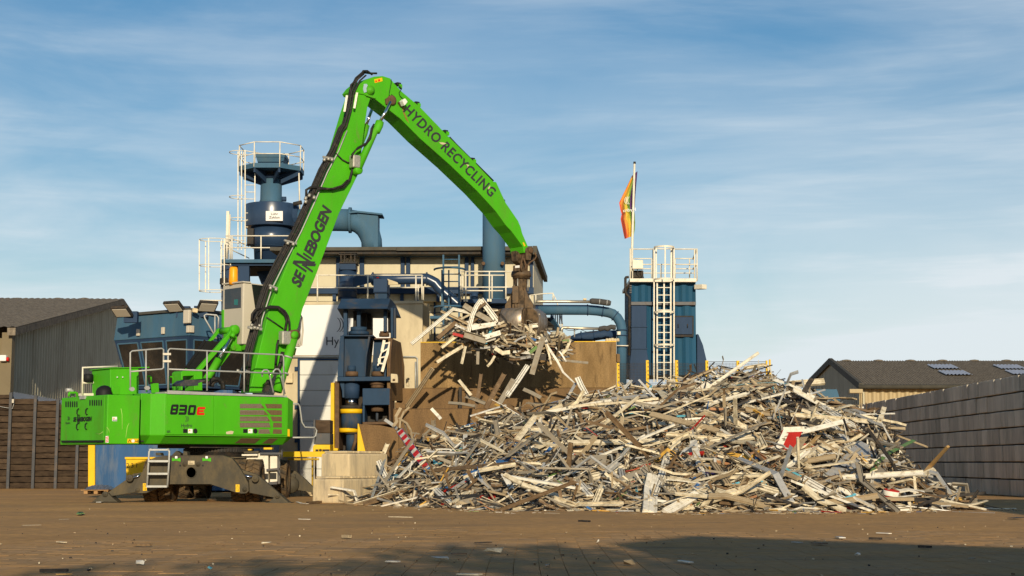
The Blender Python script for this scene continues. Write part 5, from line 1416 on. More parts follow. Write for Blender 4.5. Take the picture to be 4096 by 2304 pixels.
# wheels
def tyre_mb(c, r, w_):
    mb = MB()
    h = w_ / 2
    mb.lathe(c, (1, 0, 0), [(r * .56, -h * .8), (r * .62, -h), (r * .86, -h), (r * .95, -h * .86), (r * .955, h * .86), (r * .86, h), (r * .62, h), (r * .56, h * .8)], 32)
    for k in range(22):
        a = 2 * math.pi * k / 22
        for sgn_, da in ((-1, 0), (1, .5)):
            aa = a + da * 2 * math.pi / 22
            rad = Vector((0, math.cos(aa), math.sin(aa))); tan = Vector((0, -math.sin(aa), math.cos(aa)))
            cc = c + rad * (r * .97)
            mb.obox(cc + Vector((sgn_ * h * .48, 0, 0)), (Vector((h * .46, 0, 0)) + tan * (.05 * sgn_)), tan * (r * .105), rad * (r * .035))
    return mb
WR_ = .605
def wheel_at(x, y, first=[None]):
    c = Vector((x, y, WR_ + .0))
    if first[0] is None:
        w0 = part('wheel', tyre_mb(c, WR_, .40), TYRE, ex, org=c.copy(), recalc=True)
        part('rim', MB().lathe(c, (1, 0, 0), [(0, .08), (.1, .1), (.12, .05), (.24, .04), (.26, .12), (.33, .15), (.35, .15), (.35, -.15), (.2, -.1), (0, -.1)], 24), OLIVE, w0)
        for k in range(8):
            a = 2 * math.pi * k / 8
            part('wheel_nut', MB().cyl(c + Vector((.04, .18 * math.cos(a), .18 * math.sin(a))), c + Vector((.08, .18 * math.cos(a), .18 * math.sin(a))), .022, n=6), DARK, w0)
        first[0] = w0
        return w0
    return dup(first[0], ex, c - Vector(first[0]['wo']))
wx = lambda px, Y: P(px, 1950, Y).x
for px, Y in ((614, 45.0), (674, 45.0), (963, 45.0), (1020, 45.0), (748, 50.0), (812, 50.0), (1066, 50.0), (1128, 50.0)):
    wheel_at(wx(px, Y), Y)
# stabiliser plate with round opening
UP = Flat(43.8)
outer = mp(g4, [(470, 240), (1270, 235), (1375, 268), (1440, 345), (1500, 430), (1588, 590), (1592, 690), (1560, 718), (1500, 722), (1420, 705), (1100, 600), (570, 600), (270, 715), (150, 716), (118, 690), (120, 630), (210, 470), (300, 300), (400, 250)])
hole = [g4(852 + 62 * math.cos(R(a)), 450 + 70 * math.sin(R(a))) for a in range(90, 451, 15)]
poly = outer[:10] + [g4(852, 600)] + hole + [g4(851, 600)] + outer[11:]
# bridged outline: bottom edge midpoint -> opening -> back
poly = outer[:11] + [g4(853, 600)] + hole + [g4(851.5, 600)] + outer[11:]
stp = part('stabiliser_plate', MB().prism(UP.pts(poly), (0, .3, 0)), OLIVE, ex)
part('opening_back', MB().prism(UP.pts([g4(852 + 66 * math.cos(R(a)), 450 + 74 * math.sin(R(a))) for a in range(0, 360, 20)], .31), (0, .05, 0)), DARK, stp)
part('opening_rim', MB().tube([UP.pt(*g4(852 + 65 * math.cos(R(a)), 450 + 72 * math.sin(R(a))), -.005) for a in range(0, 361, 15)], .014, 6), OLIVE, stp)
plate(stp, 'plate_cap', UP, mp(g4, [(472, 232), (1268, 228), (1268, 234), (472, 238)]), -.02, .4, OLIVE)
for x in (658, 1050):
    plate(stp, 'bow_tie_marker', UP, mp(g4, [(x - 54, 262), (x, 276), (x + 58, 260), (x + 58, 312), (x, 298), (x - 54, 306)]), -.02, .018, GREEN, .004)
    plate(stp, 'marker_tag', UP, mp(g4, [(x - 14, 240), (x + 16, 240), (x + 16, 270), (x - 14, 270)]), -.03, .008, WHITEP)
plate(stp, 'type_plate', UP, mp(g4, [(812, 300), (895, 300), (895, 348), (812, 348)]), -.012, .01, CONC)
strokes(stp, 'plate_print', [UP.pts(mp(g4, p_), -.015) for p_ in ([(820, 312), (850, 312), (850, 315), (820, 315)], [(820, 328), (875, 328), (875, 331), (820, 331)], [(820, 336), (882, 336), (882, 339), (820, 339)])], GRAPH, (0, .003, 0))
for x, y, r in ((711, 362, 12), (1002, 362, 12)): part('hole', MB().prism(UP.pts([g4(x + r * math.cos(R(a)), y + r * math.sin(R(a))) for a in range(0, 360, 30)], -.004), (0, .003, 0)), BLACK, stp)
for x, y, r in ((770, 345, 20), (942, 345, 20), (160, 680, 20), (1542, 670, 22)):
    q = UP.pt(*g4(x, y)); part('bolt_boss', MB().lathe(q, (0, -1, 0), [(.055 * r / 20 * 1.2, 0), (.05 * r / 20 * 1.2, .03), (.02, .03), (.02, .05), (0, .05)], 14), OLIVE, stp)
for x, y in ((255, 590), (1450, 605)):
    plate(stp, 'warning_sticker', UP, mp(g4, [(x - 25, y), (x + 25, y), (x + 25, y + 95), (x - 25, y + 95)]), -.010, .008, YELLOW)
    strokes(stp, 'sticker_print', [UP.pts(mp(g4, p_), -.014) for p_ in ([(x - 18, y + 42), (x, y + 8), (x + 18, y + 42), (x + 13, y + 39), (x, y + 15), (x - 13, y + 39)], [(x - 16, y + 70), (x + 2, y + 72), (x + 2, y + 77), (x - 16, y + 75)], [(x + 7, y + 62), (x + 13, y + 62), (x + 12, y + 88), (x + 8, y + 88)], [(x - 25, y + 46), (x + 25, y + 46), (x + 25, y + 48), (x - 25, y + 48)])], BLACK, (0, .003, 0))
# legs: built for the near pair, the far pair copies
def leg(pl, blade, padp, pin, shaft, off):
    lg = part('stabiliser_leg', MB().prism(pl.pts(blade, off), (0, .22, 0)), OLIVE, ex, bev=.012)
    part('foot_pad', MB().prism(pl.pts(padp, off - .12), (0, .5, 0)), OLIVE, lg, bev=.012)
    b0, b1 = pl.pt(*padp[0], off - .1), pl.pt(*padp[-1], off - .1)
    part('foot_plate', MB().box(((b0.x + b1.x) / 2, pl.p0.y + off + .15, .014), abs(b1.x - b0.x) + .1, .7, .022), OLIVE, lg)
    for x, y, r in pin:
        q = pl.pt(x, y, off - .13)
        part('pin', MB().lathe(q, (0, -1, 0), [(r, -.04), (r, .03), (r * .75, .04), (r * .45, .04), (r * .4, .06), (0, .06)], 16), OLIVE, lg)
    part('leg_slot', MB().prism(pl.pts(shaft[2], off - .006), (0, .005, 0)), BLACK, lg)
    part('cylinder_rod', MB().tube([pl.pt(*shaft[0], off - .03), pl.pt(*shaft[1], off - .03)], .032, 10), CHROME, lg)
    return lg
leg(UP, mp(g4, [(1480, 400), (1520, 420), (1700, 480), (1800, 560), (1975, 712), (2010, 760), (1990, 790), (1880, 768), (1600, 712), (1596, 560)]),
    mp(g4, [(1835, 846), (1900, 790), (1950, 730), (1985, 725), (2030, 770), (2120, 846)]), [(*g4(1964, 750), .075), (*g4(1678, 530), .10)],
    (g4(1520, 487), g4(1640, 515), mp(g4, [(1500, 455), (1650, 490), (1655, 505), (1600, 548), (1545, 530)])), .16)
leg(UP, mp(z1, [(850, 1105), (800, 1110), (690, 1128), (640, 1170), (490, 1275), (455, 1292), (455, 1318), (520, 1312), (720, 1280), (830, 1240)]),
    mp(z1, [(345, 1362), (400, 1318), (440, 1285), (480, 1285), (510, 1320), (560, 1362)]), [(*z1(457, 1296), .075), (*z1(660, 1165), .10)],
    (z1(690, 1163), z1(752, 1140), mp(z1, [(690, 1150), (752, 1122), (752, 1140), (716, 1172)])), .16)
UF = Flat(51.2)
leg(UF, mp(g4, [(2100, 420), (2190, 430), (2250, 480), (2330, 545), (2480, 700), (2500, 760), (2380, 700), (2150, 670), (2090, 600)]),
    mp(g4, [(2440, 780), (2480, 720), (2520, 705), (2560, 740), (2600, 780)]), [(*g4(2160, 500), .09)],
    (g4(2105, 468), g4(2190, 487), mp(g4, [(2098, 452), (2200, 480), (2192, 500), (2150, 515), (2110, 500)])), .1)
part('far_stabiliser_plate', MB().prism(UF.pts([(760, 1830), (1105, 1830), (1165, 1900), (1160, 1975), (1100, 1960), (1040, 1935), (760, 1935)]), (0, .3, 0)), OLIVE, ex)
part('hydraulic_drum', MB().lathe(UF.pt(*g4(2125, 610), -.2), (0, 1, 0), [(0, 0), (.26, 0), (.26, .5), (0, .5)], 20), OLIVE, ex)
# steel step ladder hanging on the plate
stl = part('step_ladder', MB().tube([UP.pt(*z1(*a), -.30) for a in [(803, 1236), (815, 1040), (820, 945), (832, 926)]] + [UP.pt(*z1(845, 925), .1)], .028, 8), GALV, ex)
part('ladder_rail', MB().tube([UP.pt(*z1(*a), -.30) for a in [(972, 1238), (985, 1040), (988, 945), (980, 926)]] + [UP.pt(*z1(970, 925), .1)], .028, 8), GALV, stl)
for xa, xb, y in ((803, 972, 1233), (812, 980, 1128), (818, 986, 1024)):
    part('step', MB().bar(UP.pt(*z1(xa, y), -.3), UP.pt(*z1(xb, y), -.3), .16, .055), GALV, stl)
part('top_step', MB().bar(UP.pt(*z1(830, 930), -.15), UP.pt(*z1(985, 930), -.15), .32, .045), GALV, stl)
# side tool boxes between the axles
tb = part('tool_box', MB().prism(Flat(46.6).pts(mp(g4, [(1545, 265), (1545, 215), (1700, 205), (1845, 195), (1845, 430), (1770, 430), (1770, 330), (1560, 330)])), (0, .7, 0)), CREAMRAIL, ex, bev=.015)
TBp = Flat(46.6)
def tbp(nm, l, off, th, mt): return part(nm, MB().prism(TBp.pts(mp(g4, l), off), (0, th, 0)), mt, tb, bev=.008)
tbp('box_panel', [(1770, 330), (1845, 330), (1845, 600), (1780, 600), (1770, 560)], -.02, .5, CREAMRAIL)
tbp('box_panel', [(1868, 225), (1960, 225), (1960, 600), (1868, 600)], .05, .6, CREAMRAIL)
tbp('box_gap', [(1846, 225), (1867, 225), (1867, 600), (1846, 600)], .3, .1, DARK)
tbp('open_bay', [(1790, 465), (1842, 465), (1842, 540), (1790, 540)], -.04, .02, DARK)
tbp('open_bay', [(1868, 455), (1950, 455), (1950, 535), (1868, 535)], .02, .02, DARK)
tbp('step_bar', [(1820, 405), (1985, 390), (1985, 420), (1820, 432)], -.12, .14, STEELB)
tbp('step_bar', [(1845, 575), (1958, 565), (1958, 605), (1845, 610)], -.12, .14, STEELB)
tbp('top_bar', [(1735, 192), (2012, 192), (2012, 222), (1735, 222)], -.1, .3, STEELB)
tbp('white_bar', [(1502, 215), (1706, 212), (1706, 236), (1502, 238)], -.2, .2, CREAMRAIL)
tbp('yellow_block', [(1785, 128), (1892, 128), (1892, 155), (1785, 155)], -.1, .3, YELLOW)
tbp('yellow_block', [(1582, 148), (1628, 148), (1628, 166), (1582, 166)], -.1, .2, YELLOW)
tbp('hose_bar', [(1530, 180), (1720, 172), (1720, 200), (1530, 205)], -.1, .3, OLIVE)
part('post_rod', MB().tube([TBp.pt(*g4(2018, 155), -.1), TBp.pt(*g4(2020, 280), -.1)], .03, 8), STEELB, tb)
for a in ([(600, 230), (660, 170), (715, 205), (715, 230)], [(745, 230), (750, 172), (800, 185), (805, 232)], [(395, 195), (455, 195), (465, 232), (395, 232)]):
    part('plate_bracket', MB().prism(Flat(45).pts(mp(g4, a)), (0, .4, 0)), OLIVE, ex, bev=.01)

# ---- cab and its lifting arm
zc0, zc1 = zat(971, 1377, .6), zat(971, 1128, .6)
sc1 = sat(971, 1250, .6)
def cabpt(s, t, z): return LO(s, t, z)
tw_ = 1.28
cabz = zc1
cab = part('cab', MB().loft([cabpt(sc1, .6, zc0), cabpt(sc1 + 1.75, .6, zc0), cabpt(sc1 + 1.75, .6 + tw_, zc0), cabpt(sc1, .6 + tw_, zc0)],
                            [cabpt(sc1, .6, zc1), cabpt(sc1 + 1.55, .6, zc1 - .05), cabpt(sc1 + 1.55, .6 + tw_, zc1 - .05), cabpt(sc1, .6 + tw_, zc1)]), CABW, ex, bev=.04)
RC = Pl(cabpt(sc1, .6, 0), -50); SC = pl_t(.6)
plate(cab, 'rear_window', RC, mp(g5, [(480, 382), (636, 360), (634, 558), (478, 572)]), -.012, .02, GLASS, .004)
plate(cab, 'window_reflection', RC, mp(g5, [(572, 478), (608, 475), (606, 535), (570, 528)]), -.014, .003, MATS.setdefault('teal', M('teal_reflection_tint', (.02, .16, .15), .3)))  # teal plate on the pane paints in a reflection
plate(cab, 'side_window', SC, mp(g5, [(742, 330), (905, 350), (905, 560), (775, 560)]), -.012, .02, GLASS, .004)
part('green_frame', MB().prism(RC.pts(mp(g5, [(450, 580), (466, 578), (466, 760), (450, 760)]), -.03), RC.n * .3), GREEN, cab)
part('roof_lip', MB().prism(RC.pts(mp(g5, [(452, 322), (652, 300), (655, 312), (455, 336)]), -.05), RC.n * .3), CABW, cab)
part('beacon', MB().lathe(RC.pt(*g5(563, 336), .05), (0, 0, 1), [(0, 0), (.13, 0), (.145, .1), (.135, .5), (.11, .56), (0, .57)], 16), AMBER, cab)
part('cab_floor', MB().prism([cabpt(sc1 + .1, .62, zc0 - .16), cabpt(sc1 + 1.7, .62, zc0 - .16), cabpt(sc1 + 1.7, 1.86, zc0 - .16), cabpt(sc1 + .1, 1.86, zc0 - .16)], (0, 0, .15)), GREENW, cab)
part('mirror_arm', MB().tube([pl_t(.3).pt(*a) for a in mp(g5, [(1190, 910), (1220, 920), (1235, 780), (1228, 660), (1212, 630)])], .03, 8), CABW, cab)
part('mirror', MB().prism(pl_t(.5).pts(mp(g5, [(1150, 930), (1215, 935), (1222, 660), (1205, 640), (1180, 760)])), nn * .1), CABW, cab, bev=.02)
A1, A2 = pl_t(.75), pl_t(1.55)
arm = part('cab_arm', MB().prism(A1.pts(mp(t8, [(370, 940), (440, 960), (985, 350), (1040, 320), (1030, 260), (980, 240), (940, 270), (890, 350)])), nn * .14), GREEN, ex, bev=.012)
part('far_arm', MB().prism(A2.pts(mp(t8, [(190, 940), (250, 960), (720, 350), (800, 320), (790, 270), (730, 260), (690, 330)])), nn * .14), GREEN, arm, bev=.012)
part('cross_tube', MB().tube([A1.pt(*t8(980, 290), .05), A2.pt(*t8(760, 310), .05)], .11, 14), GREEN, arm)
part('pin_cap', MB().lathe(A1.pt(*t8(988, 285)), -nn, [(.15, -.1), (.15, .06), (.12, .09), (0, .09)], 18), GREEN, arm)
part('cab_bracket', MB().prism(A1.pts(mp(t8, [(935, 340), (1030, 330), (1030, 520), (1150, 535), (1145, 640), (960, 640), (930, 590)]), .1), nn * .5), GREEN, arm, bev=.015)
part('pivot_plate', MB().prism(A1.pts(mp(t8, [(950, 560), (1000, 545), (1018, 590), (1000, 625), (955, 625), (935, 590)]), .05), nn * .06), GREENW, arm, bev=.01)
part('lower_arm', MB().prism(A1.pts(mp(t8, [(935, 590), (920, 680), (600, 1100), (500, 1100), (800, 740), (880, 600)]), .25), nn * .12), GREEN, arm, bev=.01)
part('arm_foot', MB().prism(A1.pts(mp(t8, [(105, 990), (140, 965), (455, 975), (455, 1290), (320, 1290), (315, 1045), (135, 1055), (130, 1290), (105, 1290)])), nn * .6), GREEN, arm, bev=.015)
part('cylinder_barrel', MB().tube([A1.pt(*t8(510, 1120), -.1), A1.pt(*t8(590, 1000), -.1), A1.pt(*t8(722, 778), -.1)], .115, 14), GREEN, arm)
part('cylinder_rod', MB().tube([A1.pt(*t8(715, 790), -.1), A1.pt(*t8(945, 395), -.1)], .055, 12), CHROME, arm)
part('rod_eye', MB().tube([A1.pt(*t8(938, 410), -.1), A1.pt(*t8(972, 345), -.1)], .08, 12), GREEN, arm)
ch_a, ch_b = A1.pt(*t8(330, 930), .5), A1.pt(*t8(640, 480), .5)
mb = MB(); dirc = (ch_b - ch_a)
for k in range(17):
    q = ch_a + dirc * ((k + .5) / 17)
    mb.obox(q, dd * .28, dirc.normalized() * .035, dirc.normalized().cross(dd).normalized() * .09)
for k in (-.27, 0, .27): mb.bar(ch_a + dd * k, ch_b + dd * k, .05, .14)
part('cable_chain', mb, BLACK, arm)
part('hose_coil', MB().tube([pl_t(.1).pt(*t8(700 + 95 * math.cos(R(a)), 1230 + 110 * math.sin(R(a)))) for a in range(-180, 21, 20)], .075, 10), RUBBER, ex)
part('hose_coil', MB().tube([pl_t(0).pt(*t8(680 + 125 * math.cos(R(a)), 1230 + 135 * math.sin(R(a)))) for a in range(-170, 21, 19)], .06, 10), RUBBER, ex)

# ---- boom
bm_pix = [(1422, 371), (1440, 345), (1470, 345), (1482, 394), (1470, 430), (1460, 500), (1435, 693), (1357, 853), (1266, 1096), (1211, 1236), (1193, 1310), (1150, 1390), (1097, 1501), (1052, 1570), (998, 1570), (1026, 1450), (1080, 1230), (1138, 1085), (1220, 890), (1335, 650), (1398, 440)]
ON = -.34
BN = pl_t(ON)
boom = part('boom', MB().prism(BN.pts(bm_pix), nn * .54), GREEN, ex, bev=.02)
b3 = lambda x, y, o=-.004: BN.pt(*z3(x, y), o)
senneb(boom, b3(722, 1182), b3(958, 606), b3(655, 1153), BN.n, GRAPH)
part('foot_bracket', MB().prism(pl_t(-.62).pts(mp(g5, [(700, 1365), (860, 1365), (910, 1250), (930, 1290), (900, 1370)])), nn * .15), DARK, boom)
part('far_plate', MB().prism(pl_t(.5).pts(mp(g5, [(860, 1370), (918, 1240), (925, 1260), (890, 1370)])), nn * .2), GREENW, boom)
part('boom_bracket', MB().prism(pl_t(.5).pts(mp(g5, [(1120, 950), (1175, 948), (1160, 1015), (1115, 1015)])), nn * .15), GREEN, boom)
plate(boom, 'warning_sticker', pl_t(.5), mp(g5, [(1125, 975), (1158, 978), (1152, 1010), (1122, 1010)]), -.012, .01, YELLOW)
# boom lift cylinders
CYP = pl_t(-.62)
lc = part('lift_cylinder', MB().tube([CYP.pt(*a) for a in mp(g5, [(1148, 850), (1085, 1050), (1035, 1200), (985, 1370)])], [.13, .15, .15, .15], 18), GREEN, boom)
part('cylinder_eye', MB().lathe(CYP.pt(*g5(1150, 822)), -nn, [(.17, -.2), (.17, .1), (0, .1)], 20), RUST, lc)
part('pin_cap', MB().lathe(CYP.pt(*g5(1154, 822), -.1), -nn, [(.12, 0), (.12, .05), (0, .05)], 20), GREEN, lc)
for x, y in ((1083, 1030), (1050, 1185)): part('clamp_band', MB().tube([CYP.pt(*g5(x, y)), CYP.pt(*g5(x - 4, y + 14))], .165, 16), GALV, lc)
part('hose_sleeve', MB().tube([CYP.pt(*a, -.2) for a in mp(g5, [(1040, 985), (1020, 1090), (985, 1180)])], .06, 10), RUBBER, lc)
part('valve_block', MB().box(BN.pt(*g5(1062, 850), -.22), .34, .25, .42, 40), ZINC, boom, bev=.04)
for dx, dy in ((-20, -40), (15, -45), (30, 20), (-8, 45)):
    part('fitting', MB().tube([BN.pt(*g5(1062 + dx, 850 + dy), -.3), BN.pt(*g5(1062 + dx * .7 + 6, 850 + dy * .4), -.3)], .045, 8), CHROME, boom)
# hoses along the boom
HN = pl_t(ON - .08)
base_path = mp(g5, [(660, 1355), (700, 1000), (770, 760)]) + mp(z3, [(405, 1400), (475, 1180), (565, 1000), (690, 760), (782, 560), (880, 330), (960, 180), (1022, 30)])
upper = mp(z6, [(60, 560), (105, 400), (125, 260), (178, 150), (235, 100), (310, 108), (365, 108)])
for k, (dx, dz, r) in enumerate(((-17, .2, .032), (-8, .12, .034), (0, 0, .034), (11, 0, .034), (21, 0, .030))):
    nb = len(base_path)
    l = [HN.pt(px + dx * .72 * (1 - .45 * i_ / nb) + 2.2 * math.sin(i_ * 2.3 + k * 1.9), py + dx * .25, dz) for i_, (px, py) in enumerate(base_path)]
    if k in (0, 2, 4): l += [HN.pt(px + dx * .4, py + dx * .3, dz) for px, py in upper[:5 if k else 7]]
    elif k == 1: l += [HN.pt(px, py, dz) for px, py in mp(z6, [(60, 540), (110, 330), (120, 200), (200, 125), (230, 75), (265, 75), (310, 108)])]
    part('hose', MB().tube(l, r, 8), RUBBER, boom)
part('hard_pipe', MB().tube([HN.pt(px + 24, py + 6, .04) for px, py in base_path[2:]], .022, 7), GALV, boom)
for l in ([(800, 640), (850, 575), (920, 545), (1000, 550), (1060, 590), (1090, 640), (1105, 700), (1108, 790)], [(740, 690), (745, 620), (780, 575), (830, 570)], [(760, 690), (800, 600), (880, 560), (990, 558), (1060, 620), (1080, 680), (1060, 790)]):
    part('hose', MB().tube([HN.pt(*g5(*a), -.06) for a in l], .038, 8), RUBBER, boom)
part('hose', MB().tube([BN.pt(*a, -.12) for a in mp(z3, [(770, 520), (770, 470), (800, 452), (860, 455), (960, 468), (1040, 450), (1085, 395), (1105, 320), (1120, 280)])], .042, 8), RUBBER, boom)
part('hose', MB().tube([BN.pt(*a, -.16) for a in mp(z3, [(835, 500), (850, 465), (960, 462), (1030, 440), (1070, 400)])], .035, 8), RUBBER, boom)
part('hose', MB().tube([BN.pt(*a, -.3) for a in mp(z3, [(1100, 215), (1130, 180), (1200, 140), (1235, 100), (1250, 15)])], .03, 8), RUBBER, boom)
part('hose', MB().tube([BN.pt(*a, -.05) for a in mp(z3, [(985, 205), (1030, 250), (1070, 272), (1100, 270)])], .022, 6), RUBBER, boom)
part('hose', MB().tube([BN.pt(*a, -.05) for a in mp(g5, [(885, 650), (960, 700), (1045, 760)])], .02, 6), RUBBER, boom)
part('hose', MB().tube([BN.pt(*a, -.35) for a in mp(g5, [(998, 870), (985, 920), (975, 1040), (968, 1150)])], .035, 8), RUBBER, boom)
for f, l in ((g5, [(740, 745), (775, 740), (805, 745), (820, 720), (745, 715)]), (g5, [(612, 1155), (635, 1170), (690, 1160), (715, 1170)]), (z3, [(770, 520), (795, 500), (830, 515), (770, 545)]), (z3, [(905, 240), (935, 235), (960, 240)]), (z3, [(640, 845), (680, 852)]), (z3, [(515, 1170), (555, 1180)])):
    for a in l:
        part('hose_fitting', MB().tube([HN.pt(*f(*a), -.08), HN.pt(*f(a[0] - 8, a[1] + 22), -.08)], .05, 8), ZINC, boom)
for (xa, ya), (xb, yb2) in (((610, 835), (700, 860)), ((500, 1160), (560, 1185)), ((890, 230), (968, 245))):
    part('hose_clamp', MB().bar(HN.pt(*z3(xa, ya), -.06), HN.pt(*z3(xb, yb2), -.06), .05, .06), ZINC, boom)
part('hose_clamp', MB().bar(HN.pt(*g5(705, 745), -.06), HN.pt(*g5(838, 765), -.06), .06, .08), ZINC, boom)
# ---- stick
st_pix = mp(z6, [(330, 125), (405, 120), (470, 140), (510, 190), (575, 260), (735, 395), (970, 640), (1225, 890), (1390, 1062), (1415, 1065), (1500, 1250), (1610, 1410)]) + mp(t2, [(530, 20), (548, 95), (615, 250), (612, 290), (590, 320), (570, 322)]) + mp(t2, [(555, 250), (430, 80)]) + mp(z6, [(1500, 1449), (1415, 1330), (1250, 1150), (1000, 910), (740, 680), (560, 500), (430, 400), (330, 320), (235, 285), (165, 275), (150, 250), (185, 205), (240, 160)])
STN = pl_t(-.38)
stick = part('stick', MB().prism(STN.pts(st_pix), nn * .72), GREEN, ex, bev=.015)
q6 = lambda x, y, o=-.003: STN.pt(*z6(x, y), o)
text(stick, 'owner_lettering', 'HYDRO RECYCLING', q6(583, 434), q6(1366, 1200), q6(641, 375), GRAPH, .005, 0, .024, 1.12)
plate(stick, 'warning_sticker', STN, mp(z6, [(327, 150), (398, 134), (402, 166), (333, 183)]), -.008, .006, YELLOW)
strokes(stick, 'sticker_print', [STN.pts(mp(z6, p_), -.011) for p_ in ([(335, 176), (343, 154), (356, 172)], [(362, 152), (378, 148), (380, 166), (364, 170)])], REDP, STN.n * .002)
plate(stick, 'head_bracket', STN, mp(z6, [(238, 190), (262, 190), (270, 205), (258, 230), (262, 262), (240, 270), (230, 240)]), -.03, .03, MATS.setdefault('pale_blue', M('pale_blue_plate', (.34, .45, .50), .5)), .005)
part('stick_pin', MB().lathe(STN.pt(*z6(290, 248)), -nn, [(.16, 0), (.15, .06), (.11, .07), (.1, .12), (0, .12)], 20), MATS['green_paint_worn'], stick)
part('rod_pin', MB().lathe(STN.pt(*z6(478, 338)), -nn, [(.17, 0), (.16, .08), (.12, .1), (0, .1)], 20), RUST, stick)
part('rust_patch', MB().prism(STN.pts(mp(z6, [(430, 325), (450, 312), (470, 330), (460, 375), (435, 372)]), -.06), STN.n * .055), RUST, stick)
wlm = part('work_lamp', MB().prism(STN.pts(mp(z6, [(580, 340), (605, 318), (628, 350), (600, 385)]), -.28), STN.n * .2), WHITE, stick, bev=.02)
part('lamp_bracket', MB().prism(STN.pts(mp(z6, [(545, 355), (580, 335), (600, 390), (570, 395)]), -.08), STN.n * .075), RUST, wlm)
part('rust_streak', MB().prism(STN.pts(mp(z6, [(575, 398), (600, 396), (598, 440), (622, 500), (640, 545), (610, 510), (582, 440)]), -.003), STN.n * .002), MATS.setdefault('rust_st', M('rust_run', (.22, .16, .03), .8, 0, .3, 8)), stick)
for l in ([(905, 712), (940, 712), (972, 722), (945, 732), (925, 730)], [(1145, 905), (1175, 915), (1150, 945), (1162, 925)], [(1340, 1120), (1362, 1095), (1360, 1120), (1345, 1132)]):
    part('peeling_flap', MB().prism(STN.pts(mp(z6, l), -.02), STN.n * .012), CONC, stick)
part('wear_plate', MB().prism(STN.pts(mp(z6, [(262, 285), (345, 300), (345, 318), (330, 320), (255, 296)]), -.03), STN.n * .028), GREENW, stick, bev=.01)
for l in ([(478, 150), (480, 175), (462, 270), (460, 290), (480, 305), (497, 295), (480, 285)], [(525, 190), (560, 215), (572, 235), (548, 270), (558, 300), (585, 325)]):
    part('lamp_cable', MB().tube([STN.pt(*z6(*a), -.03) for a in l], .012, 5), BLACK, stick)
part('top_pipe', MB().tube([STN.pt(*z6(*a), .1) for a in [(1000, 665), (1060, 730), (1170, 840), (1240, 905), (1390, 1055)]], .025, 7), BLACK, stick)
for x, y in ((535, 195), (700, 365), (955, 618), (1195, 865)):
    part('pipe_clamp', MB().box(STN.pt(*z6(x, y), .15), .16, .2, .1, 40), BLACK, stick, bev=.01)
    part('clamp_lug', MB().box(STN.pt(*z6(x + 25, y + 15), .05), .12, .06, .12, 40), GREEN, stick)
part('lug', MB().prism(STN.pts(mp(z6, [(555, 225), (560, 200), (578, 205), (575, 240)]), .1), STN.n * .06), GREEN, stick)
plate(stick, 'yellow_sticker', STN, mp(t2, [(552, 205), (566, 200), (585, 240), (570, 250)]), -.006, .004, YELLOW)
SCY = pl_t(-.55)
scl = part('stick_cylinder', MB().tube([SCY.pt(*a) for a in mp(z6, [(378, 528), (368, 560), (345, 610), (330, 615), (185, 945)])], [.135, .145, .145, .12, .12], 18), GREEN, boom)
part('cylinder_rod', MB().tube([SCY.pt(*z6(470, 350)), SCY.pt(*z6(376, 535))], .055, 14), CHROME, scl)
part('cylinder_foot', MB().lathe(SCY.pt(*z6(182, 958)), -nn, [(.15, -.25), (.15, .06), (.12, .09), (0, .09)], 18), GREEN, scl)
part('cylinder_hose', MB().tube([SCY.pt(*a, -.1) for a in mp(z6, [(325, 550), (302, 590), (290, 660), (255, 720), (180, 760), (140, 810), (125, 850)])], .03, 8), RUBBER, scl)
part('manifold', MB().box(BN.pt(*z6(155, 885), -.2), .3, .25, .42, 40), ZINC, boom, bev=.04)
FCY = pl_t(.5)
fcl = part('stick_cylinder', MB().tube([FCY.pt(*a) for a in mp(z6, [(255, 560), (235, 640), (140, 870)])], .12, 14), GREENW, boom)
part('cylinder_rod', MB().tube([FCY.pt(*z6(315, 400)), FCY.pt(*z6(250, 570))], .055, 12), CHROME, fcl)
for f, l in ((z6, [(85, 295), (75, 320), (68, 420), (62, 440)]), (z6, [(175, 270), (190, 275), (165, 410), (150, 410)])):
    part('guard_bracket', MB().bar(HN.pt(*f(*l[0]), -.1), HN.pt(*f(*l[-1]), -.1), .07, .05), ZINC, boom)

# ---- grab
GA = P(2079, 1060, 55.1)
gx, gy = GA.x, GA.y
gz_ = lambda y: P(2079, y, 55.1).z
mpp = 55.1 / 6300 * 1.0
gr = part('grab', MB().lathe((gx + .05, gy, 0), (0, 0, 1), [(0, gz_(1117)), (.30, gz_(1117)), (.31, gz_(1108)), (.35, gz_(1107)), (.36, gz_(1098)), (.35, gz_(1094)), (.33, gz_(1086)), (.12, gz_(1082)), (0, gz_(1082))], 30), GRAB, ex)
GPn = Pl((gx, gy, 0), 40)
tip = STN.pt(*t2(640, 295), .36)
part('hanger', MB().prism(GPn.pts(mp(t2, [(478, 295), (540, 330), (600, 300), (635, 400), (600, 480), (612, 560), (520, 560), (545, 470), (488, 415)]), -.1), nn * .3), GRAB, gr, bev=.02)
part('tip_link', MB().prism(pl_t(-.42).pts(mp(t2, [(600, 258), (670, 255), (682, 300), (655, 345), (650, 408), (600, 405), (595, 340), (585, 300)])), nn * .85), GRAB, gr, bev=.02)
part('link_pin', MB().lathe(pl_t(-.42).pt(*t2(642, 296)), -nn, [(.10, 0), (.10, .05), (.06, .06), (0, .06)], 18), RUST, gr)
part('type_plate', MB().prism(GPn.pts(mp(t2, [(463, 468), (520, 463), (520, 530), (460, 535)]), -.3), nn * .1), GRAB, gr)
part('plate_label', MB().prism(GPn.pts(mp(t2, [(466, 471), (517, 467), (517, 494), (466, 498)]), -.306), nn * .005), WHITE, gr)
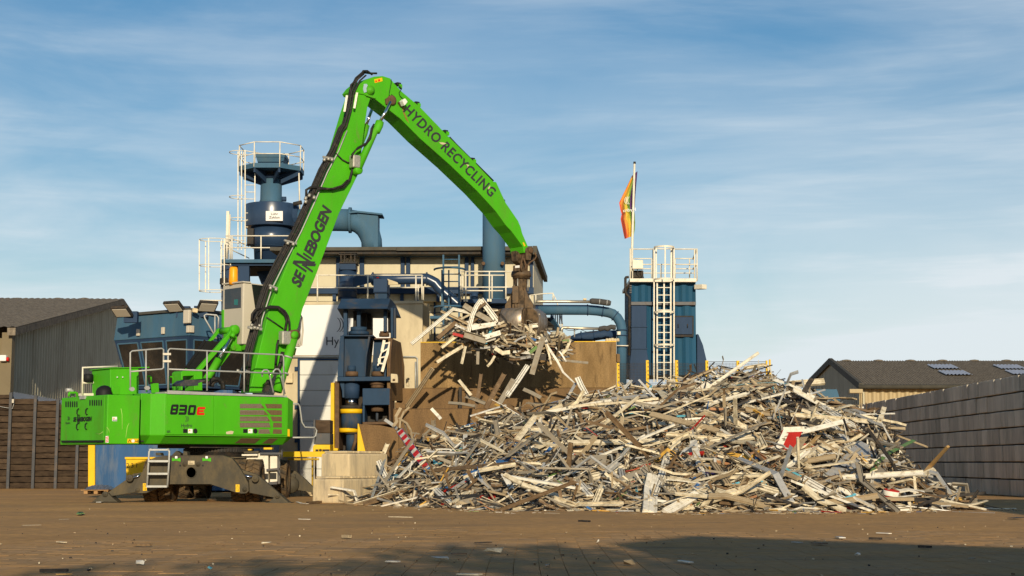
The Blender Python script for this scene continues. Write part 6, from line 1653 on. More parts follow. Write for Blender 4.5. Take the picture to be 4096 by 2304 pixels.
for l in ([(540, 540), (530, 470), (545, 400), (560, 350)], [(600, 540), (608, 470), (640, 430), (690, 400), (712, 360), (690, 320)], [(575, 530), (590, 460), (560, 380)]):
    part('hose', MB().tube([GPn.pt(*a, -.32) for a in mp(t2, l)], .03, 8), MATS['rust_brown'], gr)
part('neck', MB().lathe((gx + .04, gy, 0), (0, 0, 1), [(0, gz_(1118)), (.24, gz_(1118)), (.20, gz_(1160)), (.26, gz_(1175)), (0, gz_(1176))], 12, smooth=False), GRAB, gr)
for a in range(0, 360, 45):
    o_ = Vector((.27 * math.cos(R(a + 20)), .27 * math.sin(R(a + 20)), 0))
    part('neck_rod', MB().tube([Vector((gx + .04, gy, gz_(1118))) + o_, Vector((gx + .04, gy, gz_(1165))) + o_], .022, 6), ZINC if a % 90 else GRAB, gr)
for yaw_, wd in ((-8, 1), (82, 1)):
    pl_ = Pl((gx, gy, 0), yaw_)
    c0 = lambda x, y: Vector((gx, gy, 0)) + pl_.d * x + Z * gz_(y)
    part('body_plate', MB().prism([c0(-.20, 1152) - pl_.n * .2, c0(.20, 1152) - pl_.n * .2, c0(.33, 1190) - pl_.n * .2, c0(.5, 1222) - pl_.n * .2, c0(.5, 1240) - pl_.n * .2, c0(-.5, 1240) - pl_.n * .2, c0(-.5, 1222) - pl_.n * .2, c0(-.33, 1190) - pl_.n * .2], pl_.n * .4), GRAB, gr, bev=.015)
q = Vector((gx - .14, gy - .42, 0))
part('ram_cover', MB().box(q + Z * (gz_(1151) + gz_(1219)) / 2, .22, .26, gz_(1151) - gz_(1219), -8), WORN if False else GRAB, gr, bev=.015)
part('ram', MB().tube([q + Vector((0, -.02, gz_(1215))), q + Vector((0, -.08, gz_(1242)))], .07, 12), GRAB, gr)
def shell(az):
    rd = Vector((math.cos(R(az)), math.sin(R(az)), 0)); tg = Vector((-rd.y, rd.x, 0))
    c = Vector((gx, gy, 0))
    prof = [(.40, 1236), (.64, 1238), (.80, 1252), (.88, 1275), (.88, 1300), (.82, 1325), (.74, 1345)]
    pin_ = [(.74, 1345), (.64, 1366), (.48, 1386), (.34, 1396)]
    def sheet(pf, w0, w1, cen=0):
        mb = MB(); n = len(pf)
        vs = []
        for i, (r, y) in enumerate(pf):
            w_ = w0 + (w1 - w0) * i / (n - 1)
            for t_, in_ in ((-1, 0), (1, 0), (1, .06), (-1, .06)):
                vs.append(c + rd * (r - in_) + tg * (cen + t_ * w_) + Z * gz_(y))
        fs = []
        for i in range(n - 1):
            for j in range(4): fs.append([i * 4 + j, i * 4 + (j + 1) % 4, (i + 1) * 4 + (j + 1) % 4, (i + 1) * 4 + j])
        fs += [[3, 2, 1, 0], [4 * n - 4, 4 * n - 3, 4 * n - 2, 4 * n - 1]]
        mb.add(vs, fs)
        for k in range(len(mb.f)): mb.sm[k] = k < len(fs) - 2 and k % 4 in (0, 2)
        return mb
    o = part('grab_shell', sheet(prof, .38, .42), WORN, gr)
    o.modifiers.new('bevel', 'BEVEL').width = .01
    for sgn_ in (-1, 1):
        part('prong', sheet(pin_, .15, .07, sgn_ * .27), GRAB, gr)
        ck = [(.30, 1240), (.63, 1240), (.80, 1254), (.875, 1276), (.87, 1300), (.81, 1326), (.70, 1340), (.58, 1318), (.48, 1290), (.38, 1262)]
        part('shell_cheek', MB().prism([c + rd * r + tg * (sgn_ * .425) + Z * gz_(y) for r, y in ck], tg * (.05 * sgn_)), GRAB, gr, bev=.01)
for az in (-112, -22, 68, 158): shell(az)
# ------------------------------------------------------------------ scrap
rs = random.Random(5)
SM = {
 'cream': M('cream_profile_coating', (.68, .59, .42), .65, .0, .14, 5, (.27, .21, .12), .42, 6),
 'white': M('white_profile_coating', (.74, .69, .58), .6, .0, .1, 5, (.32, .27, .18), .38, 7),
 'silver': M('bare_aluminium', (.50, .49, .46), .58, .55, .15, 8, (.30, .23, .14), .38, 7),
 'grey': M('dull_grey_aluminium', (.31, .27, .205), .65, .15, .2, 6, (.17, .12, .07), .42, 6),
 'beige': M('dirty_beige_profile', (.40, .31, .19), .7, 0, .2, 6, (.20, .14, .08), .42, 6),
 'brown': M('brown_profile', (.15, .095, .05), .6, 0, .25, 6, (.25, .18, .10), .35, 6),
 'dark': M('dark_rubber_and_gap_shade', (.035, .030, .026), .6, 0, .3, 8, (.14, .10, .06), .35, 6),
 'blue': M('blue_profile_coating', (.035, .12, .30), .5, 0, .2, 6, (.2, .2, .2), .35, 7),
 'cyan': M('cyan_sheet_coating', (.10, .36, .46), .5, 0, .2, 6, (.28, .25, .2), .35, 6),
 'red': M('red_sheet_coating', (.36, .020, .014), .5, 0, .12, 4),
 'green': M('green_strip_coating', (.10, .20, .05), .5, 0, .25, 8, (.24, .24, .12), .4, 7),
 'ochre': M('ochre_strip', (.58, .33, .06), .6, 0, .2, 7, (.3, .2, .08), .35, 6),
 'copper': M('copper_brown_profile', (.42, .21, .10), .5, 0, .2, 5, (.28, .18, .10), .35, 5),
 'violet': M('violet_hose', (.035, .022, .10), .45, 0, .2, 5),
 'wood': M('old_wood_strip', (.40, .25, .10), .8, 0, .25, 6, (.2, .12, .05), .4, 6),
}
KEYS = list(SM)
def ip(tab, x):
    if x <= tab[0][0]: return tab[0][1]
    for (a, b), (c, d) in zip(tab[:-1], tab[1:]):
        if x <= c: return b + (d - b) * (x - a) / (c - a)
    return tab[-1][1]
TOPL = [(1370, 2008), (1440, 1975), (1500, 1915), (1560, 1860), (1620, 1800), (1680, 1755), (1750, 1735), (1850, 1712), (1930, 1692), (2000, 1655), (2100, 1640), (2200, 1622), (2300, 1592), (2400, 1572), (2500, 1558), (2600, 1548), (2700, 1524), (2780, 1504), (2850, 1490), (2950, 1484), (3040, 1492), (3100, 1514), (3180, 1552), (3260, 1572), (3330, 1592), (3400, 1620), (3470, 1642), (3530, 1668), (3580, 1740), (3630, 1840), (3690, 1905), (3750, 1940), (3810, 1975), (3870, 2006), (3950, 2034), (4000, 2048)]
YFT = [(1370, 43.5), (1450, 42.3), (1550, 40.5), (1650, 39.5), (1800, 38), (2000, 36.4), (2300, 36), (2600, 35.6), (3000, 35.2), (3200, 35.2), (3500, 36), (3800, 36.6), (4000, 37)]
YRT = [(1370, 45), (1500, 48), (1650, 50), (2000, 51), (2400, 51), (2900, 48), (3300, 47), (3500, 44.5), (3700, 41.5), (3900, 39.6), (4000, 39)]
def heap(x, y):
    px = PX + F * x / (y * CT + 1e-6)
    if px < 1360 or px > 4010: return -.2
    yf, yr = ip(YFT, px), ip(YRT, px)
    if y < yf: return -.2
    H = max(.02, P(px, ip(TOPL, px), yr).z)
    if y <= yr:
        t = (y - yf) / (yr - yf)
        h = H * (1 - (1 - t) ** 1.35)
    else:
        h = H * max(0, 1 - ((y - yr) / 6.5) ** 1.6)
    amp = min(1, h / .8)
    return h + amp * (.20 * mn.noise(Vector((x * .8, y * .8, 1))) + .10 * mn.noise(Vector((x * 2.1, y * 2.1, 5))))
def onheap(px, py):
    r = ray(px, py)
    Y = ip(YFT, px) - .6
    while Y < 58:
        p = EYE + r * (Y / r.y)
        if p.z < heap(p.x, p.y) or p.z < 0: return p
        Y += .06
    return None
def normal(p):
    e = .25
    h0 = heap(p.x, p.y)
    n = Vector((-(heap(p.x + e, p.y) - heap(p.x - e, p.y)) / (2 * e), -(heap(p.x, p.y + e) - heap(p.x, p.y - e)) / (2 * e), 1))
    if n.length > 4: n = Vector((0, -.6, .8))
    return n.normalized()
def section(kind, w_, h_, t_=.012):
    if kind == 'flat': return [(-w_ / 2, -t_ / 2), (w_ / 2, -t_ / 2), (w_ / 2, t_ / 2), (-w_ / 2, t_ / 2)]
    if kind == 'box': return [(-w_ / 2, -h_ / 2), (w_ / 2, -h_ / 2), (w_ / 2, h_ / 2), (-w_ / 2, h_ / 2)]
    if kind == 'angle': return [(-w_ / 2, -h_ / 2), (w_ / 2, -h_ / 2), (w_ / 2, -h_ / 2 + t_), (-w_ / 2 + t_, -h_ / 2 + t_), (-w_ / 2 + t_, h_ / 2), (-w_ / 2, h_ / 2)]
    if kind == 'channel': return [(-w_ / 2, -h_ / 2), (w_ / 2, -h_ / 2), (w_ / 2, h_ / 2), (w_ / 2 - t_, h_ / 2), (w_ / 2 - t_, -h_ / 2 + t_), (-w_ / 2 + t_, -h_ / 2 + t_), (-w_ / 2 + t_, h_ / 2), (-w_ / 2, h_ / 2)]
    if kind == 'grooved':
        g = max(.012, t_ * 1.2)
        top = []
        for a, b in ((-.5, 0), (-.36, 0), (-.36, 1), (-.24, 1), (-.24, 0), (.08, 0), (.08, 1), (.18, 1), (.18, 0), (.5, 0)):
            top.append((a * w_, h_ / 2 - b * g))
        return top[::-1] + [(-w_ / 2, -h_ / 2), (w_ / 2, -h_ / 2)]
def sweep(mb, path, sec, up, m=0, taper=None, twist=0.0):
    path = [Vector(p) for p in path]
    k, n = len(path), len(sec)
    up = Vector(up)
    vs = []
    for i, p in enumerate(path):
        a = (path[min(i + 1, k - 1)] - path[max(i - 1, 0)])
        if a.length < 1e-6: a = Vector((1, 0, 0))
        a.normalize()
        b = a.cross(up)
        if b.length < .05: b = a.cross(Vector((.3, .8, .5)))
        b.normalize(); e = b.cross(a).normalized(); up = e
        if twist:
            q = twist * i / (k - 1)
            b, e = b * math.cos(q) + e * math.sin(q), e * math.cos(q) - b * math.sin(q)
        f = 1 if taper is None else taper[i]
        vs += [p + b * (x * f) + e * y for x, y in sec]
    fs = [[i * n + j, i * n + (j + 1) % n, (i + 1) * n + (j + 1) % n, (i + 1) * n + j] for i in range(k - 1) for j in range(n)]
    fs += [list(range(n))[::-1], list(range((k - 1) * n, k * n))]
    o = len(mb.v)
    mb.v.extend(vs)
    mb.f.extend([[x + o for x in f] for f in fs])
    mb.sm.extend([False] * len(fs)); mb.mi.extend([m] * len(fs))
    return mb
def curl_path(c, d, L, nrm):
    """a springy strip curving along an arc"""
    n = 6; tot = rs.choice((-1, 1)) * rs.uniform(.7, 2.6)
    ax = (nrm + Vector((rs.gauss(0, .8), rs.gauss(0, .8), rs.gauss(0, .8)))).normalized()
    p, pts, cur = Vector(), [Vector()], Matrix.Rotation(-tot / 2, 3, ax) @ d
    for i in range(n):
        p = p + cur * (L / n); pts.append(p.copy())
        cur = Matrix.Rotation(tot / n, 3, ax) @ cur
    mid = sum(pts, Vector()) / len(pts)
    return [q - mid + c for q in pts]
def rand_path(c, d, L, nrm, bends):
    """a line through c along d that may be kinked in places"""
    n = bends + 2
    cuts = sorted([0, 1] + [rs.uniform(.12, .88) for _ in range(bends)])
    side = d.cross(nrm).normalized()
    pts, p, cur = [Vector((0, 0, 0))], Vector((0, 0, 0)), d.copy()
    for a, b in zip(cuts[:-1], cuts[1:]):
        p = p + cur * ((b - a) * L)
        pts.append(p.copy())
        ang = rs.choice((rs.gauss(0, .30), rs.gauss(0, .75)))
        ax = (nrm if rs.random() < .6 else side)
        cur = (Matrix.Rotation(ang, 3, ax) @ cur).normalized()
    mid = sum(pts, Vector()) / len(pts)
    return [q - mid + c for q in pts]
def pick(tab):
    x = rs.random() * sum(w_ for _, w_ in tab)
    for k, w_ in tab:
        x -= w_
        if x <= 0: return k
    return tab[-1][0]
MIX = [('cream', 8), ('white', 3), ('silver', 7), ('grey', 24), ('beige', 22), ('brown', 17), ('dark', 20), ('blue', 1.2), ('red', .6), ('green', .4), ('ochre', .6), ('copper', .8), ('cyan', .4)]
KMIX = [('flat', 34), ('channel', 22), ('angle', 16), ('box', 16), ('grooved', 12)]
def heap_dir(nrm, flatness=.5):
    tx = Vector((1, 0, 0)) - nrm * nrm.x
    tx.normalize(); ty = nrm.cross(tx).normalized()
    a = rs.gauss(0, R(17)) if rs.random() < flatness else rs.uniform(-math.pi / 2, math.pi / 2)
    if rs.random() < .5: a += math.pi
    d = tx * math.cos(a) + ty * math.sin(a) + nrm * rs.gauss(0, .30)
    return d.normalized()
def sample_px(lo=0.0):
    while True:
        px = rs.uniform(1400, 3990)
        yt_ = ip(TOPL, px); yb2 = PY + 0; 
        yb2 = 1853 + CH * F / ip(YFT, px)
        py = rs.uniform(yt_ - 2, yb2 + 4)
        if rs.random() < (yb2 - yt_) / 560: return px, py
# the core under the loose pieces, dark to paint shade into the gaps
core = MB(); vs = []
cxs = [(-6.4 + .45 * i) for i in range(45)]; cys = [34.8 + .45 * j for j in range(52)]
for y in cys:
    for x in cxs: vs.append(Vector((x, y, max(-.25, heap(x, y) - .30))))
n_ = len(cxs)
core.add(vs, [[j * n_ + i, j * n_ + i + 1, (j + 1) * n_ + i + 1, (j + 1) * n_ + i] for j in range(len(cys) - 1) for i in range(n_ - 1)])
hp = thing('scrap_heap', 'huge heap of mixed aluminium scrap filling the right half of the yard', 'scrap heap', Vector((4, 42, 0)))
hp['kind'] = 'stuff'
part('packed_core', core, SM['dark'], hp, recalc=False, kind='stuff')
sm_ = MB()
N_SMALL = 10500
for i in range(N_SMALL):
    px, py = sample_px()
    p = onheap(px, py)
    if p is None: continue
    nrm = normal(p)
    L = rs.choice((rs.uniform(.18, .6), rs.uniform(.4, 1.1), rs.uniform(.7, 1.6)))
    kd = pick(KMIX); w_ = rs.uniform(.018, .075) * (1.25 if kd == 'flat' else 1); h_ = rs.uniform(.015, .05)
    d = heap_dir(nrm, .55)
    c = p + nrm * rs.uniform(-.30, .08)
    if c.z < .02: c.z = .02 + rs.uniform(0, .04); d.z *= .15; d.normalize()
    bends = rs.choice((0, 1, 1, 2, 3, 4)) if L > .4 else rs.choice((0, 1, 1))
    if rs.random() < .16:
        kd = 'flat'; w_ *= .7; L *= 1.4
        path = curl_path(c, d, L, nrm)
    else: path = rand_path(c, d, L, nrm, bends)
    path = [Vector((q.x, q.y, max(q.z, .012))) for q in path]
    sweep(sm_, path, section('channel' if kd == 'grooved' else kd, w_, h_, rs.uniform(.006, .014)), nrm + Vector((rs.gauss(0, .6), rs.gauss(0, .6), rs.gauss(0, .3))), KEYS.index(pick(MIX)), None, rs.gauss(0, .4) if rs.random() < .4 else 0)
# crumbs on the ground in front of the heap
for i in range(500):
    px = rs.uniform(1380, 4090)
    y = ip(YFT, px) - abs(rs.gauss(0, .9))
    x = (px - PX) / F * y
    L = rs.uniform(.03, .22)
    a = rs.uniform(0, 6.3)
    d = Vector((math.cos(a), math.sin(a) * .6, 0))
    sweep(sm_, rand_path(Vector((x, y, .02)), d, L, Z, rs.choice((0, 1))), section('flat', rs.uniform(.01, .05), .02, .01), Z, KEYS.index(pick(MIX)))
part('small_scrap', sm_, [SM[k] for k in KEYS], hp, recalc=False, kind='stuff')

# loose long pieces lying on the heap, each one a thing
COLN = {'cream': 'cream painted', 'white': 'white painted', 'silver': 'bare silvery', 'grey': 'dull grey', 'beige': 'dirty beige', 'brown': 'brown', 'dark': 'blackish', 'blue': 'blue', 'red': 'red', 'green': 'green', 'ochre': 'ochre yellow', 'copper': 'copper brown', 'cyan': 'cyan', 'violet': 'violet', 'wood': 'wooden'}
KN = {'flat': ('metal_strip', 'flat strip', 'metal strip'), 'box': ('box_profile', 'tube', 'profile'), 'angle': ('angle_profile', 'angle', 'profile'), 'channel': ('channel_profile', 'channel', 'profile'), 'grooved': ('grooved_profile', 'window profile', 'profile')}
def zone(px, py):
    yb2 = 1853 + CH * F / ip(YFT, px)
    f = (yb2 - py) / max(40, yb2 - ip(TOPL, px))
    col = 'near the concrete blocks' if px < 1800 else 'below the bulkhead' if px < 2400 else 'below the tower' if px < 2800 else 'below the summit' if px < 3300 else 'near the block wall'
    row = 'at the heap foot' if f < .25 else 'halfway up' if f < .65 else 'high up'
    return row + ' ' + col
def scrap(path, kd, w_, h_, mat, up, label, group, name=None, cat=None, t_=.012, taper=None, twist=0.0):
    mb = sweep(MB(), path, section(kd, w_, h_, t_), up, 0, taper, twist)
    mm = SM[mat] if isinstance(mat, str) else mat
    if kd == 'grooved' and rs.random() < .8:
        # rubber gaskets in the two grooves, dark also to paint in the groove shade
        mb.mi = [1 if (j < len(mb.f) - 2 and j % 12 in (2, 6)) else 0 for j in range(len(mb.f))]
        mm = [mm, SM['dark']]
    o = part(name or KN[kd][0], mb, mm, recalc=True)
    tag(o, label, cat or KN[kd][2], group)
    return o
placed = []
seen = set()
cnt = 0
MIXL = [('cream', 40), ('white', 16), ('silver', 14), ('grey', 18), ('beige', 15), ('brown', 7), ('dark', 5), ('copper', .8), ('blue', .8)]
while cnt < 225:
    px, py = sample_px()
    p = onheap(px, py)
    if p is None: continue
    if any((px - a) ** 2 + ((py - b) * 1.6) ** 2 < 26 ** 2 for a, b in placed): continue
    if any((px - a) ** 2 + (py - b) ** 2 < r_ * r_ for a, b, r_ in ((3151, 1770, 120), (1655, 1790, 130), (2610, 2000, 90), (3390, 1925, 60))): continue
    nrm = normal(p)
    kd = pick([('flat', 20), ('channel', 24), ('angle', 12), ('box', 16), ('grooved', 28)])
    L = rs.uniform(.8, 2.9); w_ = rs.uniform(.06, .17); h_ = rs.uniform(.03, .07)
    d = heap_dir(nrm, .5)
    lift = rs.uniform(.06, .24)
    c = p + nrm * lift
    bends = rs.choice((0, 1, 1, 2, 2))
    shp = ('straight' if bends == 0 else 'once bent' if bends == 1 else 'twice bent')
    mt = pick(MIXL)
    if px > 3560: L = min(L, 1.2); d.z *= .4; d.normalize()
    if py < ip(TOPL, px) + 50: L = min(L, 1.3); d.z *= .6; d.normalize()
    lay = 'level' if abs(d.z) < .16 else 'leaning left' if d.z * d.x < 0 else 'leaning right'
    lab = f"{shp} {COLN[mt]} {KN[kd][1]} {lay} {zone(px, py)}"
    if lab in seen: continue
    seen.add(lab); placed.append((px, py))
    path = rand_path(c, d, L, nrm, bends)
    path = [Vector((q.x, q.y, max(q.z, heap(q.x, q.y) * .0 + .04))) for q in path]
    # keep the ends from running deep into the heap
    path = [Vector((q.x, q.y, max(q.z, heap(q.x, q.y) - .05))) for q in path]
    scrap(path, kd, w_, h_, mt, nrm + Vector((rs.gauss(0, .3), rs.gauss(0, .3), 0)), lab, 'loose profiles lying on the scrap heap', t_=rs.uniform(.010, .018))
    cnt += 1

# pieces one can single out
def hp_pts(f, l, lift=.16):
    out = []
    for a in l:
        px, py = f(*a)
        p = onheap(px, py) or P(px, py, ip(YRT, px))
        r = (EYE - p).normalized()
        out.append(p + r * lift)
    return out
def special(f, l, kd, w_, h_, mat, name, label, cat, lift=.18, t_=.014, up=(0, -.8, .6), taper=None, twist=0.0):
    w_ *= 1.0; lift *= .85
    return scrap(hp_pts(f, l, lift), kd, w_, h_, mat, Vector(up), label, None, name, cat, t_, taper, twist)
# striped barrier beam
bpts = hp_pts(g7, [(250, 440), (540, 845)], .6)
bb = thing('barrier_board', 'red and white striped barrier board leaning in the heap beside the brown chute', 'barrier board', bpts[1])
part('board', sweep(MB(), bpts, section('box', .21, .03), (0, -1, .1)), SM['blue'], bb)
ax_ = (bpts[1] - bpts[0]); Lb_ = ax_.length; ax_.normalize()
sd_ = ax_.cross(Vector((0, -1, .1))).normalized(); fw = sd_.cross(ax_).normalized()
if fw.y > 0: fw = -fw
part('white_face', MB().obox((bpts[0] + bpts[1]) / 2 + fw * .02, ax_ * Lb_ * .485, sd_ * .09, fw * .004), SM['white'], bb)
for k in range(7):
    c_ = bpts[0] + ax_ * (Lb_ * (.08 + .14 * k)) + fw * .026
    a_, b_ = ax_ * (Lb_ * .038), sd_ * .09
    sh_ = ax_ * .07
    part('red_stripe', MB().prism([c_ - a_ - b_ - sh_, c_ + a_ - b_ - sh_, c_ + a_ + b_ + sh_, c_ - a_ + b_ + sh_], fw * .004), REDP, bb)
special(g7, [(855, 955), (1100, 850), (1300, 760), (1560, 700)], 'channel', .16, .05, 'blue', 'blue_profile', 'long scuffed blue profile sweeping across the lower left heap', 'profile', .3)
special(g7, [(1505, 290), (1720, 400), (1900, 490), (2110, 600)], 'grooved', .30, .06, 'grey', 'wide_profile', 'wide grooved grey plank like profile slanting down mid heap', 'profile', .35)
special(g7, [(1980, 420), (1880, 540), (1760, 680)], 'flat', .10, .03, 'blue', 'blue_strip', 'bright blue strip under the wide grooved grey profile', 'strip', .28)
special(g7, [(930, 480), (925, 690)], 'flat', .13, .03, 'white', 'white_board', 'short upright bright white board on the left slope of the heap', 'board', .4)
special(g7, [(600, 330), (612, 600)], 'channel', .14, .08, 'beige', 'beige_channel', 'upright dirty beige channel near the low rusty wall', 'profile', .35)
special(g7, [(485, 460), (590, 930)], 'box', .07, .04, 'beige', 'thin_upright_profile', 'thin upright beige profile right of the striped barrier board', 'profile', .35)
special(g7, [(1570, 600), (1540, 800), (1520, 970)], 'box', .10, .05, 'beige', 'upright_profile', 'dirty upright beige profile mid left of the heap', 'profile', .4)
special(g7, [(620, 1050), (790, 1210), (870, 1225)], 'grooved', .16, .06, 'white', 'bent_white_profile', 'bent white profile with its foot on the ground near the blocks', 'profile', .35)
special(g7, [(880, 1200), (1000, 1170), (1140, 1210), (1290, 1240)], 'flat', .22, .03, 'grey', 'curved_sheet', 'wavy grey sheet strip lying on the ground at the heap foot', 'sheet', .25)
special(g7, [(595, 1175), (1080, 1150)], 'box', .24, .14, 'dark', 'black_tube', 'black ribbed tube lying at the foot of the heap near the blocks', 'tube', .2)
special(g7, [(1075, 1135), (1180, 1135), (1240, 1115)], 'flat', .14, .03, 'red', 'red_strip', 'small bent red strip at the foot of the heap', 'strip', .35)
special(g7, [(1240, 170), (1360, 245)], 'flat', .10, .03, 'ochre', 'yellow_strip', 'short yellow strip high on the heap below the bulkhead', 'strip', .4)
special(g7, [(590, 720), (820, 725)], 'flat', .34, .04, 'brown', 'brown_sheet', 'dark brown sheet jutting from the left slope', 'sheet', .4)
special(g7, [(2190, 780), (2380, 770)], 'flat', .48, .03, 'grey', 'grey_sheet', 'pale grey sheet lying flat mid heap', 'sheet', .3)
special(g7, [(2220, 930), (2400, 890), (2560, 820)], 'grooved', .20, .07, 'cream', 'cream_profile', 'cream grooved profile low in the centre of the heap', 'profile', .35)
special(g7, [(2090, 960), (2210, 1110)], 'flat', .12, .03, 'silver', 'silver_strip', 'short silvery strip leaning low in the centre of the heap', 'strip', .4)
for l, nm in ((mp(g7, [(120, 890), (250, 905), (255, 960), (140, 945)]), 'cyan folded sheet leaning close to the concrete blocks'), (mp(g7, [(335, 1055), (400, 1000), (450, 985), (470, 1045), (330, 1060)]), 'cyan crumpled sheet right of the concrete blocks')):
    pp_ = hp_pts(lambda a, b: (a, b), l, .4)
    o = part('cyan_sheet', MB().prism(pp_, (.02, .05, .02)), SM['cyan'])
    tag(o, nm, 'sheet')
special(g8, [(1640, 905), (1400, 800)], 'flat', .02, .02, 'white', 'thin_rod', 'thin white rod left of the red panel', 'rod', .3)
# red panel in a white frame
rp4 = hp_pts(g8, [(1628, 735), (1770, 732), (1742, 918), (1622, 900)], .8)
cen = sum(rp4, Vector()) / 4
rp4 = [Vector((q.x, cen.y + (q.y - cen.y) * .3, q.z)) for q in rp4]
rpn = thing('red_sheet', 'dark red panel with white edge standing in the upper right of the heap', 'panel', cen)
part('sheet', MB().prism(rp4, (0, .05, 0)), SM['red'], rpn)
part('white_edge', MB().bar(rp4[0] + Vector((0, -.03, 0)), rp4[1] + Vector((0, -.03, 0)), .06, .13), SM['white'], rpn)
part('white_edge', MB().bar(rp4[0] + Vector((.06, -.04, -.07)), rp4[3] + Vector((.06, -.04, 0)), .15, .05, up=(0, 1, 0)), SM['white'], rpn)
special(g8, [(1765, 460), (1745, 620), (1735, 740)], 'flat', .40, .05, 'brown', 'brown_board', 'tall upright brown board above the red panel', 'board', .35)
special(g8, [(1690, 372), (1980, 350)], 'grooved', .19, .09, 'cream', 'jutting_profile', 'cream grooved profile jutting out sideways from the heap top', 'profile', .35)
special(g8, [(1830, 390), (1930, 520)], 'grooved', .13, .06, 'white', 'leaning_profile', 'white profile leaning under the jutting cream profile', 'profile', .4)
special(g8, [(1400, 905), (1520, 990), (1640, 1090)], 'channel', .20, .07, 'copper', 'copper_profile', 'copper brown profile slanting down left of the red panel', 'profile', .4)
special(g8, [(965, 985), (1000, 1055), (1080, 1085), (1210, 1090), (1380, 1060), (1540, 1045)], 'box', .10, .06, 'violet', 'violet_hose', 'dark violet flat hose sagging across the middle of the heap', 'hose', .4)
special(g8, [(640, 970), (740, 962), (830, 950)], 'flat', .17, .04, 'ochre', 'ochre_strip', 'ochre yellow strip left in the centre of the heap', 'strip', .35)
special(g8, [(1080, 932), (1240, 930), (1410, 955)], 'flat', .14, .04, 'ochre', 'ochre_strip', 'ochre yellow strip right in the centre of the heap', 'strip', .35)
special(g8, [(815, 942), (1020, 918)], 'box', .10, .05, 'red', 'red_profile', 'straight red profile between the two ochre strips', 'profile', .45)
special(g8, [(625, 1100), (600, 1210), (592, 1390)], 'grooved', .32, .10, 'white', 'white_bundle', 'wide bent white profile standing upright at the heap foot', 'profile', .7, up=(0, -1, .2))
special(g8, [(730, 950), (690, 1090), (630, 1250)], 'grooved', .16, .06, 'white', 'white_profile', 'white profile leaning behind the upright bent white one', 'profile', .5)
special(g8, [(740, 1130), (900, 1160), (1190, 1250), (1430, 1185)], 'grooved', .22, .08, 'cream', 'window_profile', 'long cream window profile bent upward low in the centre', 'profile', .45)
special(g8, [(735, 1110), (735, 1215), (765, 1235), (850, 1130), (1030, 880)], 'grooved', .17, .05, 'cream', 'hooked_profile', 'cream profile hooked round at its lower end in the heap centre', 'profile', .4)
special(g8, [(810, 560), (980, 680), (1200, 825)], 'grooved', .22, .06, 'cream', 'upper_frame_profile', 'upper of two parallel cream frame profiles on the heap centre', 'profile', .4)
special(g8, [(815, 650), (940, 745), (1060, 840)], 'grooved', .20, .06, 'white', 'lower_frame_profile', 'lower of two parallel white frame profiles on the heap centre', 'profile', .45)
special(g8, [(890, 520), (915, 700), (950, 870)], 'channel', .11, .06, 'grey', 'upright_channel', 'upright grey channel crossing the two parallel frame profiles', 'profile', .7)
special(g8, [(1020, 870), (1110, 1010), (1215, 1165)], 'grooved', .15, .06, 'beige', 'slanted_profile', 'beige profile slanting down over the violet hose', 'profile', .6)
special(g8, [(680, 420), (780, 540), (830, 600)], 'flat', .28, .04, 'cream', 'cream_board', 'cream board on the heap below the caged ladder', 'board', .35)
special(g8, [(790, 420), (800, 560), (770, 670)], 'flat', .30, .03, 'grey', 'twisted_sheet', 'twisted grey sheet strip below the caged ladder', 'sheet', .5, twist=.8)
special(g8, [(845, 520), (870, 380), (900, 290)], 'channel', .16, .08, 'brown', 'brown_channel', 'dark brown channel sticking up at the heap top left of the summit', 'profile', .4)
special(g8, [(870, 510), (990, 420), (1100, 340)], 'grooved', .20, .06, 'white', 'summit_profile', 'white window profile slanting up towards the heap summit', 'profile', .4)
special(g8, [(1030, 520), (1190, 495), (1300, 440)], 'grooved', .24, .07, 'cream', 'cream_sill', 'cream sill like profile below the heap summit', 'profile', .4)
special(g8, [(1010, 640), (1150, 570), (1240, 520)], 'flat', .34, .03, 'beige', 'beige_sheet', 'dirty beige sheet below the cream sill profile', 'sheet', .3)
special(g8, [(1110, 470), (1350, 395), (1560, 345)], 'channel', .12, .05, 'beige', 'curved_profile', 'long slightly curved beige profile across the heap summit', 'profile', .5)
special(g8, [(1340, 245), (1500, 218), (1535, 235), (1545, 265)], 'channel', .10, .06, 'cream', 'arched_profile', 'cream profile arching over at the very summit of the heap', 'profile', .5)
special(g8, [(1500, 445), (1560, 540), (1610, 610)], 'flat', .26, .03, 'cream', 'pointed_board', 'cream pointed board below the summit on its right', 'board', .5)
special(g8, [(1340, 545), (1480, 590), (1500, 620)], 'grooved', .17, .06, 'cream', 'short_frame_piece', 'short cream frame piece bent down below the summit', 'profile', .5)
special(g8, [(1670, 670), (1655, 580), (1680, 555), (1850, 590), (1890, 570), (1870, 540)], 'box', .07, .05, 'dark', 'black_hose', 'black rubber hose looped across the brown board', 'hose', .6)
special(g8, [(830, 940), (920, 900), (1030, 870)], 'grooved', .18, .06, 'white', 'white_profile', 'white sash profile above the hooked cream profile', 'profile', .5)
special(g8, [(1060, 830), (1270, 800), (1460, 780), (1500, 870)], 'grooved', .20, .06, 'cream', 'corner_frame', 'cream frame corner lying left of the copper brown profile', 'profile', .5)
special(g8, [(20, 1140), (120, 1255)], 'grooved', .17, .05, 'white', 'short_white_profile', 'short white profile low beside the grey curved sheet', 'profile', .5)
special(g8, [(230, 1240), (400, 1140), (610, 1060)], 'flat', .34, .03, 'grey', 'curved_sheet', 'long curved grey panel with reddish edge low on the heap', 'panel', .45)
special(g8, [(720, 1390), (850, 1320), (975, 1245)], 'grooved', .21, .08, 'white', 'ground_profile', 'white grooved profile resting one end on the ground centre', 'profile', .6)
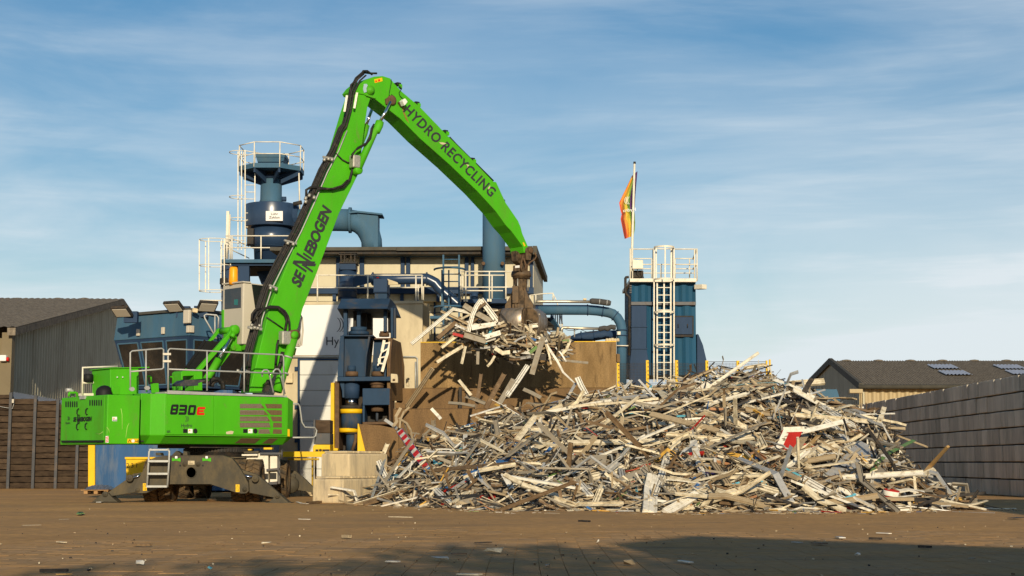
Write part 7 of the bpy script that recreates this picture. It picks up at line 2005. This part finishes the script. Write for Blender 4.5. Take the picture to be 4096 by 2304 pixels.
special(g8, [(925, 1215), (1130, 1290)], 'grooved', .17, .06, 'cream', 'sloping_profile', 'cream profile sloping down to the ground at the heap centre', 'profile', .6)
special(g8, [(1440, 1180), (1600, 1225), (1710, 1240)], 'grooved', .17, .06, 'cream', 'ribbed_profile', 'cream ribbed profile low right of the bent window profile', 'profile', .5)
special(z8, [(350, 970), (500, 925), (645, 885)], 'grooved', .42, .05, 'cream', 'broad_board', 'broad cream board on the right slope of the heap', 'board', .5)
special(z8, [(320, 930), (400, 800), (450, 735), (470, 735)], 'flat', .17, .03, 'beige', 'curled_strip', 'curled beige strip right of the red panel', 'strip', .6)
special(z8, [(350, 970), (480, 820), (570, 725)], 'box', .09, .05, 'wood', 'slanted_stick', 'thin slanted wooden stick right of the red panel', 'stick', .7)
special(z8, [(610, 1110), (740, 985), (850, 865)], 'flat', .46, .03, 'silver', 'silvery_sheet', 'silvery flat panel leaning on the right slope of the heap', 'panel', .4)
special(z8, [(880, 930), (990, 990), (1090, 1035)], 'flat', .34, .03, 'silver', 'curved_silvery_sheet', 'curved silvery sheet on the right flank under the green strip', 'sheet', .4)
special(z8, [(465, 640), (600, 730), (690, 820), (730, 910)], 'grooved', .17, .06, 'white', 'curving_profile', 'white profile curving down the right slope of the heap', 'profile', .5)
special(z8, [(520, 590), (640, 670), (760, 740)], 'grooved', .20, .06, 'white', 'ribbed_white_profile', 'ribbed white profile high on the right shoulder of the heap', 'profile', .5)
special(z8, [(880, 890), (925, 740), (972, 600)], 'box', .13, .06, 'cream', 'raised_stick', 'cream profile pointing up in front of the dark block wall', 'profile', .5)
special(z8, [(865, 1100), (930, 990), (1000, 930), (1190, 835)], 'flat', .10, .04, 'green', 'green_strip', 'long bent green strip reaching out before the block wall', 'strip', .5)
special(z8, [(1195, 1160), (1300, 1030), (1435, 880)], 'box', .10, .06, 'wood', 'wooden_plank', 'wooden plank pointing up on the low right end of the heap', 'plank', .4)
special(z8, [(990, 1175), (1070, 1085), (1135, 1000)], 'channel', .16, .09, 'dark', 'black_channel', 'black channel slanting on the right end of the heap', 'profile', .5)
special(z8, [(895, 1170), (950, 1060), (1010, 950)], 'flat', .22, .04, 'grey', 'perforated_strip', 'grey strip slanting left of the black channel', 'strip', .5)
special(z8, [(1200, 1170), (1350, 1165), (1495, 1160)], 'grooved', .12, .06, 'white', 'level_profile', 'level white profile at the right end of the heap', 'profile', .3)
special(z8, [(1200, 1185), (1450, 1255), (1700, 1318)], 'grooved', .17, .05, 'ochre', 'yellowish_bundle', 'yellowish ribbed profile sloping to the ground at the right end', 'profile', .2)
special(z8, [(1330, 1345), (1410, 1265), (1490, 1185)], 'flat', .20, .04, 'cream', 'leaning_board', 'pale board leaning up over the yellowish profile', 'board', .5)
special(z8, [(1100, 1290), (1380, 1300)], 'flat', .36, .06, 'dark', 'black_sheet', 'black sheet lying on the ground at the right end of the heap', 'sheet', .25)
special(z8, [(380, 1110), (540, 1200), (720, 1290)], 'grooved', .18, .06, 'white', 'long_low_profile', 'long white profile curving along the heap foot on the right', 'profile', .5)
special(z8, [(860, 1335), (1000, 1330), (1160, 1345)], 'flat', .16, .03, 'white', 'crumpled_strip', 'crumpled white strip on the ground below the red pail', 'strip', .2)
special(z8, [(300, 1050), (420, 1210)], 'grooved', .14, .05, 'cream', 'cream_profile', 'cream slat slanting below the copper brown profile', 'profile', .5)
special(z8, [(1475, 1338), (1700, 1340), (1935, 1337)], 'flat', .09, .03, 'cream', 'long_ground_strip', 'long cream strip lying on the ground at the far right', 'strip', .05)
pc = onheap(*z8(985, 1240)) + Vector((0, -.4, 0))
pb_ = thing('crushed_pail', 'crushed red and white pail low on the right end of the heap', 'pail', pc)
part('shell', MB().lathe(pc + Vector((.0, 0, -.10)), (.15, -.1, 1), [(.15, 0), (.17, .13), (.18, .26), (.17, .26), (.14, .01)], 14), SM['red'], pb_)
part('white_band', MB().lathe(pc + Vector((.01, -.01, .02)), (.15, -.1, 1), [(.176, .0), (.183, .11), (.187, .11), (.18, .0)], 14), SM['white'], pb_)
# blue strap tangle
tt = MB()
for k in range(7):
    l = hp_pts(g7, [(1805 + rs.uniform(-10, 10), 270 + rs.uniform(-15, 15)), (1820 + rs.uniform(-15, 25), 210 + rs.uniform(-15, 15)), (1860 + rs.uniform(-15, 15), 170 + rs.uniform(-12, 12)), (1910 + rs.uniform(-15, 10), 145 + rs.uniform(-10, 10))], .35 + .03 * k)
    sweep(tt, l, section('flat', .03, .02, .006), (0, -1, .3))
tag(part('blue_straps', tt, SM['blue']), 'tangle of blue strapping on the upper heap below the bulkhead', 'strap')
# profiles leaning on the bulkhead and sticking up from the heap before it
def lean(l, Ya, Yb, kd, w_, h_, mat, name, label, cat='profile', f=g6):
    n = len(l)
    pts = [P(*f(*a), Ya + (Yb - Ya) * i / (n - 1)) for i, a in enumerate(l)]
    return scrap(pts, kd, w_, h_, mat, Vector((0, -1, .2)), label, None, name, cat)
lean([(60, 1275), (205, 1065), (345, 855)], 56.9, 55.6, 'grooved', .15, .06, 'beige', 'leaning_profile', 'long beige profile leaning against the bulkhead left side with its shadow')
lean([(100, 1262), (40, 1310), (5, 1390), (-5, 1480)], 56.0, 55.2, 'flat', .07, .03, 'beige', 'crumpled_strip', 'crumpled beige strip hanging over the low rusty wall', 'strip')
lean([(795, 1280), (830, 1090), (855, 910)], 52.5, 53.0, 'channel', .11, .06, 'brown', 'upright_channel', 'thin brown channel sticking straight up before the bulkhead')
lean([(905, 1270), (1000, 1090), (1100, 910)], 52.5, 53.2, 'channel', .16, .07, 'brown', 'slanted_channel', 'wider brown channel slanting up before the bulkhead')
lean([(1040, 1235), (1120, 1100), (1195, 970)], 52.3, 53.0, 'grooved', .17, .06, 'grey', 'slanted_profile', 'grey grooved profile slanting up right of the brown channels')
lean([(1130, 1140), (1240, 985), (1345, 825)], 52.5, 54.0, 'grooved', .17, .07, 'white', 'white_slanted_profile', 'white profile slanting up from heap to the held load')
lean([(750, 1135), (680, 1050), (620, 975)], 52.5, 53.0, 'flat', .10, .03, 'cream', 'short_strip', 'short cream strip slanting left before the bulkhead', 'strip')
lean([(515, 1215), (650, 1225), (790, 1250)], 53.0, 52.4, 'box', .09, .06, 'grey', 'lying_tube', 'grey tube lying over the edge of the low rusty wall', 'tube')
lean([(690, 1145), (780, 1175), (895, 1220)], 52.8, 52.3, 'channel', .12, .05, 'grey', 'lying_channel', 'grey channel lying before the bulkhead by the upright ones')
lean([(1300, 1070), (1390, 1110), (1485, 1160)], 52.0, 51.6, 'flat', .12, .03, 'grey', 'drooping_strip', 'dull grey strip drooping on the heap top before the bulkhead', 'strip')
lean([(330, 1275), (400, 1350), (430, 1385)], 50.5, 50.2, 'flat', .10, .04, 'white', 'short_bent_strip', 'short white strip standing before the low rusty wall', 'strip')
lean([(1870, 950), (1910, 1040), (1960, 1130)], 50.0, 49.6, 'grooved', .18, .06, 'white', 'white_gable_piece', 'white profile standing on the heap right of the held load')
lean([(1850, 1010), (1810, 1080), (1760, 1170)], 50.2, 49.6, 'flat', .09, .03, 'silver', 'silvery_strip', 'thin silvery strip leaning on the heap right of the held load', 'strip')
lean([(100, 330), (205, 400), (225, 425)], 50.6, 50.2, 'flat', .10, .03, 'silver', 'bent_strip', 'bent silvery strip before the brown chute', 'strip', g7)
lean([(130, 580), (85, 690), (80, 840)], 46.5, 46.0, 'channel', .12, .06, 'cream', 'kinked_profile', 'kinked cream profile standing between blocks and brown chute', 'profile', g7)
lean([(40, 760), (90, 880), (155, 1000)], 45.0, 44.0, 'grooved', .15, .06, 'white', 'leaning_white_profile', 'white profile leaning down to the concrete blocks', 'profile', g7)
lean([(245, 315), (330, 370), (370, 440), (385, 530)], 49.5, 48.6, 'flat', .06, .03, 'beige', 'curled_strip', 'thin curled beige strip standing behind the barrier board', 'strip', g7)
lean([(265, 210), (215, 300), (225, 350), (190, 400)], 50.5, 50.0, 'flat', .10, .03, 'beige', 'crumpled_band', 'crumpled beige band before the low rusty wall', 'strip', g7)

# ------------------------------------------------------------------ the load in the grab
LG = 'scrap pieces held in the grab'
seen2 = set()
def held(l, kd, w_, h_, mat, name, label, cat='profile', y=0.0, yb=None, t_=.014, tw=0.0):
    w_ *= .72
    n = len(l); yb = y if yb is None else yb
    pts = [P(*g6(*a), gy + y + (yb - y) * i / (n - 1)) for i, a in enumerate(l)]
    return scrap(pts, kd, w_, h_, mat, Vector((0, -1, .3)), label, LG, name, cat, t_, None, tw)
held([(120, 595), (330, 420), (470, 305), (560, 228), (750, 270), (900, 330)], 'grooved', .17, .06, 'white', 'long_bent_profile', 'very long white profile bent over and hanging furthest left from the load', y=-.9, yb=-.3)
held([(395, 540), (520, 430), (645, 320)], 'box', .20, .10, 'brown', 'brown_box_profile', 'brown box profile poking out low left of the load', y=-.8, yb=-.3)
held([(670, 190), (820, 285), (985, 375)], 'box', .26, .16, 'grey', 'olive_box_profile', 'thick olive grey box profile on top of the load', y=-.5)
held([(715, 490), (765, 290), (805, 200), (855, 130)], 'grooved', .20, .06, 'white', 'left_branch_profile', 'white profile rising steeply to the top of the load', y=-1.0, yb=-.6)
held([(850, 128), (930, 230), (1030, 365)], 'grooved', .28, .07, 'white', 'right_branch_profile', 'wide white profile falling from the load top to the grab', y=-.6, yb=-.6)
held([(790, 250), (905, 160)], 'box', .12, .06, 'brown', 'short_stub', 'short brown stub crossing the white profiles at the load top', y=-.75)
held([(440, 635), (600, 510)], 'channel', .16, .08, 'cream', 'lower_left_channel', 'cream channel hanging lower left from the load', y=-.9)
held([(390, 790), (520, 705), (665, 620)], 'grooved', .16, .06, 'cream', 'low_slanted_profile', 'cream profile slanting lowest left under the load', y=-1.0)
held([(650, 805), (690, 620)], 'grooved', .13, .06, 'cream', 'hanging_profile', 'cream profile hanging straight down left of middle', y=-1.0)
held([(818, 810), (822, 660)], 'flat', .14, .03, 'grey', 'hanging_strip', 'grey strip hanging straight down below the load', 'metal strip', y=-.9)
held([(920, 832), (960, 790), (1000, 720)], 'flat', .12, .03, 'cream', 'hooked_strip', 'cream hooked strip hanging below the middle of the load', 'metal strip', y=-1.0)
held([(675, 495), (790, 530), (905, 565)], 'channel', .34, .12, 'grey', 'grey_trough', 'broad grey trough profile across the front of the load', y=-1.15)
held([(895, 530), (1060, 478)], 'box', .24, .10, 'white', 'white_box_profile', 'white box profile pushed against the left grab claw', y=-1.1)
held([(755, 425), (900, 400), (1010, 380)], 'flat', .26, .04, 'white', 'crumpled_white_sheet', 'crumpled white sheet strip above the grey trough', 'sheet', y=-1.1, tw=.4)
held([(555, 488), (610, 500), (665, 515)], 'flat', .14, .04, 'red', 'red_piece', 'small bright red piece in the left of the load', 'metal piece', y=-1.0)
held([(580, 395), (690, 445)], 'channel', .09, .05, 'silver', 'silver_channel', 'thin silvery channel above the red piece', y=-1.0)
held([(1390, 915), (1440, 740), (1512, 520)], 'flat', .26, .04, 'grey', 'silvery_band', 'broad peeling grey band hanging right of the load', 'metal strip', y=-1.2, tw=.3)
held([(1530, 585), (1580, 660), (1660, 780), (1720, 895), (1790, 960), (1855, 1022)], 'flat', .13, .03, 'white', 'long_white_ribbon', 'long white ribbon trailing down to the right from the load', 'metal strip', y=-.9, yb=-1.4, tw=1.0)
held([(1640, 630), (1700, 700), (1752, 782)], 'flat', .07, .03, 'silver', 'short_ribbon', 'shorter silvery ribbon hanging rightmost from the load', 'metal strip', y=-.7)
held([(1535, 600), (1570, 700), (1592, 810)], 'flat', .09, .03, 'cream', 'perforated_ribbon', 'cream ribbon hanging beside the long white ribbon', 'metal strip', y=-1.0)
held([(1680, 580), (1782, 555)], 'flat', .14, .04, 'green', 'green_piece', 'small green strip at the right end of the load', 'metal piece', y=-.5)
held([(1370, 690), (1445, 625)], 'flat', .16, .04, 'green', 'green_patch', 'crumpled green strip in the right half of the load', 'metal piece', y=-1.0)
held([(1330, 715), (1540, 735)], 'flat', .34, .04, 'dark', 'dark_sheet', 'dark sheet low in the right half of the load', 'sheet', y=-.9)
held([(1360, 415), (1455, 400)], 'channel', .20, .10, 'white', 'white_stub', 'short white channel stub right of the claws', y=-.8)
held([(1290, 540), (1420, 470)], 'channel', .16, .07, 'cream', 'cream_channel', 'cream channel right of the front claw', y=-.9)
held([(1380, 400), (1382, 610)], 'grooved', .14, .06, 'cream', 'upright_profile', 'upright cream profile right of the front claw', y=-.85)
held([(1000, 640), (1080, 690), (1160, 680)], 'flat', .20, .03, 'cream', 'cream_flap', 'cream folded flap under the front claw', 'sheet', y=-1.1)
held([(735, 648), (890, 652)], 'channel', .06, .04, 'dark', 'dark_rod', 'thin dark rod low in the left half of the load', 'rod', y=-1.05)
held([(1440, 330), (1425, 300), (1470, 280)], 'flat', .05, .02, 'cream', 'curled_ribbon', 'small curled cream ribbon beside the right claw', 'metal strip', y=-.6)
held([(430, 250), (600, 330), (720, 390)], 'channel', .12, .06, 'beige', 'thin_left_profile', 'thin dirty beige profile poking out upper left of the load', y=-.6)
for k in range(64):
    # loosely radial pieces packed between the claws
    a = rs.uniform(0, 2 * math.pi)
    rad = rs.uniform(.15, 1.0)
    c = Vector((gx - .35 + 2.15 * rad * math.cos(a), gy + rs.uniform(-1.1, .7), gz_(1352) - .32 * math.cos(a) + rs.uniform(-.75, .45) * (1.1 - .4 * rad)))
    if c.y < gy - .35 and abs(c.x - gx + .3) < .6 and c.z > gz_(1365): continue
    d = Vector((math.cos(a) if rs.random() < .6 else rs.uniform(-1, 1), rs.uniform(-.5, .5), rs.gauss(-.12, .38))).normalized()
    kd = pick(KMIX); mt = pick(MIXL)
    L = rs.uniform(.5, 1.5)
    bends = rs.choice((0, 1, 1, 2))
    pos = 'left of the claws' if c.x < gx - .9 else 'right of the claws' if c.x > gx + .6 else 'among the claws'
    lab = f"{['short', 'middling', 'long'][min(2, int((L - .5) * 3))]} {'straight' if bends == 0 else 'once bent' if bends == 1 else 'twice bent'} {COLN[mt]} {KN[kd][1]} packed in the held load {pos}"
    if lab in seen2: continue
    seen2.add(lab)
    scrap(rand_path(c, d, L, Z, bends), kd, rs.uniform(.04, .10), rs.uniform(.03, .06), mt, Vector((rs.gauss(0, .5), -1, rs.gauss(0, .5))), lab, LG)
ml_ = MB()
for k in range(780):
    a = rs.uniform(0, 2 * math.pi); rad = math.sqrt(rs.random())
    c = Vector((gx - .30 + 2.0 * rad * math.cos(a), gy - .1 + .95 * rad * math.sin(a), gz_(1358) - .28 * rad * math.cos(a) + rs.gauss(0, .40) * (1.15 - .7 * rad)))
    d = Vector((rs.gauss(.7, .6), rs.gauss(0, .5), rs.gauss(-.15, .4))).normalized()
    if rs.random() < .5: d = -d
    L = rs.uniform(.15, .85)
    kd = pick(KMIX)
    sweep(ml_, rand_path(c, d, L, Z, rs.choice((0, 1, 1, 2))), section('channel' if kd == 'grooved' else kd, rs.uniform(.02, .09), rs.uniform(.02, .05), .01), Vector((rs.gauss(0, .6), -1, rs.gauss(0, .6))), KEYS.index(pick(MIX)))
o = part('held_scrap', ml_, [SM[k] for k in KEYS], recalc=False, kind='stuff')
tag(o, 'tangled ball of small scrap clamped between the claws of the grab', 'scrap')

# ------------------------------------------------------------------ litter on the yard
def gpt(px, py):
    r = ray(px, py); t = -(CH - .012) / r.z
    return EYE + r * t
LB = 'litter scattered over the yard'
def litter(f, l, kd, w_, h_, mat, name, label, cat='litter'):
    if kd == 'box':
        # a crumpled lump: the hull of a few random points
        a, b2 = gpt(*f(*l[0])), gpt(*f(*l[-1]))
        c = (a + b2) / 2; wd = max(.05, (b2 - a).length) / 2
        b = bmesh.new()
        for _ in range(13): b.verts.new(c + Vector((rs.uniform(-wd, wd), rs.uniform(-w_, w_) * .7, rs.uniform(0, h_ * 1.3))))
        bmesh.ops.convex_hull(b, input=b.verts)
        b.verts.ensure_lookup_table()
        bmesh.ops.delete(b, geom=[v for v in b.verts if not v.link_faces], context='VERTS')
        b.verts.index_update()
        m_ = MB().add([v.co.copy() for v in b.verts], [[v.index for v in q.verts] for q in b.faces])
        b.free()
        return tag(part(name, m_, SM[mat]), label, cat, LB)
    pts = [gpt(*f(*a)) + Z * (h_ * .6) for a in l]
    return scrap(pts, kd, w_, h_, mat, Z, label, LB, name, cat, .012)
e1, e2, e3 = zf(0, 1950, .5435), zf(1400, 1950, .5435), zf(2700, 1950, .5419)
litter(e1, [(290, 624), (390, 622), (498, 623)], 'channel', .05, .03, 'dark', 'dark_rod', 'long dark rod on the ground at the lower left', 'rod')
litter(e1, [(410, 647), (530, 644)], 'flat', .05, .02, 'wood', 'wood_splinter', 'pale wood splinter just below the long dark rod')
litter(e1, [(985, 430), (1110, 432)], 'channel', .06, .03, 'brown', 'brown_stick', 'brown stick on the ground left of middle', 'stick')
litter(e1, [(1930, 420), (1992, 417)], 'box', .05, .03, 'cream', 'short_offcut', 'short cream offcut on the open ground before the blocks', 'offcut')
litter(e1, [(2202, 237), (2278, 239)], 'flat', .06, .02, 'white', 'white_offcut', 'thin white offcut on the ground near the blocks', 'offcut')
litter(e1, [(580, 212), (592, 196), (605, 208)], 'flat', .10, .08, 'green', 'green_scrap', 'small crumpled green scrap on the ground at the left')
litter(e1, [(440, 240), (500, 238)], 'flat', .07, .02, 'grey', 'grey_scrap', 'grey flat scrap just left of the green one')
litter(e1, [(1020, 566), (1042, 570)], 'box', .07, .04, 'white', 'white_lump', 'white crumpled lump on the lower left ground')
litter(e1, [(640, 622), (660, 620)], 'box', .05, .03, 'dark', 'dark_lump', 'small dark lump right of the long dark rod')
litter(e1, [(2525, 370), (2576, 373)], 'channel', .06, .04, 'beige', 'beige_stick', 'beige stick on the ground left of centre', 'stick')
litter(e1, [(2185, 110), (2215, 120), (2262, 124)], 'flat', .08, .03, 'white', 'bent_offcut', 'bent white offcut at the foot of the concrete blocks', 'offcut')
litter(e1, [(2262, 124), (2420, 108), (2576, 92)], 'channel', .10, .06, 'brown', 'dark_profile', 'long dark profile lying against the lower concrete block', 'profile')
litter(e1, [(160, 284), (300, 281)], 'flat', .05, .02, 'grey', 'long_splinter', 'thin grey splinter on the far left ground')
litter(e1, [(1540, 603), (1552, 604)], 'box', .05, .03, 'cyan', 'pale_blue_bit', 'tiny pale blue bit on the lower middle ground')
litter(e1, [(425, 405), (480, 410)], 'flat', .05, .02, 'cream', 'cream_splinter', 'cream splinter on the left ground')
litter(e1, [(1545, 104), (1585, 102)], 'box', .14, .08, 'cream', 'wooden_wedge', 'cream wedge on the ground under the stabiliser plate', 'wedge')
litter(e1, [(725, 116), (755, 112)], 'flat', .14, .05, 'silver', 'foil_scrap', 'silvery scrap by the left stabiliser foot')
litter(e2, [(285, 220), (460, 223)], 'flat', .04, .02, 'cream', 'long_cream_splinter', 'long cream splinter before the left part of the heap')
litter(e2, [(1445, 193), (1530, 196)], 'flat', .13, .02, 'cream', 'cream_tile', 'flat cream piece on the ground before the heap centre')
litter(e2, [(830, 145), (885, 163)], 'flat', .10, .03, 'dark', 'dark_flap', 'dark flap on the ground under the wavy sheet')
litter(e2, [(270, 550), (360, 553)], 'flat', .07, .02, 'white', 'flat_white_scrap', 'flat white scrap on the lower middle ground')
litter(e2, [(640, 535), (645, 546)], 'box', .07, .04, 'white', 'white_pebble', 'white lump right of the flat white scrap')
litter(e2, [(1055, 478), (1058, 488)], 'box', .08, .05, 'cream', 'cream_lump', 'cream lump on the middle ground')
litter(e2, [(800, 645), (960, 650)], 'flat', .10, .02, 'cream', 'half_seen_offcut', 'cream offcut cut by the bottom edge of the photo', 'offcut')
litter(e2, [(1440, 594), (1475, 596)], 'box', .09, .05, 'grey', 'grey_stone', 'greyish stone on the lower paving')
litter(e2, [(2030, 573), (2085, 568)], 'box', .10, .05, 'beige', 'beige_stone', 'beige lump on the lower right paving')
litter(e2, [(925, 417), (1035, 412)], 'flat', .06, .03, 'dark', 'dark_strip', 'dark strip on the middle ground', 'strip')
litter(e2, [(750, 500), (855, 497)], 'flat', .05, .03, 'brown', 'brown_splinter', 'brown splinter below the dark strip')
litter(e2, [(1690, 256), (1760, 260)], 'channel', .07, .04, 'dark', 'dark_offcut', 'dark offcut before the heap right of centre', 'offcut')
litter(e2, [(2100, 378), (2210, 377)], 'channel', .05, .03, 'brown', 'thin_brown_stick', 'thin brown stick on the right middle ground', 'stick')
litter(e2, [(2430, 550), (2510, 563)], 'flat', .06, .03, 'white', 'pointed_scrap', 'pointed white scrap in the shade on the right ground')
litter(e2, [(1820, 408), (1835, 409)], 'box', .06, .04, 'white', 'small_white_lump', 'small white lump on the right middle paving')
litter(e3, [(1205, 373), (1235, 380)], 'flat', .10, .03, 'silver', 'silver_flake', 'silvery flake in the right shade')
litter(e3, [(1435, 384), (1525, 387)], 'channel', .05, .03, 'dark', 'thin_dark_rod', 'thin dark rod in the right shade', 'rod')
litter(e3, [(1495, 340), (1588, 345)], 'flat', .07, .02, 'white', 'white_peelings', 'row of white peelings just outside the right shade')
litter(e3, [(1405, 190), (1470, 180), (1530, 186)], 'flat', .18, .03, 'ochre', 'ochre_rag', 'ochre rag like scrap before the right heap foot')
litter(e3, [(2050, 183), (2200, 188), (2360, 192)], 'flat', .04, .02, 'silver', 'silver_wire', 'thin silvery strip on the ground at the far right', 'strip')
litter(e3, [(2175, 528), (2215, 530)], 'flat', .06, .02, 'grey', 'grey_flake', 'grey flake in the lower right shade')
litter(e3, [(1030, 418), (1100, 424)], 'flat', .12, .03, 'brown', 'brown_rag', 'brown leaf like scrap in the right shade')
litter(e3, [(870, 408), (935, 413)], 'flat', .05, .02, 'silver', 'pale_splinter', 'pale splinter left of the brown scrap in the shade')
litter(e3, [(1320, 508), (1350, 512)], 'box', .07, .04, 'white', 'shade_lump', 'white lump in the middle of the right shade')
litter(e3, [(2480, 240), (2555, 235)], 'flat', .14, .06, 'dark', 'dark_clod', 'dark clod on the ground below the block wall')
litter(e3, [(1800, 445), (1890, 449)], 'channel', .05, .03, 'dark', 'short_dark_rod', 'short dark rod in the lower right shade', 'rod')
cr = MB()
for i in range(380):
    y = 12.8 + 25 * rs.random() ** 1.3
    x = rs.uniform(-.34, .34) * y
    L = rs.uniform(.008, .032)
    a = rs.uniform(0, 6.3)
    sweep(cr, [Vector((x, y, .016)), Vector((x + L * math.cos(a), y + L * math.sin(a), .018))], section('box', L * rs.uniform(.25, .7), rs.uniform(.008, .02)), Z, KEYS.index(pick([('cream', 2), ('brown', 8), ('dark', 7), ('beige', 7)])))
o = part('yard_crumbs', cr, [SM[k] for k in KEYS], recalc=False, kind='stuff')
tag(o, 'tiny crumbs and chips strewn over the yard surface', 'debris')
